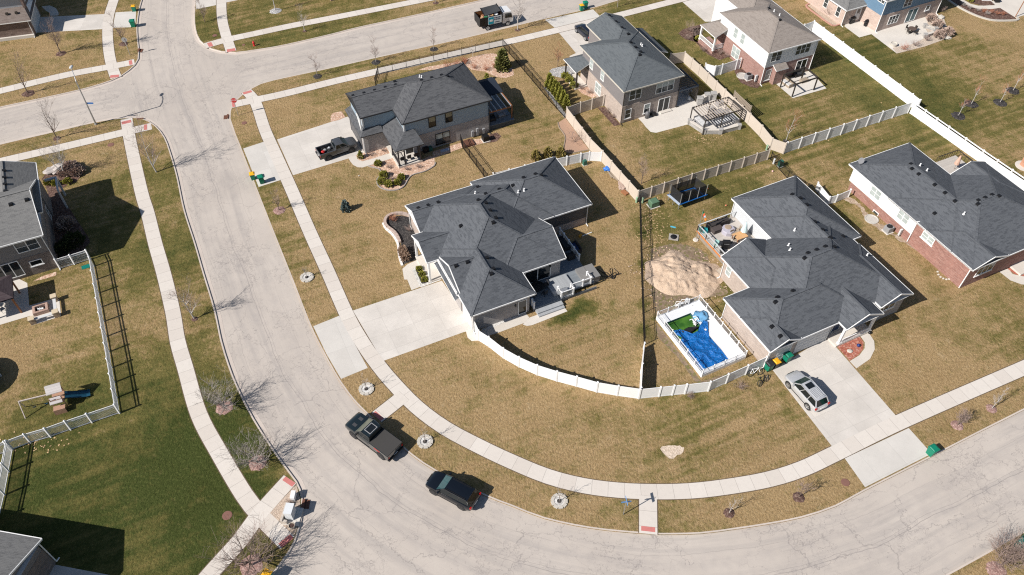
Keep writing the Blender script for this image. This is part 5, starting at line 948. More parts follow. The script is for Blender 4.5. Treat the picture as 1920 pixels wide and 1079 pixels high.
def car(label,cat,pf,pr,z,side,pt,L=4.8,W=1.93,H=1.75,wb=2.9,r=.37,kind='suv',rim=None,cover=False,sunroof=False,rails=False,wsc=None,off=0,group='parked vehicles'):
    wsc=wsc or WSCR; c,a=place(pf,pr,z,r,W,side,off); root=thing('parked_car' if kind=='suv' else 'pickup_truck',label,cat,c,a,group); w=W/2; h=H/1.75; bk=kind=='pickup'; f=L/2
    mb=MB(); lift=.10 if bk else 0
    if not bk: st=[(-f,w*.78,.48,.86,.94),(-f+.10,w*.93,.38,.99,1.07),(-f+.5,w,.31,1.02,1.10),(-.6,w*1.0,.28,1.00,1.10),(.75,w,.28,.99,1.08),(1.25,w*.995,.29,.98,1.06),(f-.55,w*.965,.33,.92,1.01),(f-.14,w*.88,.37,.80,.90),(f,w*.72,.44,.66,.74)]
    else:
        cb=-.35 if not bk else -.45
        st=[(cb,w*.98,.45,1.10,1.20),(cb+.2,w*.985,.42,1.12,1.22),(.9,w*.985,.42,1.12,1.22),(1.35,w*.99,.44,1.12,1.22),(f-.55,w*.985,.48,1.08,1.19),(f-.15,w*.94,.52,.98,1.10),(f,w*.82,.58,.84,.92)]
    st=[(x,y,zb*h**.3+lift*0,zs*h,zt*h) for x,y,zb,zs,zt in st]; loft(mb,st)
    for sx in(-wb/2-off,wb/2-off):
        for sy in(-1,1):
            M=Matrix.Translation((sx,sy*(w-.22),r+.03)); mb2=MB(); mb2.cyl((0,0,0),r*1.16,r*1.16,.228,22,1,(0,sy,0)); mb.add([tuple(M@Vector(v)) for v in mb2.v],mb2.f,1)
    mb.box(-f+.6,-w*.99,.30,f-.9,w*.99,.40,1)
    if kind=='pickup':
        x0,x1=-f,-.47; zr=1.18*h; fl=.72
        mb.box(x0,-w*.985,.52,x1,-w*.85,zr); mb.box(x0,w*.85,.52,x1,w*.985,zr); mb.box(x0,-w*.85,.52,x0+.09,w*.85,zr); mb.box(x1-.05,-w*.85,.52,x1,w*.85,zr); mb.box(x0+.09,-w*.85,.5,x1-.05,w*.85,fl,1); mb.box(x0-.10,-w*.93,.5,x0+.02,w*.93,.68,1)
    body=mb.build('body',[pt,RUB],root,True,angle=40)
    # glasshouse
    if kind=='suv': g=[(-f+.12,.86,1.05,-f+.52,.69,H-.055),(1.22,.90,1.05,.36,.70,H-.05)]
    else: g=[(-.47,.90,1.20,-.36,.76,H-.05),(1.42,.92,1.20,.62,.77,H-.05)]
    (xa,wa,za,xb,wb_,zb),(xc,wc,zc,xd,wd,zd)=g; za*=h;zc*=h
    V=[(xa,-w*wa,za),(xc,-w*wc,zc),(xc,w*wc,zc),(xa,w*wa,za),(xb,-w*wb_,zb),(xd,-w*wd,zd),(xd,w*wd,zd),(xb,w*wb_,zb)]
    mb=MB(); mb.add(V,[(0,1,5,4),(1,2,6,5),(2,3,7,6),(3,0,4,7),(4,5,6,7)]); mb.m[1]=1; mb.build('windows',[AUTOG,wsc],root)
    mb=MB(); V=[Vector(v) for v in V]; th=.075
    n=6; rf=[]   # rounded roof
    for i in range(n+1):
        t=i/n; x=xb+(xd-xb)*t
        for k in range(7):
            s_=-1+2*k/6; ww=w*(wb_+(wd-wb_)*t)*1.03; crown=.05*(1-s_*s_)+.03*(1-(2*t-1)**2); rf.append((x+(.02 if i==n else -.02 if i==0 else 0),ww*s_,zb+(zd-zb)*t+crown-(.03 if abs(s_)==1 else 0)))
    mb.add(rf,[(i*7+k,(i+1)*7+k,(i+1)*7+k+1,i*7+k+1) for i in range(n) for k in range(6)])
    for i,j,t in((0,4,.10),(1,5,.09),(2,6,.09),(3,7,.10)): mb.bar(V[i],V[j],t,.07)
    for s_ in(-1,1):
        b0=V[0] if s_<0 else V[3]; b1=V[1] if s_<0 else V[2]; t0=V[4] if s_<0 else V[7]; t1=V[5] if s_<0 else V[6]
        for t in((.36,.68) if kind=='suv' else (.48,)): mb.bar(b0.lerp(b1,t),t0.lerp(t1,t+(.02 if t>.5 else -.02)),.07,.05)
        mb.bar(b0,b1,.05,.06); mb.bar(t0,t1,.06,.06)
    mb.bar(V[4],V[7],.07,.06); mb.bar(V[5],V[6],.07,.06)
    roof=mb.build('roof',pt,root,True,angle=50)
    if rails:
        for k in(-3,-2,-1,0,1,2,3) if rails=='slats' else (-4,4):
            mb=MB(); y=w*.155*k; mb.bar((xb+.2,y,zb+.075),(xd-1.0 if rails=='slats' else xd-.1,y,zb+.085),.04,.03); mb.build('roof_rail',GALV if rails=='slats' else BLK,roof)
    if rails=='ribs': pass
    if sunroof: mb=MB(); mb.box(xd-.85,-w*.42,zd+.045,xd-.2,w*.42,zd+.082); mb.build('sunroof',GLASSD,roof)
    for s_ in(-1,1):
        mb=MB(); mb.box(f-.40,s_*w*.60-.13,.72*h,f-.06,s_*w*.60+.15,.86*h); mb.build('headlight',GALV,root)
        mb=MB(); z0=.86 if kind=='suv' else .74; mb.box(-f-.02,s_*w*.84-.10,z0*h,-f+.13,s_*w*.84+.09,(z0+.24)*h); mb.build('tail_light',REDLT,root)
        mb=MB(); mb.cbox((xc-.35,s_*(w+.10),za+.02),(.14,.24,.17)); mb.build('mirror',pt if kind=='suv' else RUB,root)
        for sx in(-wb/2-off,wb/2-off): wheel(root,sx,s_*(w-.115),r,.25,rim or RIMM,s_)
    mb=MB(); mb.box(f-.10,-w*.45,.55*h,f+.02,w*.45,.80*h); mb.build('grille',RUB,root)
    mb=MB(); mb.box(-f-.03,-.26,.72*h if kind=='suv' else .60,-f+.05,.26,.84*h if kind=='suv' else .72); mb.build('number_plate',WHITE,root)
    if kind=='pickup' and cover: mb=MB(); mb.box(-f+.02,-w*.93,1.18*h+.003,-.50,w*.93,1.18*h+.05); mb.build('bed_cover',plain('soft_cover',(.05,.047,.045),.8,0,.08,4),root)
    return root
z=Zm(640,760,4.497)
OLG=glass('windscreen_olive_reflection',(.12,.13,.10),.1)  # dashboard reflection in the pickup's windscreen, painted as olive base colour
t1=car('black pickup with a flat grey bed cover parked at the kerb','pickup truck',z(107,252),z(335,424),RZ,1,P_GRN,5.9,2.12,2.0,3.68,.46,'pickup',DRIM,True,True,False,wsc=OLG,off=.1)
mb=MB(); [mb.box(*v) for v in ((-.28,-.5,1.99,-.22,.5,2.04),(.46,-.5,1.99,.52,.5,2.04),(-.22,-.5,1.99,.46,-.44,2.04),(-.22,.44,1.99,.46,.5,2.04))]; mb.build('sunroof_highlight_ring',GREYP,t1)  # lighter grey ring paints the edge highlights round the sunroof
for x,y in((.0,1),(0,0)): pass
for k in range(4): mb=MB(); mb.box(-.36+.0,-.55+k*.34,1.985,-.30,-.45+k*.34,2.03); mb.build('roof_rib',P_GRN,t1)
for s_ in(-1,1): mb=MB(); mb.box(1.75,s_*.42-.16,1.335,2.2,s_*.42+.16,1.385); mb.build('hood_vent',plain('vent_grey',(.06,.06,.065),.5,0,.1,3) if s_<0 else bpy.data.materials['vent_grey'],t1)
mb=MB(); mb.box(-1.9,1.05,1.10,-1.15,1.063,1.2); mb.build('red_side_graphic',RED,t1)
car('black three-row car parked at the kerb behind the pickup with the grey bed cover','car',z(785,735),z(1005,855),RZ,1,P_BLK,5.05,1.98,1.75,3.0,.39,'suv',DRIM,False,False,'pair')
z=Zm(1420,600,4.497)
car('silver car with a sunroof and ribbed roof parked on the wide driveway','car',z(268,550),z(425,727),.01,1,P_SIL,4.8,1.93,1.77,2.92,.38,'suv',RIMM,False,True,'slats',WSCD)
z=Zm(560,230,10.79)
t2=car('dark grey pickup with an open loaded bed on the driveway of the blue-grey house','pickup truck',z(1070,555),z(610,710),.01,-1,P_GRY,5.35,1.93,1.85,3.22,.42,'pickup',DRIM)
for i,(x,y,c_) in enumerate([(-1.6,.2,GREYP),(-1.2,-.3,RUB),(-2.0,.0,RED),(-1.0,.35,GALV)]): mb=MB(); mb.blob((x,y,.92),(.28,.22,.2),i,.4,2); mb.build('bed_cargo',c_,t2)
z=Zm(1060,20,8.3)
car('dark navy hatchback on the driveway beside the slate-roofed house','car',z(178,312),z(312,432),.01,1,P_NAVY,4.4,1.82,1.6,2.65,.35,'suv',RIMM)
# dump truck
z=Zm(870,0,13.485); c,a=place(z(1035,610),z(562,718),RZ,.42,2.2,-1); tr=thing('dump_truck','dump truck with white cab, black box and dark mesh tarp on the far street','truck',c,a,'parked vehicles')
RUST=plain('rusty_orange_steel',(.36,.14,.045),.8,0,.3,4)
mb=MB(); mb.box(-2.6,-.45,.55,3.0,.45,.8); mb.build('chassis',BLK,tr)
mb=MB(); x0,x1,y0,y1,z0,z1=-2.75,1.05,-1.15,1.15,.95,2.35
mb.box(x0,y0,z0,x1,y0+.07,z1); mb.box(x0,y1-.07,z0,x1,y1,z1); mb.box(x1-.07,y0+.07,z0,x1,y1-.07,z1+.35); mb.box(x0,y0+.07,z0,x0+.07,y1-.07,z1); mb.box(x0+.07,y0+.07,z0,x1-.07,y1-.07,z0+.1,1)
mb.box(x0+.07,y0+.071,z0+.1,x1-.07,y0+.09,z1-.05,1); mb.box(x0+.07,y1-.09,z0+.1,x1-.07,y1-.071,z1-.05,1); mb.box(x0+.071,y0+.1,z0+.1,x0+.09,y1-.1,z1-.05,1)
for k in range(5): mb.box(x0+.35+k*.8,y0-.05,z0,x0+.42+k*.8,y0,z1)
mb.build('dump_box',[BLK,RUST],tr)
mb=MB(); mb.box(-1.35,-1.222,1.02,.95,-1.203,2.28); sg=mb.build('sign_panel',plain('sign_white',(.66,.70,.74),.5,0,.03,3),tr)
mb=MB(); mb.box(-1.30,-1.236,1.08,-.42,-1.223,2.22); mb.build('sign_emblem',plain('sign_teal',(.0,.30,.42),.5,0,.05,3),sg)
mb=MB()
for x_,z_,w_,h_ in((-1.1,1.5,.5,.35),): mb.box(x_,-1.246,z_,x_+w_,-1.237,z_+h_)
mb.build('emblem_figure',WHITE,sg); mb=MB()
for k,(x_,w_) in enumerate(((-.30,1.05),(-.30,.95))):
    for j in range(4): mb.box(x_+j*.27,-1.236,1.95-k*.3,x_+j*.27+.2,-1.224,2.12-k*.3)
mb.box(-.2,-1.236,1.22,.6,-1.224,1.36); mb.build('sign_lettering',plain('sign_dark',(.05,.08,.12),.5,0,.05,3),sg)
mb=MB(); n=8; vs=[]
for i in range(n+1):
    for k in range(5): t=i/n; s_=k/4; vs.append((-1.7+2.7*t,-.75+1.85*s_,2.45+.45*t*(.6+.4*s_)+.35*s_*(1-t)-.18*math.sin(3.14*t)*math.sin(3.14*s_)))
mb.add(vs,[(i*5+k,(i+1)*5+k,(i+1)*5+k+1,i*5+k+1) for i in range(n) for k in range(4)]); mb.build('mesh_tarp',plain('mesh_tarp',(.045,.047,.052),.8,0,.2,6),tr)
mb=MB(); mb.bar((-1.75,-.8,2.4),(-1.75,1.1,2.85),.08,.08); mb.bar((1.0,-.9,2.85),(1.0,1.1,3.0),.1,.1); mb.build('tarp_bow',BLK,tr)
for i,(x,y,c_) in enumerate([(-2.1,-.7,plain('cardboard',(.50,.30,.17),.9,0,.15,4)),(-1.5,-.75,plain('green_bag',(.05,.26,.12),.6,0,.1,4)),(-1.0,-.6,GREYP),(-.4,-.7,plain('plank_load',(.42,.26,.13),.8,0,.2,4)),(.3,-.6,WHITE),(-1.8,-.2,WOODR)]): mb=MB(); mb.blob((x,y,2.15),(.35,.25,.28),i,.5,2); mb.build('load_debris',c_,tr)
mb=MB(); V=[(1.25,-1.05,.6),(3.0,-1.05,.6),(3.05,-1.05,1.35),(2.75,-.98,2.35),(1.25,-.98,2.45)]; V2=[(x,-y,z_) for x,y,z_ in V]; mb.add(V+V2,[(0,1,2,3,4),(9,8,7,6,5),(0,5,6,1),(1,6,7,2),(2,7,8,3),(3,8,9,4),(4,9,5,0)]); cab=mb.build('cab',P_WHT,tr)
mb=MB(); mb.add([(3.06,-.95,1.4),(3.06,.95,1.4),(2.80,.9,2.22),(2.80,-.9,2.22)],[(0,1,2,3)]); mb.build('windscreen',AUTOG,cab)
for s_ in(-1,1): mb=MB(); mb.add([(1.65,s_*1.06,1.45),(2.85,s_*1.06,1.4),(2.66,s_*1.015,2.15),(1.65,s_*1.01,2.2)],[(0,1,2,3)]); mb.build('side_window',AUTOG,cab)
for sx in(-1.35,2.1):
    for s_ in(-1,1): wheel(tr,sx,s_*.97,.42,.3,plain('truck_rim',(.6,.6,.6),.5,.2,.1,4),s_)
# ------------------------------------------------------------------ wheeled bins
BIN_G=plain('bin_green',(.006,.19,.115),.45,0,.08,4); BIN_T=plain('bin_teal',(.004,.16,.13),.45,0,.08,4); BIN_Y=plain('bin_yellow',(.78,.40,.015),.45,0,.05,4); BIN_K=plain('bin_black',(.03,.03,.032),.5,0,.1,4)
def bin_(px,label,body=None,lid=None,rz=0,z=.01,big=1.0,tilt=0):
    p=G(*px,z); root=thing('wheeled_bin',label,'bin',p,rz,'wheeled bins'); k=big
    mb=MB(); mb.cbox((0,0,.06),(.48*k,.52*k,.92*k),0,0,1.25); mb.cbox((0,0,.9*k),(.63*k,.68*k,.07)); mb.build('body',body or BIN_G,root)
    mb=MB(); mb.box(-.32*k,-.35*k,.97*k,.35*k,.35*k,1.02*k); mb.add([(-.28*k,-.3*k,1.02*k),(.3*k,-.3*k,1.02*k),(.3*k,.3*k,1.02*k),(-.28*k,.3*k,1.02*k),(-.2*k,-.2*k,1.09*k),(.24*k,-.2*k,1.07*k),(.24*k,.2*k,1.07*k),(-.2*k,.2*k,1.09*k)],[(0,1,5,4),(1,2,6,5),(2,3,7,6),(3,0,4,7),(4,5,6,7)]); lo=mb.build('lid',lid or body or BIN_G,root)
    mb=MB(); mb.bar((-.36*k,-.26*k,.98*k),(-.36*k,.26*k,.98*k),.04,.04); mb.build('handle',BIN_K,root)
    for s_ in(-1,1): mb=MB(); mb.cyl((-.25*k,s_*.2*k,.12),.12,.12,.06,14,0,(0,s_,0)); mb.build('wheel',RUB,root)
    return root
bin_((253,22),'green bin with a yellow lid at the kerb in the top left',BIN_G,BIN_Y,R(10),z=RZ); bin_((251.3,51),'large green bin alone at the kerb in the top left',BIN_G,None,R(10),z=RZ,big=1.15)
bin_((475.5,337),'green bin with a yellow lid at the kerb of the middle street',BIN_G,BIN_Y,R(200),z=RZ); bin_((491.5,343),'all green bin on the apron beside a yellow lidded one',BIN_G,None,R(205),big=1.08)
bin_((1090,20),'green bin with a yellow lid on the top driveway apron',BIN_G,BIN_Y,R(200)); bin_((1097,15.5),'all green bin on the top driveway apron',BIN_G,None,R(200),big=1.1)
z=Zm(1380,640,10.79)
bin_(z(640,575),'green bin with a black lid at the end of the white fence',BIN_G,BIN_K,R(28),big=1.12); bin_(z(775,520),'black bin with a bright yellow lid by the garage door',BIN_K,BIN_Y,R(28)); bin_(z(1010,395),'green bin with a green lid standing against the garage pillar',BIN_G,None,R(28),big=1.1)
b_=bin_((1743,852),'green bin at the kerb below the wide driveway',BIN_G,None,R(207),z=RZ+.05,big=1.15)
bin_((1907,1027),'teal bin in the bottom right corner under the bare tree',BIN_T,None,R(30),z=0,big=1.15); bin_((1922,1010),'bin with a yellow lid at the right edge near the bottom',BIN_G,BIN_Y,R(30),z=RZ)
bin_((504,1086),'yellow lidded bin cut off by the bottom edge',BIN_G,BIN_Y,R(-25),z=0,big=1.1)
# ------------------------------------------------------------------ street furniture and utilities
def text_mesh(parent,name,body,size,M,mat,ext=.006):
    cu=bpy.data.curves.new(name,'FONT'); cu.body=body; cu.size=size; cu.align_x='CENTER'; cu.align_y='CENTER'; cu.extrude=ext
    tmp=bpy.data.objects.new(name,cu); C.objects.link(tmp); dg=bpy.context.evaluated_depsgraph_get(); me=bpy.data.meshes.new_from_object(tmp.evaluated_get(dg)); bpy.data.objects.remove(tmp); me.name=name
    me.materials.clear(); me.materials.append(mat); o=bpy.data.objects.new(name,me); C.objects.link(o); o.parent=parent; o.matrix_local=M; return o
p=G(180,233.5); lamp=thing('street_lamp','tall grey street lamp with a blue street name blade at the crossing','street lamp',p)
mb=MB(); mb.cyl((0,0,0),.20,.17,.15,14); mb.tube([(0,0,.1),(0,0,3.5),(0,0,6.9)],[.115,.095,.075],10); mb.build('pole',GALV,lamp)
mb=MB(); mb.tube([(0,0,6.85),(-.3,.6,7.2),(-.75,1.4,7.45),(-1.15,2.1,7.5)],[.06,.055,.05,.045],8); mb.build('arm',GALV,lamp)
mb=MB(); mb.blob((-1.3,2.4,7.5),(.22,.42,.13),1,.05,2); mb.build('lamp_head',LGREY,lamp,True)
mb=MB(); mb.box(.05,-.015,3.35,.95,.015,3.6); mb.box(.05,-.03,3.42,.12,.03,3.55); mb.build('name_blade',BLUES,lamp)
def stop_sign(base,top,label,face):
    p=G(*base); root=thing('stop_sign',label,'stop sign',p,0,'stop signs'); h=2.55; d=Vector(face).normalized(); a=math.atan2(d.y,d.x)+R(90)
    mb=MB(); mb.cbox((0,0,0),(.06,.06,h+.25)); mb.build('post',GALV,root)
    M=Matrix.Translation(Vector((d.x*.05,d.y*.05,h)))@Matrix.Rotation(a,4,'Z')@Matrix.Rotation(R(90),4,'X')
    mb=MB()
    for r,z0,z1,mi in((.42,-.012,.0,1),(.385,.0,.006,0)):
        vs=[(r*math.cos(R(22.5+45*k)),r*math.sin(R(22.5+45*k)),zz) for zz in(z0,z1) for k in range(8)]; mb.add([tuple(M@Vector(v)) for v in vs],[tuple(range(7,-1,-1)),tuple(range(8,16))]+[(k,(k+1)%8,8+(k+1)%8,8+k) for k in range(8)],mi)
    o=mb.build('sign_plate',[RED,GALV],root); text_mesh(o,'lettering','STOP',.30,M@Matrix.Translation((0,0,.012)),WHITE)
stop_sign((447,217),None,'red stop sign reading STOP on the corner right of the crossing',(.15,-1,0)); stop_sign((244,103.5),None,'stop sign turned away, its grey back showing, on the upper left corner',(-.2,1,0))
p=G(1168.5,965); s_=thing('street_name_sign','pole with crossed blue street name blades beside the short walk','street sign',p); mb=MB(); mb.cbox((0,0,0),(.06,.06,2.55)); mb.build('post',GALV,s_)
for rz,zz in((R(8),2.45),(R(98),2.68)): mb=MB(); M=Matrix.Rotation(rz,4,'Z'); mb.box(-.45,-.012,zz-.1,.45,.012,zz+.12,0,M); mb.build('name_blade',plain('pale_blue_blade',(.12,.28,.55),.4,0,.05,4),s_)
p=G(476.8,86); hy=thing('fire_hydrant','red fire hydrant in the far grass strip','fire hydrant',p); mb=MB(); mb.lathe((0,0,0),[(.19,0),(.19,.06),(.13,.08),(.13,.5),(.17,.52),(.17,.58),(.14,.62),(.10,.74),(.03,.80),(.03,.86)],14); mb.build('barrel',RED,hy)
for d in((1,0,0),(-1,0,0),(0,-1,0)): mb=MB(); mb.cyl((0,0,.42),.08,.07,.22,10,0,d); mb.build('outlet',RED,hy)
RUSTI=plain('rusty_iron',(.16,.07,.045),.85,0,.25,6)
def drain(px,label,rz):
    p=G(*px,RZ); root=thing('storm_drain',label,'storm drain',p,rz,'storm drains in the kerb'); mb=MB(); mb.box(-.45,-.12,.10,.45,.12,.19); mb.build('kerb_box',RUSTI,root); mb=MB()
    for k in range(6): mb.box(-.42+k*.15,.12,.01,-.34+k*.15,.55,.05)
    mb.box(-.45,.12,.0,.45,.56,.035); mb.build('grate',RUSTI,root)
drain((260.6,95.8),'rusty storm drain at the kerb by the turned stop sign',R(-85)); drain((427.3,220),'rusty storm drain at the kerb below the red stop sign',R(100)); drain((263.5,224.5),'rusty storm drain at the rounded corner left of the crossing',R(190)); drain((569,946),'rusty storm drain beside the tall white cabinet',R(-90))
MANH=plain('manhole_iron',(.22,.11,.085),.9,0,.2,8)
for px,r,lb in(((402.7,67),.33,'in the top corner strip'),((457.9,231),.33,'in the grass below the stop sign'),((426,967),.40,'in the dark green lawn left of the corner walk'),((1585,905),.36,'in the grass strip left of the wide driveway apron'),((207.7,271.8),.38,'on the lawn behind the left sidewalk'),((456.8,84.5),.22,'in the far grass strip left of the hydrant')):
    mb=MB(); mb.lathe((0,0,0),[(r*1.12,.0),(r*1.12,.022),(r,.024),(r,.032),(r*.2,.036)],20); o=mb.build('manhole_cover',MANH); o.location=G(*px); tag(o,'round rusty manhole cover '+lb,'manhole cover','manhole covers in the grass')
q=Zm(500,900,6.03)
p=G(*q(310,205)); u=thing('utility_pedestal','low white utility pedestal in the gravel corner','utility box',p,R(0)); mb=MB(); mb.cbox((0,0,0),(.36,.72,.65),0,0,.96); mb.cbox((0,0,.65),(.4,.78,.05)); mb.build('cabinet',WHITE,u); mb=MB(); mb.box(.16,-.3,.1,.20,.3,.58); mb.build('door',TRIM,u)
p=G(*q(275,425)); u=thing('utility_cabinet','tall white utility cabinet on a pad in the gravel corner','utility cabinet',p,R(-5)); mb=MB(); mb.cbox((.15,.1,0),(1.5,1.75,.08)); mb.build('concrete_pad',CONCN,u); mb=MB(); mb.cbox((0,.2,.08),(.68,1.0,1.25)); mb.cbox((0,.2,1.33),(.73,1.05,.05)); mb.build('cabinet',plain('cabinet_white',(.66,.68,.70),.45,0,.03,3),u); mb=MB(); mb.box(.34,-.25,.2,.365,.65,1.25); mb.build('door',LGREY,u); mb=MB(); mb.cbox((-.62,.2,0),(.2,1.8,.6)); mb.cbox((-.35,-.6,0),(.45,.22,.5)); mb.build('screen_wall',plain('screen_wall',(.52,.46,.40),.9,0,.1,4),u)
p=G(*q(293,540)); u=thing('planter_pot','round planter pot with dry soil in the gravel corner','planter',p); mb=MB(); mb.lathe((0,0,0),[(.20,0),(.28,.42),(.30,.45),(.25,.45),(.23,.36)],16); mb.build('pot',plain('pot_clay',(.50,.43,.35),.8,0,.1,4),u); mb=MB(); mb.cyl((0,0,.3),.24,.24,.07,12); mb.build('soil',MULCH,u)
def box_(px,sz,label,mat,cat='utility box',rz=R(26),lidm=None,name='utility_box'):
    p=G(*px); root=thing(name,label,cat,p,rz,'utility boxes'); mb=MB(); mb.cbox((0,0,0),(sz[0]*1.2,sz[1]*1.2,.07)); mb.build('concrete_pad',CONCN,root); mb=MB(); mb.cbox((0,0,.07),sz,0,0,.93); mb.build('housing',mat,root); mb=MB(); mb.cbox((0,0,.07+sz[2]),(sz[0]*.97,sz[1]*.97,.07),0,0,.8); mb.build('cap',lidm or mat,root)
z=Zm(1080,240,4.495)
box_(z(650,655),(1.15,.95,.75),'green transformer box at the tan fence corner',GREENB); box_(z(72,312),(.5,.45,.65),'small dark green box below the white gate',DKG); box_(z(1718,325),(.55,.5,.85),'dark green box beside the short black fence',DKG)
for px,lb,m_ in((z(560,632),'pale green pedestal beside the transformer',PALEG),(z(508,628),'pale green pedestal against the tan fence end post',PALEG),(z(1604,187),'pale green pedestal inside the tan fence corner',PALEG),(z(1663,303),'pale grey pedestal by the tan corner post',LGREY)):
    p=G(*px); root=thing('cable_pedestal',lb,'pedestal',p,0,'cable pedestals'); mb=MB(); mb.cyl((0,0,0),.13,.13,.75,12); mb.build('tube',m_,root); mb=MB(); mb.lathe((0,0,.75),[(.145,0),(.145,.06),(.08,.11)],12); mb.build('cap',m_,root)
p=G(*z(822,925)); root=thing('drain_lid','square grey drain frame with a domed dark grate on the lawn','drain',p,R(-12)); mb=MB(); mb.cbox((0,0,-.02),(1.15,1.0,.14)); mb.build('frame',plain('grey_frame',(.36,.33,.30),.9,0,.1,4),root); mb=MB(); mb.lathe((0,0,.12),[(.4,0),(.36,.08),(.2,.15),(.02,.17)],18); mb.build('dome_grate',BLK,root)
for px,m_,lb,r in((z(1655,372),plain('pink_ball',(.72,.45,.42),.5,0,.05,4),'pale pink ball on the grass near the short black fence',.13),(z(1112,517),plain('orange_ball',(.75,.2,.05),.5,0,.05,4),'small orange ball at the trampoline corner',.1),(z(1263,658),plain('orange_ball2',(.75,.25,.15),.5,0,.05,4),'small orange ball on the lawn left of the ranch roof',.1)):
    mb=MB(); mb.blob((0,0,r*.95),(r,r,r),1,0,2); o=mb.build('ball',m_,smooth=True); o.location=G(*px); tag(o,lb,'ball')
mb=MB(); mb.box(-.32,-.1,0,.32,.1,.04); o=mb.build('toy_scrap',plain('cyan_plastic',(.1,.45,.6),.5,0,.05,4)); o.location=G(*z(818,837)); o.rotation_euler=(0,0,R(-20)); tag(o,'flat cyan scrap lying on the grass above the drain lid','toy')
# air conditioners, wells
def ac(px,label,m_=None,rz=R(26),z_=0):
    p=G(*px); root=thing('air_conditioner',label,'air conditioner',p,rz,'air conditioners'); mb=MB(); mb.cbox((0,0,0),(1.05,1.05,.08)); mb.build('concrete_pad',CONCN,root); mb=MB(); mb.cbox((0,0,.08),(.82,.82,.78)); mb.build('case',m_ or GREYP,root); mb=MB(); mb.lathe((0,0,.86),[(.36,0),(.36,.03),(.3,.035),(.3,.012)],18); mb.build('fan_grille',BLK,root)
    mb=MB()
    for k in range(7): mb.box(-.42,-.42,.15+k*.1,.42,.42,.17+k*.1)
    mb.build('louvres',GALV if not m_ else BLK,root)
e=Zm(1580,240,3.3706); r=Zm(1300,0,4.497); ac(e(282,655),'grey air conditioner against the red brick wall'); ac(r(458,668),'grey air conditioner against the rose brick wall'); ac(Zm(620,100,4.497)(1305,735),'black air conditioner at the corner of the grey brick wall',BLK)
for px,lb in((e(182,580),'beside the small window in the red brick wall'),(r(412,645),'beside the air conditioner of the rose brick house')):
    p=G(*px); mb=MB(); mb.lathe((0,0,0),[(.85,0),(.85,.12),(.75,.14),(.7,.05)],20); o=mb.build('window_well',plain('well_grey',(.46,.44,.41),.8,0,.1,4)); o.location=p; tag(o,'pale round window well '+lb,'window well','window wells')
for px,lb,hh in((e(355,690),'on the white and brick wall',.95),(e(705,950),'near the front corner of the red brick wall',.6),(r(522,700),'on the rose brick corner',1.0)):
    p=G(*px); root=thing('meter_cabinet','pale electric meter cabinet '+lb,'meter',p,R(26),'electric meters'); mb=MB(); mb.cbox((0,.1,.25),(.32,.22,hh)); mb.build('case',LGREY,root); mb=MB(); mb.bar((0,.1,0),(0,.1,.3),.07,.07); mb.build('conduit',GALV,root)
mb=MB(); mb.tube([(math.cos(k*.42)*.33,math.sin(k*.42)*.33,.72+.02*(k%5)) for k in range(31)],.04,6); mb.tube([(0,.3,0),(0,.3,.8)],.03,6); o=mb.build('hose_reel',GREYP); o.location=G(*e(660,920)); o.rotation_euler=(R(35),0,R(26)); tag(o,'coiled grey hose on the red brick wall','hose')
root=thing('stone_edging','half ring of pale stones at the red brick wall','edging',G(*e(640,930)),0,'curved edgings of the black mulch bed'); del root['group']
o0=G(*e(640,930))
for i,(x,y) in enumerate([(600,912),(605,930),(618,945),(635,955),(655,960),(672,958),(685,950)]): p=G(*e(x,y))-o0; mb=MB(); mb.blob((p.x,p.y,.06),(.15,.12,.1),i,.3,2); mb.build('edging_stone',STONEW,root)
# scrap along the tan fence
k=Zm(880,280,4.497); sc=thing('scrap_pile','row of scrap with a blue tarp and bricks along the tan fence','scrap pile',G(*k(1230,260)),0); o0=G(*k(1230,260))
for i,(x,y,sx,sy,sz,m_,n_) in enumerate([(1165,175,.55,.4,.3,plain('blue_tarp_bit',(.03,.16,.55),.4,0,.1,4),'blue_tarp'),(1290,312,.55,.95,.25,plain('brick_rubble',(.40,.30,.25),.9,0,.3,7),'brick_heap')]): p=G(*k(x,y))-o0; mb=MB(); mb.blob((p.x,p.y,.15),(sx,sy,sz),i,.5,3); mb.build(n_,m_,sc)
for i,(x0,y0,x1,y1) in enumerate([(1165,185,1225,250),(1190,190,1245,255),(1215,235,1255,265),(1180,205,1200,240)]): a_=G(*k(x0,y0),.15)-o0; b_=G(*k(x1,y1),.2)-o0; mb=MB(); mb.bar(a_,b_,.14,.08); mb.build('timber_piece',WOODT,sc)
p=G(*k(1310,372))-o0; mb=MB(); mb.cbox((p.x,p.y,0),(.9,.55,.22),0,R(-50)); mb.build('planter_tray',WOODR,sc)
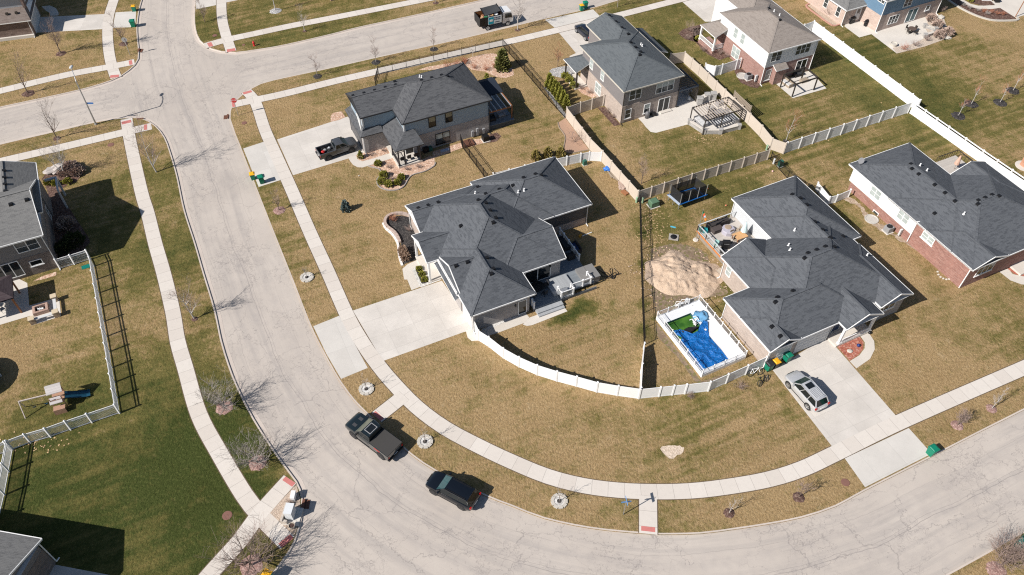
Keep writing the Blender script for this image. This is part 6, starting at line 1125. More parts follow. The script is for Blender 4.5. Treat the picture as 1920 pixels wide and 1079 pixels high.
# bicycles
def bike(px,rz,label,fc,seed):
    p=G(*px); root=thing('bicycle',label,'bicycle',p,rz,'bicycles on the lawn'); t=R(22)
    M=Matrix.Rotation(-R(38),4,'X')
    def put(mb): mb.v=[tuple(M@Vector(v)) for v in mb.v]; return mb
    for x in(-.52,.52):
        mb=MB(); mb.tube([(x+.33*math.cos(a*.3142),0,.34+.33*math.sin(a*.3142)) for a in range(21)],.035,6,0,False); w_=put(mb).build('wheel',RUB,root); mb=MB()
        for k_ in range(8): mb.tube([(x,0,.34),(x+.3*math.cos(k_*.785),0,.34+.3*math.sin(k_*.785))],.006,3)
        put(mb).build('spokes',GALV,w_)
    mb=MB()
    for a_,b_ in(((-.52,0,.34),(-.12,0,.32)),((-.12,0,.32),(-.25,0,.85)),((-.25,0,.78),(-.52,0,.34)),((-.24,0,.75),(.36,0,.78)),((-.12,0,.32),(.37,0,.72)),((.36,0,.95),(.52,0,.34))): mb.tube([a_,b_],.03,6)
    put(mb).build('frame',fc,root); mb=MB(); mb.tube([(.34,-.28,.98),(.40,0,.96),(.34,.28,.98)],.02,6); put(mb).build('handlebar',BLK,root); mb=MB(); mb.box(-.38,-.06,.86,-.14,.06,.91); put(mb).build('saddle',RUB,root)
z=Zm(1380,640,10.79); bike(z(390,700),R(12),'white framed bicycle leaning below the white fence',WHITE,1); bike(z(570,860),R(38),'small black bicycle standing on the lawn near the driveway',BLK,2)
# ------------------------------------------------------------------ yards: pool, decks, pergolas, play equipment
def localmb(): return MB()
# dirt pile
from mathutils import noise as mnoise
q=Zm(1180,480,4.497); pts=Gs([q(430,135)]); c0=G(*q(435,175)); n=72; vs=[];fs=[]
rx,ry,a0=4.1,3.3,R(-20); ca,sa=math.cos(a0),math.sin(a0)
for j in range(n+1):
    for i in range(n+1):
        x=(i/n*2-1)*rx*1.25; y=(j/n*2-1)*ry*1.25; r_=math.hypot(x/rx,y/ry); r_*=1+.42*mnoise.noise(Vector((x*.35,y*.35,3)))
        hgt=1.15*max(0,1-r_**1.25)+.25*max(0,1-((x-2.6)**2+(y-1.5)**2)/5); hgt+= (.34*mnoise.noise(Vector((x*.7,y*.7,1)))+.20*mnoise.noise(Vector((x*1.9,y*1.9,5)))+.13*mnoise.noise(Vector((x*4.5,y*4.5,2))))*min(1,hgt*2.5)
        vs.append((x*ca-y*sa,x*sa+y*ca,hgt-.03))
fs=[(j*(n+1)+i,j*(n+1)+i+1,(j+1)*(n+1)+i+1,(j+1)*(n+1)+i) for j in range(n) for i in range(n)]
b=NB('heaped_soil'); P=b.pos(); n1=b.noise(P,1.4,5,.7); n2=b.noise(P,9,3,.7); col=b.mix(b.mr(n1,.35,.7),(.50,.375,.275),(.60,.465,.355)); col=b.mix(b.mr(n2,.55,.8,0,.5),col,(.30,.22,.155)); b.bump(b.math('ADD',n1,n2),.9,.12); HEAP=b.fin(col,.95,0,.1)
mb=MB(); mb.add(vs,fs); o=mb.build('dirt_pile',HEAP,smooth=True); o.location=(c0.x,c0.y,0); tag(o,'broad heap of pale excavated soil beside the pool','dirt pile')
rr=random.Random(5)
mb=MB()
for i in range(220):
    a=rr.uniform(0,6.28); r_=rr.uniform(.7,1.5); s_=rr.uniform(.03,.13); mb.blob((c0.x+math.cos(a)*rx*r_,c0.y+math.sin(a)*ry*r_,.04),(s_,s_*.8,s_*.6),i,.4,1)
tag(mb.build('soil_clods',HEAP),'scattered clods of soil around the heap','soil clods',kind='stuff')
# pool, in the frame of the ranch house beside it
hp=hD; u0,u1,v0,v1=-10.6,-1.95,-6.35,-.75; zd=.50
root=thing('swimming_pool','above-ground pool with white deck and crumpled blue cover','pool',hp.w(0,0),hp.th)
inn=[hp.at(*q(*p),zd) for p in((300,567),(522,480),(836,878),(608,968))]
iu0=(inn[0].x+inn[1].x)/2; iu1=(inn[2].x+inn[3].x)/2; iv0=(inn[0].y+inn[3].y)/2; iv1=(inn[1].y+inn[2].y)/2
PDECK=plain('pool_deck_white',(.70,.71,.73),.6,0,.05,1.2)
mb=MB()
for a,b_,c_,d in((u0,iu0,v0,v1),(iu1,u1,v0,v1),(iu0,iu1,v0,iv0),(iu0,iu1,iv1,v1)): mb.box(a,c_,zd-.12,b_,d,zd)
mb.build('pool_deck',PDECK,root)
mb=MB(); mb.box(u0,v0,-.1,u1,v0+.05,zd-.12); mb.box(u0,v1-.05,-.1,u1,v1,zd-.12); mb.box(u0,v0+.05,-.1,u0+.05,v1-.05,zd-.12); mb.box(u1-.05,v0+.05,-.1,u1,v1-.05,zd-.12); mb.build('deck_skirt',WHITE,root)
b=NB('green_pool_water'); P=b.pos(); n1=b.noise(P,.7,3); col=b.mix(b.mr(n1,.35,.65),(.03,.10,.015),(.09,.22,.03)); WAT=b.fin(col,.06,0,.5)
mb=MB(); mb.box(iu0+.02,iv0+.02,.02,iu1-.02,iv1-.02,.16); mb.build('pool_water',WAT,root)
mb=MB(); mb.box(iu0,iv0,.16,iu1,iv0+.02,zd-.005); mb.box(iu0,iv1-.02,.16,iu1,iv1,zd-.005); mb.box(iu0,iv0+.02,.16,iu0+.02,iv1-.02,zd-.005); mb.box(iu1-.02,iv0+.02,.16,iu1,iv1-.02,zd-.005); mb.build('pool_wall',plain('liner_blue',(.03,.09,.10),.4,0,.1,3),root)
b=NB('blue_tarpaulin'); P=b.pos(); n1=b.noise(P,1.2,4,.7); col=b.mix(n1,(.003,.085,.32),(.006,.15,.46)); cr=b.noise(b.vmul(P,(1,1,1)),1.5,4,.75); b.bump(cr,1.0,.3); TARP=b.fin(col,.38,0,.4)
out=[hp.at(*q(*p),.4) for p in((372,632),(430,620),(478,650),(530,662),(575,640),(592,600),(620,562),(655,570),(662,640),(672,685),(720,740),(770,800),(832,874),(720,928),(612,964),(560,890),(500,815),(470,765),(430,740),(440,700),(395,665))]
from mathutils.geometry import delaunay_2d_cdt
poly=[Vector((p.x,p.y)) for p in out]
if area2(poly)<0: poly.reverse()
def inside(p,pl):
    c=False; j=len(pl)-1
    for i in range(len(pl)):
        if (pl[i].y>p.y)!=(pl[j].y>p.y) and p.x<(pl[j].x-pl[i].x)*(p.y-pl[i].y)/(pl[j].y-pl[i].y)+pl[i].x: c=not c
        j=i
    return c
g_=[]; uu=min(p.x for p in poly)
while uu<max(p.x for p in poly):
    vv=min(p.y for p in poly)
    while vv<max(p.y for p in poly):
        p=Vector((uu+rr.uniform(-.03,.03),vv+rr.uniform(-.03,.03)))
        if inside(p,poly): g_.append(p)
        vv+=.16
    uu+=.16
allp=poly+g_; res=delaunay_2d_cdt(allp,[],[list(range(len(poly)))],1,1e-5)
vs=[]
for p in res[0]:
    k=mnoise.noise(Vector((p.x*1.1,p.y*.7,2))); ridge=1-abs(mnoise.noise(Vector((p.x*.9+3,p.y*.9,7))))*2.2; r2=1-abs(mnoise.noise(Vector((p.x*2.3,p.y*1.9,1))))*2.5
    vs.append((p.x,p.y,.40+.12*k+.20*max(0,ridge)**2+.10*max(0,r2)**2+(.18 if p.x<inn[0].x+2.2 and p.y>(iv0+iv1)/2+.5 else 0)))
mb=MB(); mb.add(vs,[tuple(f) for f in res[2]]); o=mb.build('pool_cover',TARP,smooth=True); o.location=hp.w(0,0); o.rotation_euler=(0,0,hp.th); tag(o,'crumpled shiny blue tarpaulin lying in the pool','tarpaulin')
p=hp.at(*q(500,632),.3); mb=MB(); mb.blob((0,0,.3),(.35,1.15,.18),9,.6,3); o=mb.build('black_sheet',plain('black_sheet',(.02,.02,.022),.3,0,.2,3),smooth=True); o.location=hp.w(p.x,p.y); o.rotation_euler=(0,0,hp.th); tag(o,'black plastic sheet bunched at the edge of the blue tarpaulin','plastic sheet')
p=hp.at(*q(610,515),.5); mb=MB(); mb.blob((0,0,.55),(.75,.7,.12),4,.9,3); o=mb.build('cloth_heap',plain('pale_blue_cloth',(.16,.38,.62),.6,0,.25,3),smooth=True); o.location=hp.w(p.x,p.y); tag(o,'pale blue cloth heap on the white pool deck','cloth')
p=hp.at(*q(548,560),.3); mb=MB()
for s_ in(-.3,.3): mb.tube([(-.5,s_,-.1),(-.25,s_,.75),(.2,s_,.95),(.45,s_,.55)],.045,8)
for k in range(4): mb.box(-.45+k*.1,-.28,.05+k*.2,-.15+k*.1,.28,.11+k*.2)
o=mb.build('pool_ladder',WHITE); o.location=hp.w(p.x,p.y); o.rotation_euler=(0,0,hp.th+R(200)); tag(o,'white plastic step ladder at the green pool end','ladder')
# pool fence
def fence_l(h,uv,z,label,hh=.85,sp=1.55):
    root=thing('fence',label,'fence',h.w(0,0,z),h.th,'yard fences'); P=[Vector((u,v,0)) for u,v in uv]
    for i in range(len(P)-1):
        a,b_=P[i],P[i+1]; k=max(1,round((b_-a).length/sp))
        for j in range(k):
            p=a.lerp(b_,j/k); r2=a.lerp(b_,(j+1)/k); mb=MB(); d=(r2-p); L=d.length; d.normalize()
            for z_ in(.08,hh-.04): mb.bar(p+Vector((0,0,z_)),r2+Vector((0,0,z_)),.04,.045)
            m_=int(L/.115)
            for t in range(1,m_): pp=p+d*(L*t/m_); mb.bar(pp+Vector((0,0,.08)),pp+Vector((0,0,hh-.04)),.013,.013)
            mb.build('baluster_panel',WHITE,root); mb=MB(); mb.cbox(p,(.08,.08,hh+.06)); mb.cbox(p+Vector((0,0,hh+.06)),(.10,.10,.04)); mb.build('post',WHITE,root)
    return root
fence_l(hp,[(u0+.05,v0+.05),(u1-.05,v0+.05),(u1-.05,v1-.05),(u0+.05,v1-.05),(u0+.05,v0+.05)],zd,'white baluster fence on top of the pool deck')
p=hp.w(u0-.25,(v0+v1)/2+.5); root=thing('pool_steps','white entry steps outside the pool fence','steps',p,hp.th); mb=MB()
for s_ in(-.35,.35): mb.tube([(-.5,s_,0),(-.35,s_,.9),(.2,s_,1.5),(.35,s_,.9)],.035,8)
for k in range(4): mb.box(-.5+k*.13,-.35,.12+k*.22,-.25+k*.13,.35,.16+k*.22)
mb.build('ladder_frame',WHITE,root)
p=hp.w(u0-.5,v1-1.2); root=thing('pool_pump','grey pool pump with pipes at the upper pool corner','pump',p,hp.th); mb=MB(); mb.lathe((0,0,0),[(.26,0),(.28,.5),(.2,.72),(.05,.78)],14); mb.build('filter_tank',LGREY,root); mb=MB(); mb.tube([(.2,.2,.3),(.7,.3,.25),(.9,.1,.5)],.05,8); mb.build('pipe',BLK,root)
# trampoline
z=Zm(1080,240,4.495); H_=.85; cs=[G(*z(*p),H_) for p in((765,566),(868,655),(1110,566),(1003,492))]; c=sum(cs,Vector())/4; c.z=0; tp=thing('trampoline','rectangular trampoline with blue padding and dark safety net','trampoline',c); L=[p-c for p in cs]
NET=bpy.data.materials.new('safety_net'); NET.use_nodes=True; nt_=NET.node_tree; pb=nt_.nodes['Principled BSDF']; pb.inputs['Base Color'].default_value=(.012,.012,.013,1); pb.inputs['Roughness'].default_value=.9; pb.inputs['Alpha'].default_value=.88
PADB=plain('blue_padding',(.008,.09,.30),.5,0,.1,3); PADW=plain('pale_padding',(.45,.52,.62),.5,0,.1,3)
def lerp4(s_,t): return (L[0].lerp(L[1],s_)).lerp(L[3].lerp(L[2],s_),t)
mb=MB(); mb.poly([lerp4(.14,.1),lerp4(.86,.1),lerp4(.86,.9),lerp4(.14,.9)]); mb.build('jumping_mat',RUB,tp)
for i,(a,b_,c_,d) in enumerate([((0,0),(1,0),(.86,.1),(.14,.1)),((1,0),(1,1),(.86,.9),(.86,.1)),((1,1),(0,1),(.14,.9),(.86,.9)),((0,1),(0,0),(.14,.1),(.14,.9))]):
    P=[lerp4(*x) for x in(a,b_,c_,d)]; mb=MB(); k=[p+Vector((0,0,.03)) for p in P]; mb.add(P+k,[(4,5,6,7),(3,2,1,0),(0,1,5,4),(1,2,6,5),(2,3,7,6),(3,0,4,7)]); mb.build('edge_pad',PADW if i==0 else PADB,tp)
for s_,t in((.08,.05),(.08,.95),(.92,.05),(.92,.95),(.5,.03),(.5,.97)):
    p=lerp4(s_,t); mb=MB(); mb.tube([(p.x,p.y,0),(p.x,p.y,H_)],.04,8); mb.build('leg',GALV,tp)
poles=[(.06,.06),(.06,.36),(.06,.66),(.06,.95),(.94,.95),(.94,.66),(.94,.36),(.94,.06)]
for s_,t in poles: p=lerp4(s_,t); mb=MB(); mb.tube([p,p+Vector((0,0,1.7))],.045,8); mb.build('net_pole',GALV,tp)
mb=MB(); ring=[(.09,.08),(.09,.92),(.91,.92),(.91,.08)]; 
for i in range(4): a=lerp4(*ring[i]); b_=lerp4(*ring[(i+1)%4]); up=Vector((0,0,1.62)); mb.poly([a,b_,b_+up,a+up])
mb.build('net',NET,tp)
# flag pole
p=G(*Zm(1300,370,8.993)(40,722)); fl=thing('flag_pole','thin flag pole with a tricolour flag beside the wooden deck','flag pole',p); mb=MB(); mb.cyl((0,0,0),.35,.3,.12,14); mb.build('base',CONC,fl); mb=MB(); mb.tube([(0,0,.1),(0,0,5.0)],[.035,.025],8); mb.build('pole',GALV,fl)
mb=MB(); n=10; vs=[]
for i in range(n+1):
    for k in range(4): t=i/n; vs.append((.03+.55*t+.1*math.sin(k*2),-.15*t+.10*math.sin(t*7+k),4.85-1.35*t*.9-.33*k*.55))
mb.add(vs,[]); 
for i in range(n):
    for k in range(3): mb.f.append((i*4+k,(i+1)*4+k,(i+1)*4+k+1,i*4+k+1)); mb.m.append(0 if i<2 else (1 if i<4 else (2 if i<7 else 3)))
mb.build('flag',[plain('flag_green',(.02,.22,.08),.8,0,.05,4),plain('flag_red',(.6,.1,.04),.8,0,.05,4),plain('flag_white',(.55,.62,.72),.8,0,.05,4),plain('flag_orange',(.75,.24,.03),.8,0,.05,4)],fl)
# wooden deck of the pool house
DECKG=planks('grey_boards',(.50,.46,.42),.14,0); zk=.85; U0,U1,V0,V1=-19.6,-12.8,5.2,10.72
dk=thing('deck','weathered wooden deck with pale railing and orange edge board','deck',hp.w(0,0),hp.th,'house decks'); mb=MB(); mb.box(U0,V0,zk-.12,U1,V1,zk); mb.build('deck_boards',DECKG,dk); mb=MB(); mb.box(U0+.05,V0+.05,0,U1,V0+.1,zk-.12); mb.box(U0+.05,V0+.1,0,U0+.1,V1,zk-.12); mb.build('deck_skirt',planks('skirt_boards',(.30,.26,.22),.14,0),dk); mb=MB(); mb.box(U0-.04,V0-.06,zk-.2,U1,V0-.005,zk+.02); mb.build('edge_board',plain('orange_stain',(.55,.20,.06),.6,0,.1,4),dk)
for a,b_ in(((U0,V0),(U1,V0)),((U0,V0),(U0,V1))):
    a=Vector((*a,zk)); b_=Vector((*b_,zk)); k=4
    for i in range(k): p=a.lerp(b_,i/k); mb=MB(); mb.cbox(p,(.09,.09,.95)); mb.build('rail_post',DKBR,dk)
    mb=MB(); mb.bar(a+Vector((0,0,.95)),b_+Vector((0,0,.95)),.13,.04); mb.bar(a+Vector((0,0,.12)),b_+Vector((0,0,.12)),.05,.05)
    m_=int((b_-a).length/.2)
    for i in range(m_): p=a.lerp(b_,i/m_); mb.bar(p+Vector((0,0,.12)),p+Vector((0,0,.93)),.015,.015)
    mb.build('railing',LGREY,dk)
mb=MB()
for i in range(4): mb.box(U1-.9,V0-.4-i*.3,0,U1+.25,V0-.1-i*.3,zk-.17*(i+1))
mb.build('steps',planks('step_boards',(.52,.44,.36),.3,1),dk)
def dl(x,y,zz=zk): p=hp.at(*Zm(1300,370,8.993)(x,y),zz); return hp.w(p.x,p.y,zz)
WICK=plain('dark_wicker',(.04,.034,.032),.8,0,.2,9)
def sofa(p,w,d,label,rz,cush,frame=WICK,back=True,group='patio seats',name='outdoor_sofa'):
    root=thing(name,label,'sofa' if w>1.1 else 'chair',p,rz,group); mb=MB(); mb.box(-w/2,-d/2,0,w/2,d/2,.32); mb.build('base',frame,root)
    if back: mb=MB(); mb.box(-w/2,d/2-.16,.32,w/2,d/2,.75); mb.build('backrest',frame,root)
    for s_ in(-1,1): mb=MB(); mb.box(s_*w/2-(.12 if s_>0 else 0),-d/2,.32,s_*w/2+(.12 if s_<0 else 0),d/2-.16,.58); mb.build('armrest',frame,root)
    k=max(1,int(w/.65))
    for i in range(k): mb=MB(); x=-w/2+.13+(w-.26)*i/k; mb.box(x+.01,-d/2+.03,.32,x+(w-.26)/k-.01,d/2-.18,.46); mb.build('cushion',cush,root)
sofa(dl(410,470),2.9,.95,'long dark wicker sofa along the back railing of the wooden deck',hp.th+R(90+90)+R(90),plain('dark_cushion',(.045,.04,.04),.9,0,.15,4))
mb=MB(); mb.cbox((0,0,0),(1.25,.8,.55)); mb.cbox((0,0,.55),(1.3,.85,.05)); o=mb.build('storage_box',plain('brown_wicker_box',(.075,.06,.057),.8,0,.2,8)); o.location=dl(385,575); o.rotation_euler=(0,0,hp.th+R(90)); tag(o,'brown wicker box on the wooden deck','storage box')
root=thing('covered_table','table under a pale lilac cover on the wooden deck','table',dl(575,590),hp.th+R(70)); mb=MB(); mb.lathe((0,0,0),[(.80,0),(.82,.45),(.76,.6),(.1,.66)],9); mb.build('cover',plain('lilac_cover',(.42,.40,.46),.8,0,.12,2),root); mb=MB(); mb.lathe((.0,.2,.64),[(.42,0),(.40,.05),(.1,.06)],14); mb.build('top_patch',plain('tan_patch',(.36,.28,.21),.8,0,.1,3),root)
root=thing('dining_table','orange wooden table on the wooden deck','table',dl(770,715),hp.th); mb=MB(); mb.box(-.55,-.75,.70,.55,.75,.75); mb.build('tabletop',plain('orange_wood',(.62,.36,.17),.6,0,.12,4),root)
for a in(-.48,.48):
    for b2 in(-.68,.68): mb=MB(); mb.cbox((a,b2,0),(.07,.07,.7)); mb.build('leg',WOODR,root)
for i,(x,y) in enumerate([(650,665),(705,640),(700,760),(755,600)]):
    root=thing('patio_chair','pale mesh chair at the orange table, '+['left','back left','front','back right'][i],'chair',dl(x,y),hp.th+R([90,0,120,0][i]),'chairs at the orange table'); mb=MB(); mb.box(-.25,-.25,.40,.25,.25,.44); mb.build('seat',WOODT,root); mb=MB(); mb.box(-.25,.22,.44,.25,.26,.92); mb.build('backrest',WOODT,root)
    for a in(-.22,.22):
        for b2 in(-.22,.22): mb=MB(); mb.cbox((a,b2,0),(.035,.035,.42)); mb.build('leg',GALV,root)
root=thing('patio_umbrella','folded pale blue parasol standing on the wooden deck','parasol',dl(825,660),0); mb=MB(); mb.lathe((0,0,.9),[(.42,0),(.34,.35),(.2,.9),(.06,1.35),(.02,1.4)],9); mb.build('canopy',plain('pale_aqua_canvas',(.55,.68,.70),.8,0,.15,4),root); mb=MB(); mb.tube([(0,0,0),(0,0,2.4)],.03,8); mb.cyl((0,0,0),.3,.28,.08,14); mb.build('pole',GALV,root)
def grill(p,rz,label,m_=BLK):
    root=thing('grill',label,'grill',p,rz,'barbecue grills'); mb=MB(); mb.box(-.45,-.27,0,.45,.27,.75); mb.build('cabinet',m_,root); mb=MB(); mb.tube([(-.42,0,.86),(.42,0,.86)],.29,12); mb.build('hood',m_,root); [(lambda q_:(q_.box(a_,-.25,.76,a_+.35,.25,.8),q_.build('side_shelf',GALV if m_ is not BLK else CHAR,root)))(MB()) for a_ in(.45,-.8)]; mb=MB(); mb.bar((-.3,-.33,.82),(.3,-.33,.82),.03,.03); mb.build('handle',GALV,root)
grill(dl(535,845),hp.th+R(60),'black barbecue grill near the roof edge on the wooden deck')
for i,(x,y,m_,lb) in enumerate([(190,590,plain('teal_plastic',(.03,.32,.34),.5,0,.1,4),'teal bucket at the left corner of the wooden deck'),(130,570,DKG,'small dark green pot at the left corner of the wooden deck'),(250,530,BLK,'black box next to the teal bucket on the wooden deck'),(385,800,plain('mint_plastic',(.35,.6,.55),.5,0,.1,4),'mint green folded chair at the front railing of the wooden deck'),(475,930,BLK,'open black bin at the front corner of the wooden deck')]): mb=MB(); mb.cbox((0,0,0),(.5,.45,.5),0,0,1.15); o=mb.build('deck_box',m_); o.location=dl(x,y); o.rotation_euler=(0,0,R(20*i)); tag(o,lb,'container','containers on the wooden deck')
# grey deck of the middle house
t=Zm(860,420,4.497); hb=hB; zk2=.55; BLUEB=planks('blue_grey_boards',(.20,.225,.25),.14,1); PALEB=planks('pale_grey_boards',(.36,.375,.39),.14,0)
dk=thing('deck','blue-grey deck with white railings behind the middle ranch house','deck',hb.w(0,0),hb.th,'house decks'); 
mb=MB(); mb.box(-12.45,-9.55,zk2-.14,-7.4,-6.12,zk2); mb.box(-7.4,-8.9,zk2-.145,-4.35,-.3,zk2-.004); mb.build('deck_boards',BLUEB,dk); mb=MB(); mb.box(-9.55,-8.95,zk2+.001,-6.9,-6.6,zk2+.28); mb.build('raised_platform',PALEB,dk); mb=MB(); mb.box(-12.4,-9.5,0,-4.4,-9.4,zk2-.15); mb.box(-4.45,-8.9,0,-4.4,-.35,zk2-.15); mb.build('deck_skirt',planks('deck_skirt_boards',(.16,.17,.18),.14,0),dk)
mb=MB(); mb.box(-12.2,-10.2,0,-9.0,-9.56,zk2-.17); mb.box(-12.2,-10.55,0,-9.0,-10.2,zk2-.36); mb.build('steps',PALEB,dk)
def wrail(pts,parent):
    P=[Vector((*p,zk2)) for p in pts]
    for p in P: mb=MB(); mb.cbox(p,(.16,.16,1.05)); mb.cbox(p+Vector((0,0,1.05)),(.21,.21,.05)); mb.build('rail_post',WHITE,parent)
    for a,b_ in zip(P,P[1:]):
        mb=MB(); mb.bar(a+Vector((0,0,.98)),b_+Vector((0,0,.98)),.09,.09); mb.bar(a+Vector((0,0,.15)),b_+Vector((0,0,.15)),.06,.07); k=int((b_-a).length/.13)
        for i in range(1,k): p=a.lerp(b_,i/k); mb.bar(p+Vector((0,0,.15)),p+Vector((0,0,.95)),.012,.03)
        mb.build('railing',WHITE,parent)
wrail([(-12.35,-9.0),(-12.35,-9.5)],dk); wrail([(-8.95,-8.6),(-8.95,-9.5),(-7.45,-9.5),(-7.45,-8.95)],dk); wrail([(-7.4,-8.85),(-5.9,-8.9),(-4.9,-8.9),(-4.9,-8.0)],dk); wrail([(-4.4,-5.2),(-4.4,-3.9),(-4.4,-2.6),(-4.4,-1.4),(-4.4,-.4)],dk)
def bl(x,y,zz=zk2): p=hb.at(*t(x,y),zz); return hb.w(p.x,p.y,zz)
tub=thing('hot_tub','hot tub under a folding grey cover on the deck edge','hot tub',bl(1085,440,.4),hb.th); mb=MB(); mb.cbox((0,0,-.4),(2.1,2.0,.9)); mb.build('tub_shell',plain('tub_grey',(.20,.20,.20),.7,0,.1,4),tub)
for s_ in(-1,1): mb=MB(); mb.box(-1.1+(1.12 if s_>0 else 0),-1.05,.5,-.02+(1.12 if s_>0 else 0),1.05,.62); mb.build('cover_half',plain('tub_cover',(.21,.205,.20),.85,0,.12,2),tub)
root=thing('round_table','round dark patio table in the shade on the blue-grey deck','table',bl(665,560),0); mb=MB(); mb.cyl((0,0,.7),.75,.75,.05,20); mb.build('tabletop',BLK,root); mb=MB(); mb.cyl((0,0,0),.3,.08,.7,12); mb.build('pedestal',BLK,root)
for i in range(5):
    a=i*1.257+.5; p=bl(665,560)+Vector((math.cos(a)*1.05,math.sin(a)*1.05,0)); root=thing('patio_chair','dark chair round the shaded table on the blue-grey deck','chair',p,a-R(90),'dark chairs round the shaded table'); mb=MB(); mb.box(-.26,-.26,.40,.26,.26,.44); mb.build('seat',CHAR,root); mb=MB(); mb.box(-.26,.22,.44,.26,.27,.95); mb.build('backrest',CHAR,root)
    for x in(-.22,.22):
        for y in(-.22,.22): mb=MB(); mb.cbox((x,y,0),(.035,.035,.4)); mb.build('leg',BLK,root)
BCUSH=plain('black_cushion',(.035,.036,.04),.9,0,.15,4)
sofa(bl(885,180),2.0,.85,'dark sofa against the wall end of the blue-grey deck',hb.th+R(90),BCUSH); sofa(bl(985,215),1.6,.8,'dark sofa along the white posts of the blue-grey deck',hb.th-R(90),plain('navy_cushion',(.02,.045,.12),.9,0,.15,4)); sofa(bl(940,285),.9,.85,'dark wicker armchair nearest the hot tub',hb.th+R(180),BCUSH)
grill(bl(880,605),hb.th,'small silver grill on the railing corner of the blue-grey deck',GALV)
k=Zm(880,280,4.497); root=thing('garden_tool','orange handled tool with white pipes at the foot of the downspout','tool',G(*k(935,735)),R(60)); mb=MB(); mb.box(-.25,-.12,0,.25,.12,.2); mb.build('tool_body',plain('orange_tool',(.7,.33,.03),.5,0,.1,4),root); mb=MB(); mb.tube([(.1,-.2,.06),(1.3,-.9,.06)],.05,8); mb.build('pipe',WHITE,root)
for px,lb in((k(1125,955),'black tangled hose on the grass beside the hot tub'),):
    mb=MB(); rr2=random.Random(3); pt=[(rr2.uniform(-1.4,1.4),rr2.uniform(-1.0,1.0),.04) for _ in range(16)]; mb.tube(catmull([Vector(p) for p in pt],.2),.035,5); o=mb.build('hose',BLK); o.location=G(*Zm(860,420,4.497)(1270,420)); tag(o,lb,'hose')
# ------------------------------------------------------------------ slate-roofed house: patio cover, pergola, seating
hc=hC; STEEL=plain('dark_steel',(.085,.075,.068),.5,.3,.1,5); PANB=plain('steel_blue_panel',(.10,.13,.17),.4,.3,.1,3)
root=thing('patio_cover','slatted dark patio cover attached to the slate-roofed house','patio cover',hc.w(0,0),hc.th,'pergolas'); a0,a1,b0,b1,zt=9.45,12.75,.35,4.9,2.65
for u,v in((a1,b0),(a1,b1),(a0,b1)): mb=MB(); mb.cbox((u,v,0),(.13,.13,zt)); mb.build('post',STEEL,root)
mb=MB(); mb.bar((a0,b0,zt),(a1,b0,zt),.1,.18); mb.bar((a0,b1,zt),(a1,b1,zt),.1,.18); mb.bar((a1,b0+.06,zt),(a1,b1-.06,zt),.1,.18); mb.bar((a0,b0+.06,zt),(a0,b1-.06,zt),.1,.18); mb.build('beam',PANB,root)
mb=MB()
for i in range(11): v=b0+.3+i*(b1-b0-.5)/10; mb.bar((a0+.06,v,zt+.02),(a1-.06,v,zt+.02),.16,.05)
mb.build('roof_slats',STEEL,root); mb=MB()
for i in range(9): mb.bar((a1+.07,b0,.35+i*.25),(a1+.07,b1,.35+i*.25),.03,.14)
mb.build('side_slats',WOODT,root)
kz=Zm(1240,120,8.3); grill(G(*kz(385,470)),hc.th+R(-60),'grill with a steel lid under the slatted patio cover',GALV); mb=MB(); mb.blob((0,0,.3),(.28,.28,.32),2,.1,2); o=mb.build('gas_bottle',LGREY,smooth=True); o.location=G(*kz(425,565)); tag(o,'white gas bottle under the slatted patio cover','gas bottle')
sheet('patio',[hc.w(3.2,.33)[:2],hc.w(3.2,-1.2)[:2],hc.w(3.9,-2.9)[:2],hc.w(4.8,-3.5)[:2],hc.w(9.4,-3.9)[:2],hc.w(9.2,-8.6)[:2],hc.w(18,-7.6)[:2],hc.w(17.6,-.2)[:2],hc.w(12.8,.0)[:2],hc.w(12.8,4.9)[:2],hc.w(9.3,4.9)[:2],hc.w(9.3,.33)[:2]],.012,CONCN,uvdir=26) if False else None
def sheet_w(name,pts,z,mat):
    mb=MB(); P=[(p[0],p[1]) for p in pts]
    if area2(P)<0: P.reverse()
    mb.poly([(x,y,z) for x,y in P]); return tag(mb.build(name,mat),kind='structure')
W4=[G(*kz(*p)) for p in((440,945),(645,1068),(1240,1005),(1040,860))]
sheet_w('patio',[hc.w(3.2,.33),hc.w(3.2,-1.0),G(*Zm(1100,20,4.497)(500,985)),G(*Zm(1100,20,4.497)(540,1025)),G(*Zm(1100,20,4.497)(585,1032)),G(*Zm(1100,20,4.497)(865,958)),G(*kz(645,1075)),G(*kz(1250,985)),G(*kz(1000,640)),G(*kz(760,480)),G(*kz(545,600)),hc.w(12.8,.1),hc.w(12.8,4.9),hc.w(9.3,4.9),hc.w(9.3,.33)],.012,CONCN)
zt=2.3; tops=[G(*kz(*p),zt) for p in((485,683),(690,888),(1268,708),(1045,520))]; c=sum(tops,Vector())/4; c.z=0
pg=thing('pergola','dark steel pergola with open slats over white patio seats','pergola',c,0,'pergolas'); T4=[p-c for p in tops]
def pp(s_,t): return (T4[0].lerp(T4[1],s_)).lerp(T4[3].lerp(T4[2],s_),t)
for s_,t in((0,0),(1,0),(1,.47),(1,1),(0,1),(0,.5)): p=pp(s_,t); mb=MB(); mb.cbox((p.x,p.y,0),(.14,.14,zt)); mb.build('post',STEEL,pg)
mb=MB()
for a,b_ in(((0,0),(1,0)),((1,0),(1,1)),((1,1),(0,1)),((0,1),(0,0))): mb.bar(pp(*a),pp(*b_),.12,.16)
mb.build('beam',STEEL,pg)
for i in range(1,15): mb=MB(); t=i/15; mb.bar(pp(0,t)+Vector((0,0,.06)),pp(1,t)+Vector((0,0,.06)),.09,.10); mb.build('roof_slat',plain('slat_wood%d'%i,(.38,.32,.27),.7,0,.15,4) if i==1 else bpy.data.materials['slat_wood1'],pg)
BLOCK=bricks('grey_wall_block',(.34,.325,.31),(.46,.445,.43),(.25,.24,.23),.42,.2)
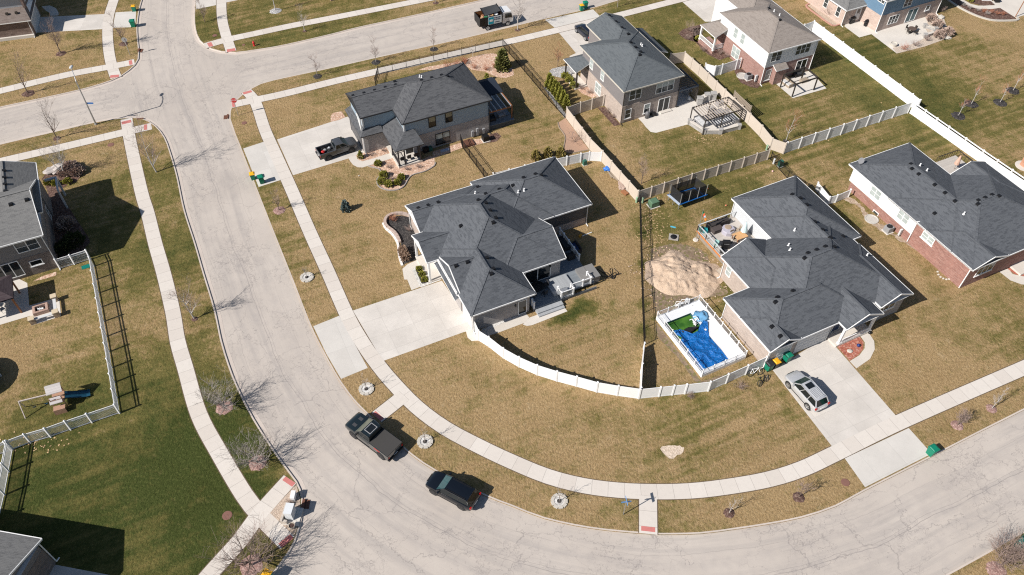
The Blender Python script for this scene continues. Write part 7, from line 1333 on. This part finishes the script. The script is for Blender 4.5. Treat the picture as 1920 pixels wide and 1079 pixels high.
def lowwall(pts,h,label,w=.35):
    P=[G(*p) for p in pts]; o=P[0].copy(); root=thing('low_wall',label,'wall',o,0,'low block walls')
    for i in range(len(P)-1): mb=MB(); a,b_=P[i]-o,P[i+1]-o; mb.bar(a+Vector((0,0,h/2)),b_+Vector((0,0,h/2)),w,h); mb.build('wall_blocks',BLOCK,root); mb=MB(); mb.bar(a+Vector((0,0,h+.035)),b_+Vector((0,0,h+.035)),w*1.18,.07); mb.build('cap_stones',CONC,root)
    for p in P: mb=MB(); p=p-o; mb.cbox(p,(w*1.35,w*1.35,h+.1)); mb.cbox(p+Vector((0,0,h+.1)),(w*1.55,w*1.55,.07)); mb.build('pillar',BLOCK,root)
lowwall([kz(432,938),kz(655,1085),kz(910,1085),kz(1200,1010)],.62,'low grey block wall round the pergola patio'); lowwall([kz(585,620),kz(700,560),kz(800,545)],.9,'grey block counter with two pillars behind the pergola',.55)
mb=MB(); a=G(*kz(1090,640)); b_=G(*kz(1345,880)); o_=a.copy()
for i in range(11): mb.bar(Vector((0,0,.3+i*.2)),b_-o_+Vector((0,0,.3+i*.2)),.04,.12)
mb.bar(Vector((0,0,0)),Vector((0,0,2.5)),.1,.1); mb.bar(b_-o_,b_-o_+Vector((0,0,2.5)),.1,.1); o=mb.build('slat_screen',WOODT); o.location=a; tag(o,'horizontal slat screen between the pergola and the tan fence','screen')
CUSHW=plain('white_cushion',(.55,.55,.55),.9,0,.1,4)
for x,y,w_,d_,rz,lb in((610,925,2.2,.85,R(-62),'white cushioned sofa at the left front of the pergola'),(930,920,2.6,.9,R(26),'white cushioned sofa along the front wall of the pergola'),(1095,845,2.6,.9,R(116),'white cushioned sofa at the right of the pergola'),(760,730,.9,.85,R(200),'white cushioned chair at the back of the pergola'),(900,640,.9,.85,R(206),'dark chair at the upper back of the pergola')): sofa(G(*kz(x,y)),w_,d_,lb,rz,CUSHW if 'white' in lb else BCUSH,GREYP)
root=thing('fire_table','dark fire table in the middle of the pergola patio','table',G(*kz(880,790)),R(26)); mb=MB(); mb.box(-.7,-.45,0,.7,.45,.5); mb.build('base',CHAR,root); mb=MB(); mb.box(-.75,-.5,.5,.75,.5,.56); mb.build('tabletop',GREYP,root)
mb=MB(); mb.lathe((0,0,0),[(.3,.0),(.3,.55),(.34,.6),(.3,.9),(.15,1.05),(.02,1.08)],14); o=mb.build('kettle_grill',plain('grey_cover',(.16,.16,.17),.5,.2,.1,4),smooth=True); o.location=G(*Zm(1100,20,4.497)(507,905)); tag(o,'covered grey kettle grill beside the arched windows','grill','barbecue grills')
mb=MB(); mb.blob((0,0,.25),(.55,.4,.3),6,.5,2); o=mb.build('fire_wood_heap',BLK); o.location=G(*Zm(1100,20,4.497)(560,885)); tag(o,'dark heap beside the kettle grill','heap')
mb=MB(); mb.box(-.9,-.4,0,.9,.4,.16); o=mb.build('door_step',CONC); o.location=G(*Zm(1100,20,4.497)(660,850)); o.rotation_euler=(0,0,hc.th); tag(o,'concrete step below the patio door of the slate-roofed house','step')
# ------------------------------------------------------------------ rose brick house: patio frame
r=Zm(1300,0,4.497); sheet_w('patio',[G(*r(*p)) for p in((700,712),(838,830),(1122,748),(985,600),(930,610))],.012,CONCN)
tops=[G(*r(*p),2.15) for p in((765,632),(866,712),(1050,655),(943,570))]; c=sum(tops,Vector())/4; c.z=0; pg2=thing('pergola','bare dark frame pergola without slats on the rose brick house patio','pergola',c,0,'pergolas'); T5=[p-c for p in tops]
for p in T5: mb=MB(); mb.cbox((p.x,p.y,0),(.16,.16,2.12)); mb.build('post',DKBR,pg2)
mb=MB()
for i in range(4): mb.bar(T5[i],T5[(i+1)%4],.14,.18)
mb.build('beam',DKBR,pg2)
sofa(G(*r(785,715)),1.9,.85,'sofa under a pale sheet at the left of the bare pergola',R(-60),CUSHW,WOODT); mb=MB(); mb.box(-.6,-.35,0,.6,.35,.45); o=mb.build('patio_table',WOODT); o.location=G(*r(930,690)); o.rotation_euler=(0,0,R(26)); tag(o,'low wooden table under the bare pergola','table'); sofa(G(*r(880,640)),1.5,.7,'dark bench at the back of the bare pergola',R(26),BCUSH)
# ------------------------------------------------------------------ blue house patio
t=Zm(1600,0,4.497); v_=Zm(1500,0,10.787)
root=thing('round_table','round brown patio table with four chairs pushed in','table',G(*t(485,275)),0); mb=MB(); mb.cyl((0,0,.68),.62,.62,.05,20); mb.build('tabletop',plain('brown_table',(.12,.085,.07),.6,0,.1,4),root); mb=MB(); mb.cyl((0,0,0),.25,.07,.68,12); mb.build('pedestal',DKBR,root)
for i in range(4):
    a=i*1.57+.6; p=G(*t(485,275))+Vector((math.cos(a)*.8,math.sin(a)*.8,0)); root=thing('patio_chair','brown metal chair at the round table on the blue house patio','chair',p,a-R(90),'brown chairs at the round table'); mb=MB(); mb.box(-.22,-.22,.4,.22,.22,.44); mb.build('seat',DKBR,root); mb=MB(); mb.box(-.22,.2,.44,.22,.23,.88); mb.build('backrest',DKBR,root)
    for x in(-.18,.18):
        for y in(-.18,.18): mb=MB(); mb.cbox((x,y,0),(.03,.03,.4)); mb.build('leg',DKBR,root)
mb=MB(); mb.lathe((0,0,0),[(.52,0),(.55,.4),(.45,.42),(.40,.3),(.05,.28)],18); o=mb.build('fire_bowl',STONEW); o.location=G(*t(338,385)); tag(o,'round stone fire bowl at the patio corner','fire bowl')
grill(G(*v_(1030,470)),R(30),'covered black grill nearest the white garage side door'); grill(G(*v_(1345,520)),R(30),'covered black grill against the sunlit blush brick wall')
lowwall([t(600,235),t(690,262)],.45,'upper pale seat wall at the right of the blue house patio',.4); lowwall([t(600,315),t(680,290)],.45,'lower pale seat wall at the right of the blue house patio',.4)
for px,s_,lb in((t(730,155),(.7,.5,.3),'flat pale boulder by the blue house corner'),(t(780,325),(.9,.4,.2),'flat pale boulder at the tip of the gravel bed')): mb=MB(); mb.blob((0,0,s_[2]*.6),s_,4,.4,2); o=mb.build('boulder',STONEW); o.location=G(*px); tag(o,lb,'boulder')
mb=MB(); mb.box(-.09,-.05,0,.09,.05,1.3); o=mb.build('flag_banner',BIN_G); o.location=G(*v_(320,105)); tag(o,'slim green banner by the garage of the blue house','banner')
v2=Zm(1760,0,10.787); root=thing('wooden_post','leaning orange wooden post at the corner of the top right patio','post',G(*v2(1550,345)),0); mb=MB(); mb.tube([(0,0,0),(.25,.2,3.2)],.07,8); mb.build('pole',WOODR,root)
for x,y,lb,m_,sz in((960,5,'white slatted bench at the top edge bed','WHITE',(1.6,.6,.5)),(1170,40,'dark covered seat near the top right corner','BLK',(.7,.7,.6))): mb=MB(); mb.cbox((0,0,0),sz); mb.cbox((0,sz[1]/2,sz[2]),(sz[0],.08,.4)); o=mb.build('garden_bench',WHITE if m_=='WHITE' else BLK); o.location=G(*v2(x,y)); tag(o,lb,'seat')
shrub(v2(630,35),'bright green ball shrub at the top edge',dome_shape(.45,.7),260,.18,BOX,150)
p=G(*Zm(1780,260,7.707)(1075,400)); root=thing('brick_oven','brick pillar with a pale cap on a pale stone pad at the right edge','brick pillar',p,R(26)); mb=MB(); mb.lathe((0,0,0),[(1.1,0),(1.1,.06),(.05,.07)],18); mb.build('stone_pad',CONC,root); mb=MB(); mb.cbox((.1,0,.06),(.9,.9,2.0)); mb.build('brick_column',bricks('orange_brick',(.42,.17,.09),(.55,.26,.15),(.6,.5,.42)),root); mb=MB(); mb.cbox((.1,0,2.06),(1.05,1.05,.1)); mb.build('cap',STONEW,root)
p=G(1917,150,1.6); root=thing('patio_umbrella','pale parasol at the right edge above the young trees','parasol',G(1925,172),0); mb=MB(); mb.lathe((0,0,2.2),[(1.2,0),(.6,.3),(.05,.5)],8); mb.build('canopy',CUSHW,root); mb=MB(); mb.tube([(0,0,0),(0,0,2.5)],.04,8); mb.build('pole',GALV,root)
e=Zm(1580,240,3.3706); p=G(*e(700,275),0); root=thing('deck','small deck with dark railing behind the red brick ranch','deck',G(*e(665,255)),hE.th,'house decks'); mb=MB(); mb.box(-1.2,-1.3,0,2.6,2.3,.5); mb.build('deck_boards',DECKG,root); mb=MB()
for a,b_ in(((-1.2,2.3),(2.6,2.3)),((-1.2,-1.3),(-1.2,2.3)),((2.6,2.3),(2.6,.0))): a=Vector((*a,.5)); b_=Vector((*b_,.5)); mb.bar(a+Vector((0,0,.9)),b_+Vector((0,0,.9)),.09,.06); [mb.bar(a.lerp(b_,i/8),a.lerp(b_,i/8)+Vector((0,0,.9)),.04,.04) for i in range(9)]
mb.build('railing',DKBR,root)
root=thing('patio_umbrella','folded peach parasol on the small deck behind the red brick ranch','parasol',G(*e(702,262),.5),0); mb=MB(); mb.lathe((0,0,.9),[(.34,0),(.3,.4),(.15,1.0),(.03,1.4)],9); mb.build('canopy',plain('peach_canvas',(.62,.40,.31),.8,0,.1,4),root); mb=MB(); mb.tube([(0,0,-.5),(0,0,2.3)],.03,8); mb.build('pole',WOODT,root)
# ------------------------------------------------------------------ blue-grey house: terrace with canopy
z=Zm(880,110,8.99); ha=hA; A3=lambda x,y,zz: ha.at(*z(x,y),zz)
root=thing('covered_terrace','raised terrace with a dark canopy and wooden beams at the end of the blue-grey house','terrace',ha.w(0,0),ha.th,'house decks'); zt=2.7; mb=MB(); mb.box(-.3,.6,0,3.6,7.8,.75); mb.build('terrace_base',plain('dark_blue_skirt',(.06,.075,.09),.7,0,.12,3),root); mb=MB(); mb.box(-.3,.55,.75,3.65,7.85,.8); mb.build('terrace_floor',BLUEB,root)
for u,v in((3.4,1.0),(3.4,7.4)): mb=MB(); mb.cbox((u,v,.8),(.16,.16,zt-.8)); mb.build('post',WOODR,root)
mb=MB(); mb.bar((0,1.0,zt),(3.5,1.0,zt),.12,.2); mb.bar((3.4,1.0,zt+.15),(3.4,7.5,zt+.15),.12,.12); mb.build('beam',WOODR,root)
for i in range(5): mb=MB(); mb.bar((.35+i*.72,.9,zt+.16),(.35+i*.72,4.4,zt+.16),.09,.12); mb.build('rafter',LGREY,root)
mb=MB(); mb.add([(0,4.2,zt+.3),(3.6,4.2,zt+.3),(3.6,7.0,zt+.75),(0,7.0,zt+.75),(3.6,8.0,zt+.4),(0,8.0,zt+.4)],[(0,1,2,3),(3,2,4,5)]); mb.add([(0,4.2,zt+.2),(3.6,4.2,zt+.2),(3.6,7.0,zt+.65),(0,7.0,zt+.65),(3.6,8.0,zt+.3),(0,8.0,zt+.3)],[(3,2,1,0),(5,4,2,3)]); mb.build('canopy',plain('navy_canopy',(.018,.025,.04),.8,0,.1,3),root)
mb=MB(); mb.bar((3.6,.6,1.75),(3.6,7.8,1.75),.05,.05); mb.bar((0,.6,1.75),(3.6,.6,1.75),.05,.05); [mb.bar((3.6,.6+i*.2,.8),(3.6,.6+i*.2,1.75),.015,.015) for i in range(37)]; [mb.bar((i*.2,.6,.8),(i*.2,.6,1.75),.015,.015) for i in range(18)]; mb.build('railing',BLK,root)
p=A3(530,850,.8); sofa(ha.w(2.2,1.9,.8),1.0,.8,'pale grey armchair on the raised terrace',ha.th,GREYP,GREYP); sofa(ha.w(.7,1.7,.8),1.0,.8,'dark armchair on the raised terrace',ha.th,BCUSH)
q=Zm(620,100,4.497)
for i,(x,y) in enumerate([(600,905),(640,920),(720,880)]): root=thing('porch_chair','dark chair on the front porch of the blue-grey house','chair',ha.w(-13.4+i*.95,-.9,.3),ha.th+R(180),'dark porch chairs'); mb=MB(); mb.box(-.25,-.25,.38,.25,.25,.43); mb.build('seat',BLK,root); mb=MB(); mb.box(-.25,.21,.43,.25,.26,.95); mb.build('backrest',BLK,root)
k=Zm(750,200,8.3)
for x,y,sz,m_,lb in((405,705,(.8,.5,.7),BLK,'black hose box in the shade beside the porch'),(470,680,(.6,.5,.5),DKG,'dark green tub in the shade beside the porch'),(700,690,(1.2,.35,.2),plain('pale_blue_item',(.35,.42,.55),.6,0,.1,4),'pale blue item lying in the shadow at the grey brick wall')): mb=MB(); mb.cbox((0,0,0),sz,0,0,.92); o=mb.build('yard_item',m_); o.location=G(*k(x,y)); o.rotation_euler=(0,0,ha.th); tag(o,lb,'container')
mb=MB(); mb.cbox((0,0,0),(1.5,1.3,.25)); mb.cbox((0,0,.25),(1.3,1.1,.03)); o=mb.build('window_well',RUSTI); o.location=G(*k(1060,585)); o.rotation_euler=(0,0,ha.th); tag(o,'rust coloured window well cover beside the short black fence','window well','window wells')
# ------------------------------------------------------------------ left yard: pavilion, fire pit, seat walls, swing set, round pool
q=Zm(0,500,8.994); zt=2.7; C4=[G(*q(*p),zt) for p in((195,130),(190,535))]; d=(C4[1]-C4[0]); o_=C4[0]; o_.z=0
root=thing('pavilion','brown roofed wooden pavilion at the left edge','pavilion',(o_.x,o_.y,0),hW.th,'pergolas'); dep=d.xy.length; mb=MB(); mb.add([(0,0,zt),(0,-dep,zt),(-5,-dep,zt),(-5,0,zt),(-1.9,-dep/2,zt+.75),(-3.1,-dep/2,zt+.75)],[(0,4,1),(1,4,5,2),(2,5,3),(3,5,4,0)]); mb.add([(0,0,zt-.15),(0,-dep,zt-.15),(-5,-dep,zt-.15),(-5,0,zt-.15)],[(0,1,2,3)]); mb.build('roof',shingle('brown_metal',(.05,.035,.04),(.07,.05,.055),(.10,.08,.085)),root)
for u,v in((-.3,-.3),(-.3,-dep+.3),(-4.7,-.3),(-4.7,-dep+.3)): mb=MB(); mb.cbox((u,v,0),(.17,.17,zt-.1)); mb.build('post',WOODR,root)
mb=MB(); mb.bar((-.3,-.3,zt-.2),(-.3,-dep+.3,zt-.2),.14,.2); mb.bar((-4.7,-dep+.3,zt-.2),(-.3,-dep+.3,zt-.2),.14,.2); mb.build('beam',WOODR,root)
for i,(x,y) in enumerate([(40,690),(110,620),(60,760)]): root=thing('patio_chair','pale metal chair under the pavilion edge','chair',G(*q(x,y)),i*1.3,'chairs under the pavilion'); mb=MB(); mb.box(-.25,-.25,.4,.25,.25,.44); mb.build('seat',LGREY,root); mb=MB(); mb.box(-.25,.21,.44,.25,.25,.9); mb.build('backrest',LGREY,root); [(lambda m_:(m_.cbox((a,b2,0),(.03,.03,.4)),m_.build('leg',GALV,root)))(MB()) for a in(-.2,.2) for b2 in(-.2,.2)]
BRK=bricks('firepit_brick',(.36,.22,.17),(.5,.33,.26),(.45,.40,.36),.3,.12); p=G(*q(705,745)); root=thing('fire_pit','square brick fire pit with white branches inside','fire pit',p,hW.th); root.scale=(.82,.82,.9); mb=MB(); s_=.95
for a,b_,c_,e_ in((-s_,s_,-s_*.8,-s_*.8+.3),(-s_,s_,s_*.8-.3,s_*.8),(-s_,-s_+.3,-s_*.8+.3,s_*.8-.3),(s_-.3,s_,-s_*.8+.3,s_*.8-.3)): mb.box(a,c_,0,b_,e_,.55)
mb.build('brick_walls',BRK,root); mb=MB(); mb.box(-.65,-.46,0,.65,.46,.18); mb.build('ash_bed',BLK,root); mb=MB()
for i in range(6): a=i*1.1; mb.tube([(-.4*math.cos(a),-.25*math.sin(a),.3),(.4*math.cos(a+.5),.25*math.sin(a),.42)],.05,6)
mb.build('white_branches',WHITE,root)
PIL=bricks('tan_pillar',(.36,.27,.19),(.50,.40,.29),(.4,.34,.27),.35,.2)
root=thing('seat_wall','corner seat wall with pale planks and three stone pillars','seat wall',G(*q(930,800)),hW.th); o_=G(*q(930,800)); ca,sa=math.cos(-hW.th),math.sin(-hW.th)
def sl_(x,y,zz): p=G(*q(x,y),zz)-o_; return Vector((p.x*ca-p.y*sa,p.x*sa+p.y*ca,0))
P=[sl_(925,760,.75),sl_(520,880,.75),sl_(893,500,.75)]
for p in P: mb=MB(); mb.cbox(p,(.52,.52,.75)); mb.build('pillar',PIL,root); mb=MB(); mb.cbox(p+Vector((0,0,.75)),(.62,.62,.08)); mb.build('pillar_cap',plain('tan_cap',(.58,.48,.34),.85,0,.1,4),root)
for a,b_ in((P[0],P[1]),(P[0],P[2])): mb=MB(); mb.bar(a.lerp(b_,.1)+Vector((0,0,.55)),a.lerp(b_,.9)+Vector((0,0,.55)),.32,.07); mb.build('seat_plank',plain('pale_plank',(.58,.58,.58),.7,0,.08,4),root)
sheet_w('patio',[G(*q(*p)) for p in((505,840),(530,998),(1030,840),(1000,560),(860,560),(500,660))],.015,CONCN)
z=Zm(30,700,10.787); p=G(*z(930,600)); sw=thing('swing_set','wooden swing set with a shingled tower and double blue slide','swing set',p,hW.th-R(4)); sw.scale=(.72,.72,.8); CED=plain('cedar_wood',(.42,.25,.17),.75,0,.2,5); PALEW=plain('pale_wood',(.58,.50,.46),.75,0,.1,5); SLIDE=plain('slide_blue',(.015,.07,.12),.3,0,.1,4)
for x in(-.75,.75):
    for y in(-.9,.9): mb=MB(); mb.cbox((x,y,0),(.11,.11,2.3)); mb.build('tower_post',CED,sw)
mb=MB(); mb.box(-.8,-.95,1.1,.8,.95,1.17); mb.build('platform',CED,sw)
for s_ in(-1,1): 
    for k_ in range(5): mb=MB(); mb.box(-.78,s_*.93-.02,1.2+k_*.14,.78,s_*.93+.02,1.3+k_*.14); mb.build('rail_board',CED,sw)
mb=MB(); mb.add([(-1.0,-.2,2.35),(1.0,-.2,2.35),(1.0,.75,3.05),(-1.0,.75,3.05),(-1.0,1.5,2.35),(1.0,1.5,2.35)],[(0,1,2,3),(3,2,5,4)]); mb.add([(-1.0,-.2,2.27),(1.0,-.2,2.27),(1.0,.75,2.97),(-1.0,.75,2.97),(-1.0,1.5,2.27),(1.0,1.5,2.27)],[(3,2,1,0),(4,5,2,3)]); mb.build('tower_roof',planks('roof_planks',(.56,.52,.50),.25,1),sw)
mb=MB(); mb.add([(-.9,-1.3,1.55),(.7,-1.3,1.55),(.7,-.5,1.95),(-.9,-.5,1.95)],[(0,1,2,3)]); mb.add([(-.9,-1.3,1.5),(.7,-1.3,1.5),(.7,-.5,1.9),(-.9,-.5,1.9)],[(3,2,1,0)]); mb.build('awning_roof',planks('awning_planks',(.52,.48,.47),.25,1),sw)
mb=MB(); mb.box(-.8,-1.9,.0,.7,-1.8,.9); mb.box(-.8,-1.8,.75,.7,-1.0,.8); mb.build('lower_counter',CED,sw)
for y0 in(-.50,.12): mb=MB(); prof=[(.85,1.15),(1.6,.85),(2.6,.45),(3.3,.25),(3.8,.25)]; vs=[]; [vs.extend([(x,y0,zz+.14),(x,y0+.06,zz),(x,y0+.52,zz),(x,y0+.58,zz+.14)]) for x,zz in prof]; mb.add(vs,[(i*4+k,(i+1)*4+k,(i+1)*4+k+1,i*4+k+1) for i in range(4) for k in range(3)]); mb.build('slide',SLIDE,sw)
mb=MB(); mb.bar((-.8,.0,2.25),(-4.6,.2,2.25),.12,.14); mb.build('swing_beam',PALEW,sw)
for s_ in(-.9,1.1): mb=MB(); mb.bar((-4.55,.2,2.25),(-4.7,s_,0),.1,.1); mb.build('swing_leg',PALEW,sw)
for x in(-3.3,-1.8):
    mb=MB(); [mb.tube([(x+a,.1,2.2),(x+a*.8,.15,.55)],.015,4) for a in(-.22,.22)]; c_=mb.build('swing_chain',GALV,sw); mb=MB(); mb.tube([(x-.22,.15,.58),(x,.15,.48),(x+.22,.15,.58)],.07,6); mb.build('swing_seat',SLIDE,c_)
p=G(-50,722); root=thing('round_pool','edge of a round above-ground pool at the left border','pool',p); mb=MB(); mb.lathe((0,0,0),[(2.5,0),(2.5,1.25),(2.62,1.27),(2.62,1.33),(2.35,1.33),(2.35,1.0),(.05,1.0)],40); mb.build('pool_shell',plain('pool_teal',(.16,.30,.32),.5,0,.15,2),root)
for i in range(14): a=i*.449; mb=MB(); mb.cbox((2.58*math.cos(a),2.58*math.sin(a),0),(.16,.16,1.33),0,a); mb.build('upright',LGREY,root)
mb=MB(); mb.box(-.5,-.3,0,.5,.3,.05); o=mb.build('valve_lid',BIN_T); o.location=G(*Zm(0,270,4.497)(727,1037)); o.rotation_euler=(0,0,hW.th); tag(o,'flat teal utility lid inside the picket fence corner','lid')
for i in range(7):
    root_px=[(1232,452),(1235,478),(1215,470),(1228,505),(1212,440),(1240,430),(1222,425)][i]
q2=Zm(640,270,10.787); mb=MB(); mb.blob((0,0,.06),(.14,.1,.08),1,.3,1); o=mb.build('white_stone',STONEW); o.location=G(*q2(358,655)); tag(o,'white stone alone on the lawn below the blue-grey house','stone')
# fallen leaves: uncountable
b=NB('dry_leaf'); LEAF=b.fin(b.mix(b.noise(b.pos(),3,1),(.42,.27,.14),(.58,.42,.25)),.9,0,.1)
mb=MB(); rr=random.Random(11)
for cx,cy,sx,sy,nn in((1222,450,16,60,420),(1212,405,8,20,60),(1265,255,30,8,0),(75,835,40,10,45),(1320,258,14,6,70),(1500,262,60,40,40)):
    for i in range(nn):
        p=G(cx+rr.gauss(0,sx),cy+rr.gauss(0,sy)); a=rr.uniform(0,6.28); s_=rr.uniform(.05,.13); v1=Vector((math.cos(a),math.sin(a),rr.uniform(-.2,.2)))*s_; v2=Vector((-math.sin(a),math.cos(a),rr.uniform(-.2,.2)))*s_*.7; p.z=.03; mb.add([p-v1,p+v2,p+v1,p-v2],[(0,1,2,3)])
tag(mb.build('fallen_leaves',LEAF,uv=False),'dry fallen leaves scattered over the grass','leaves',kind='stuff')
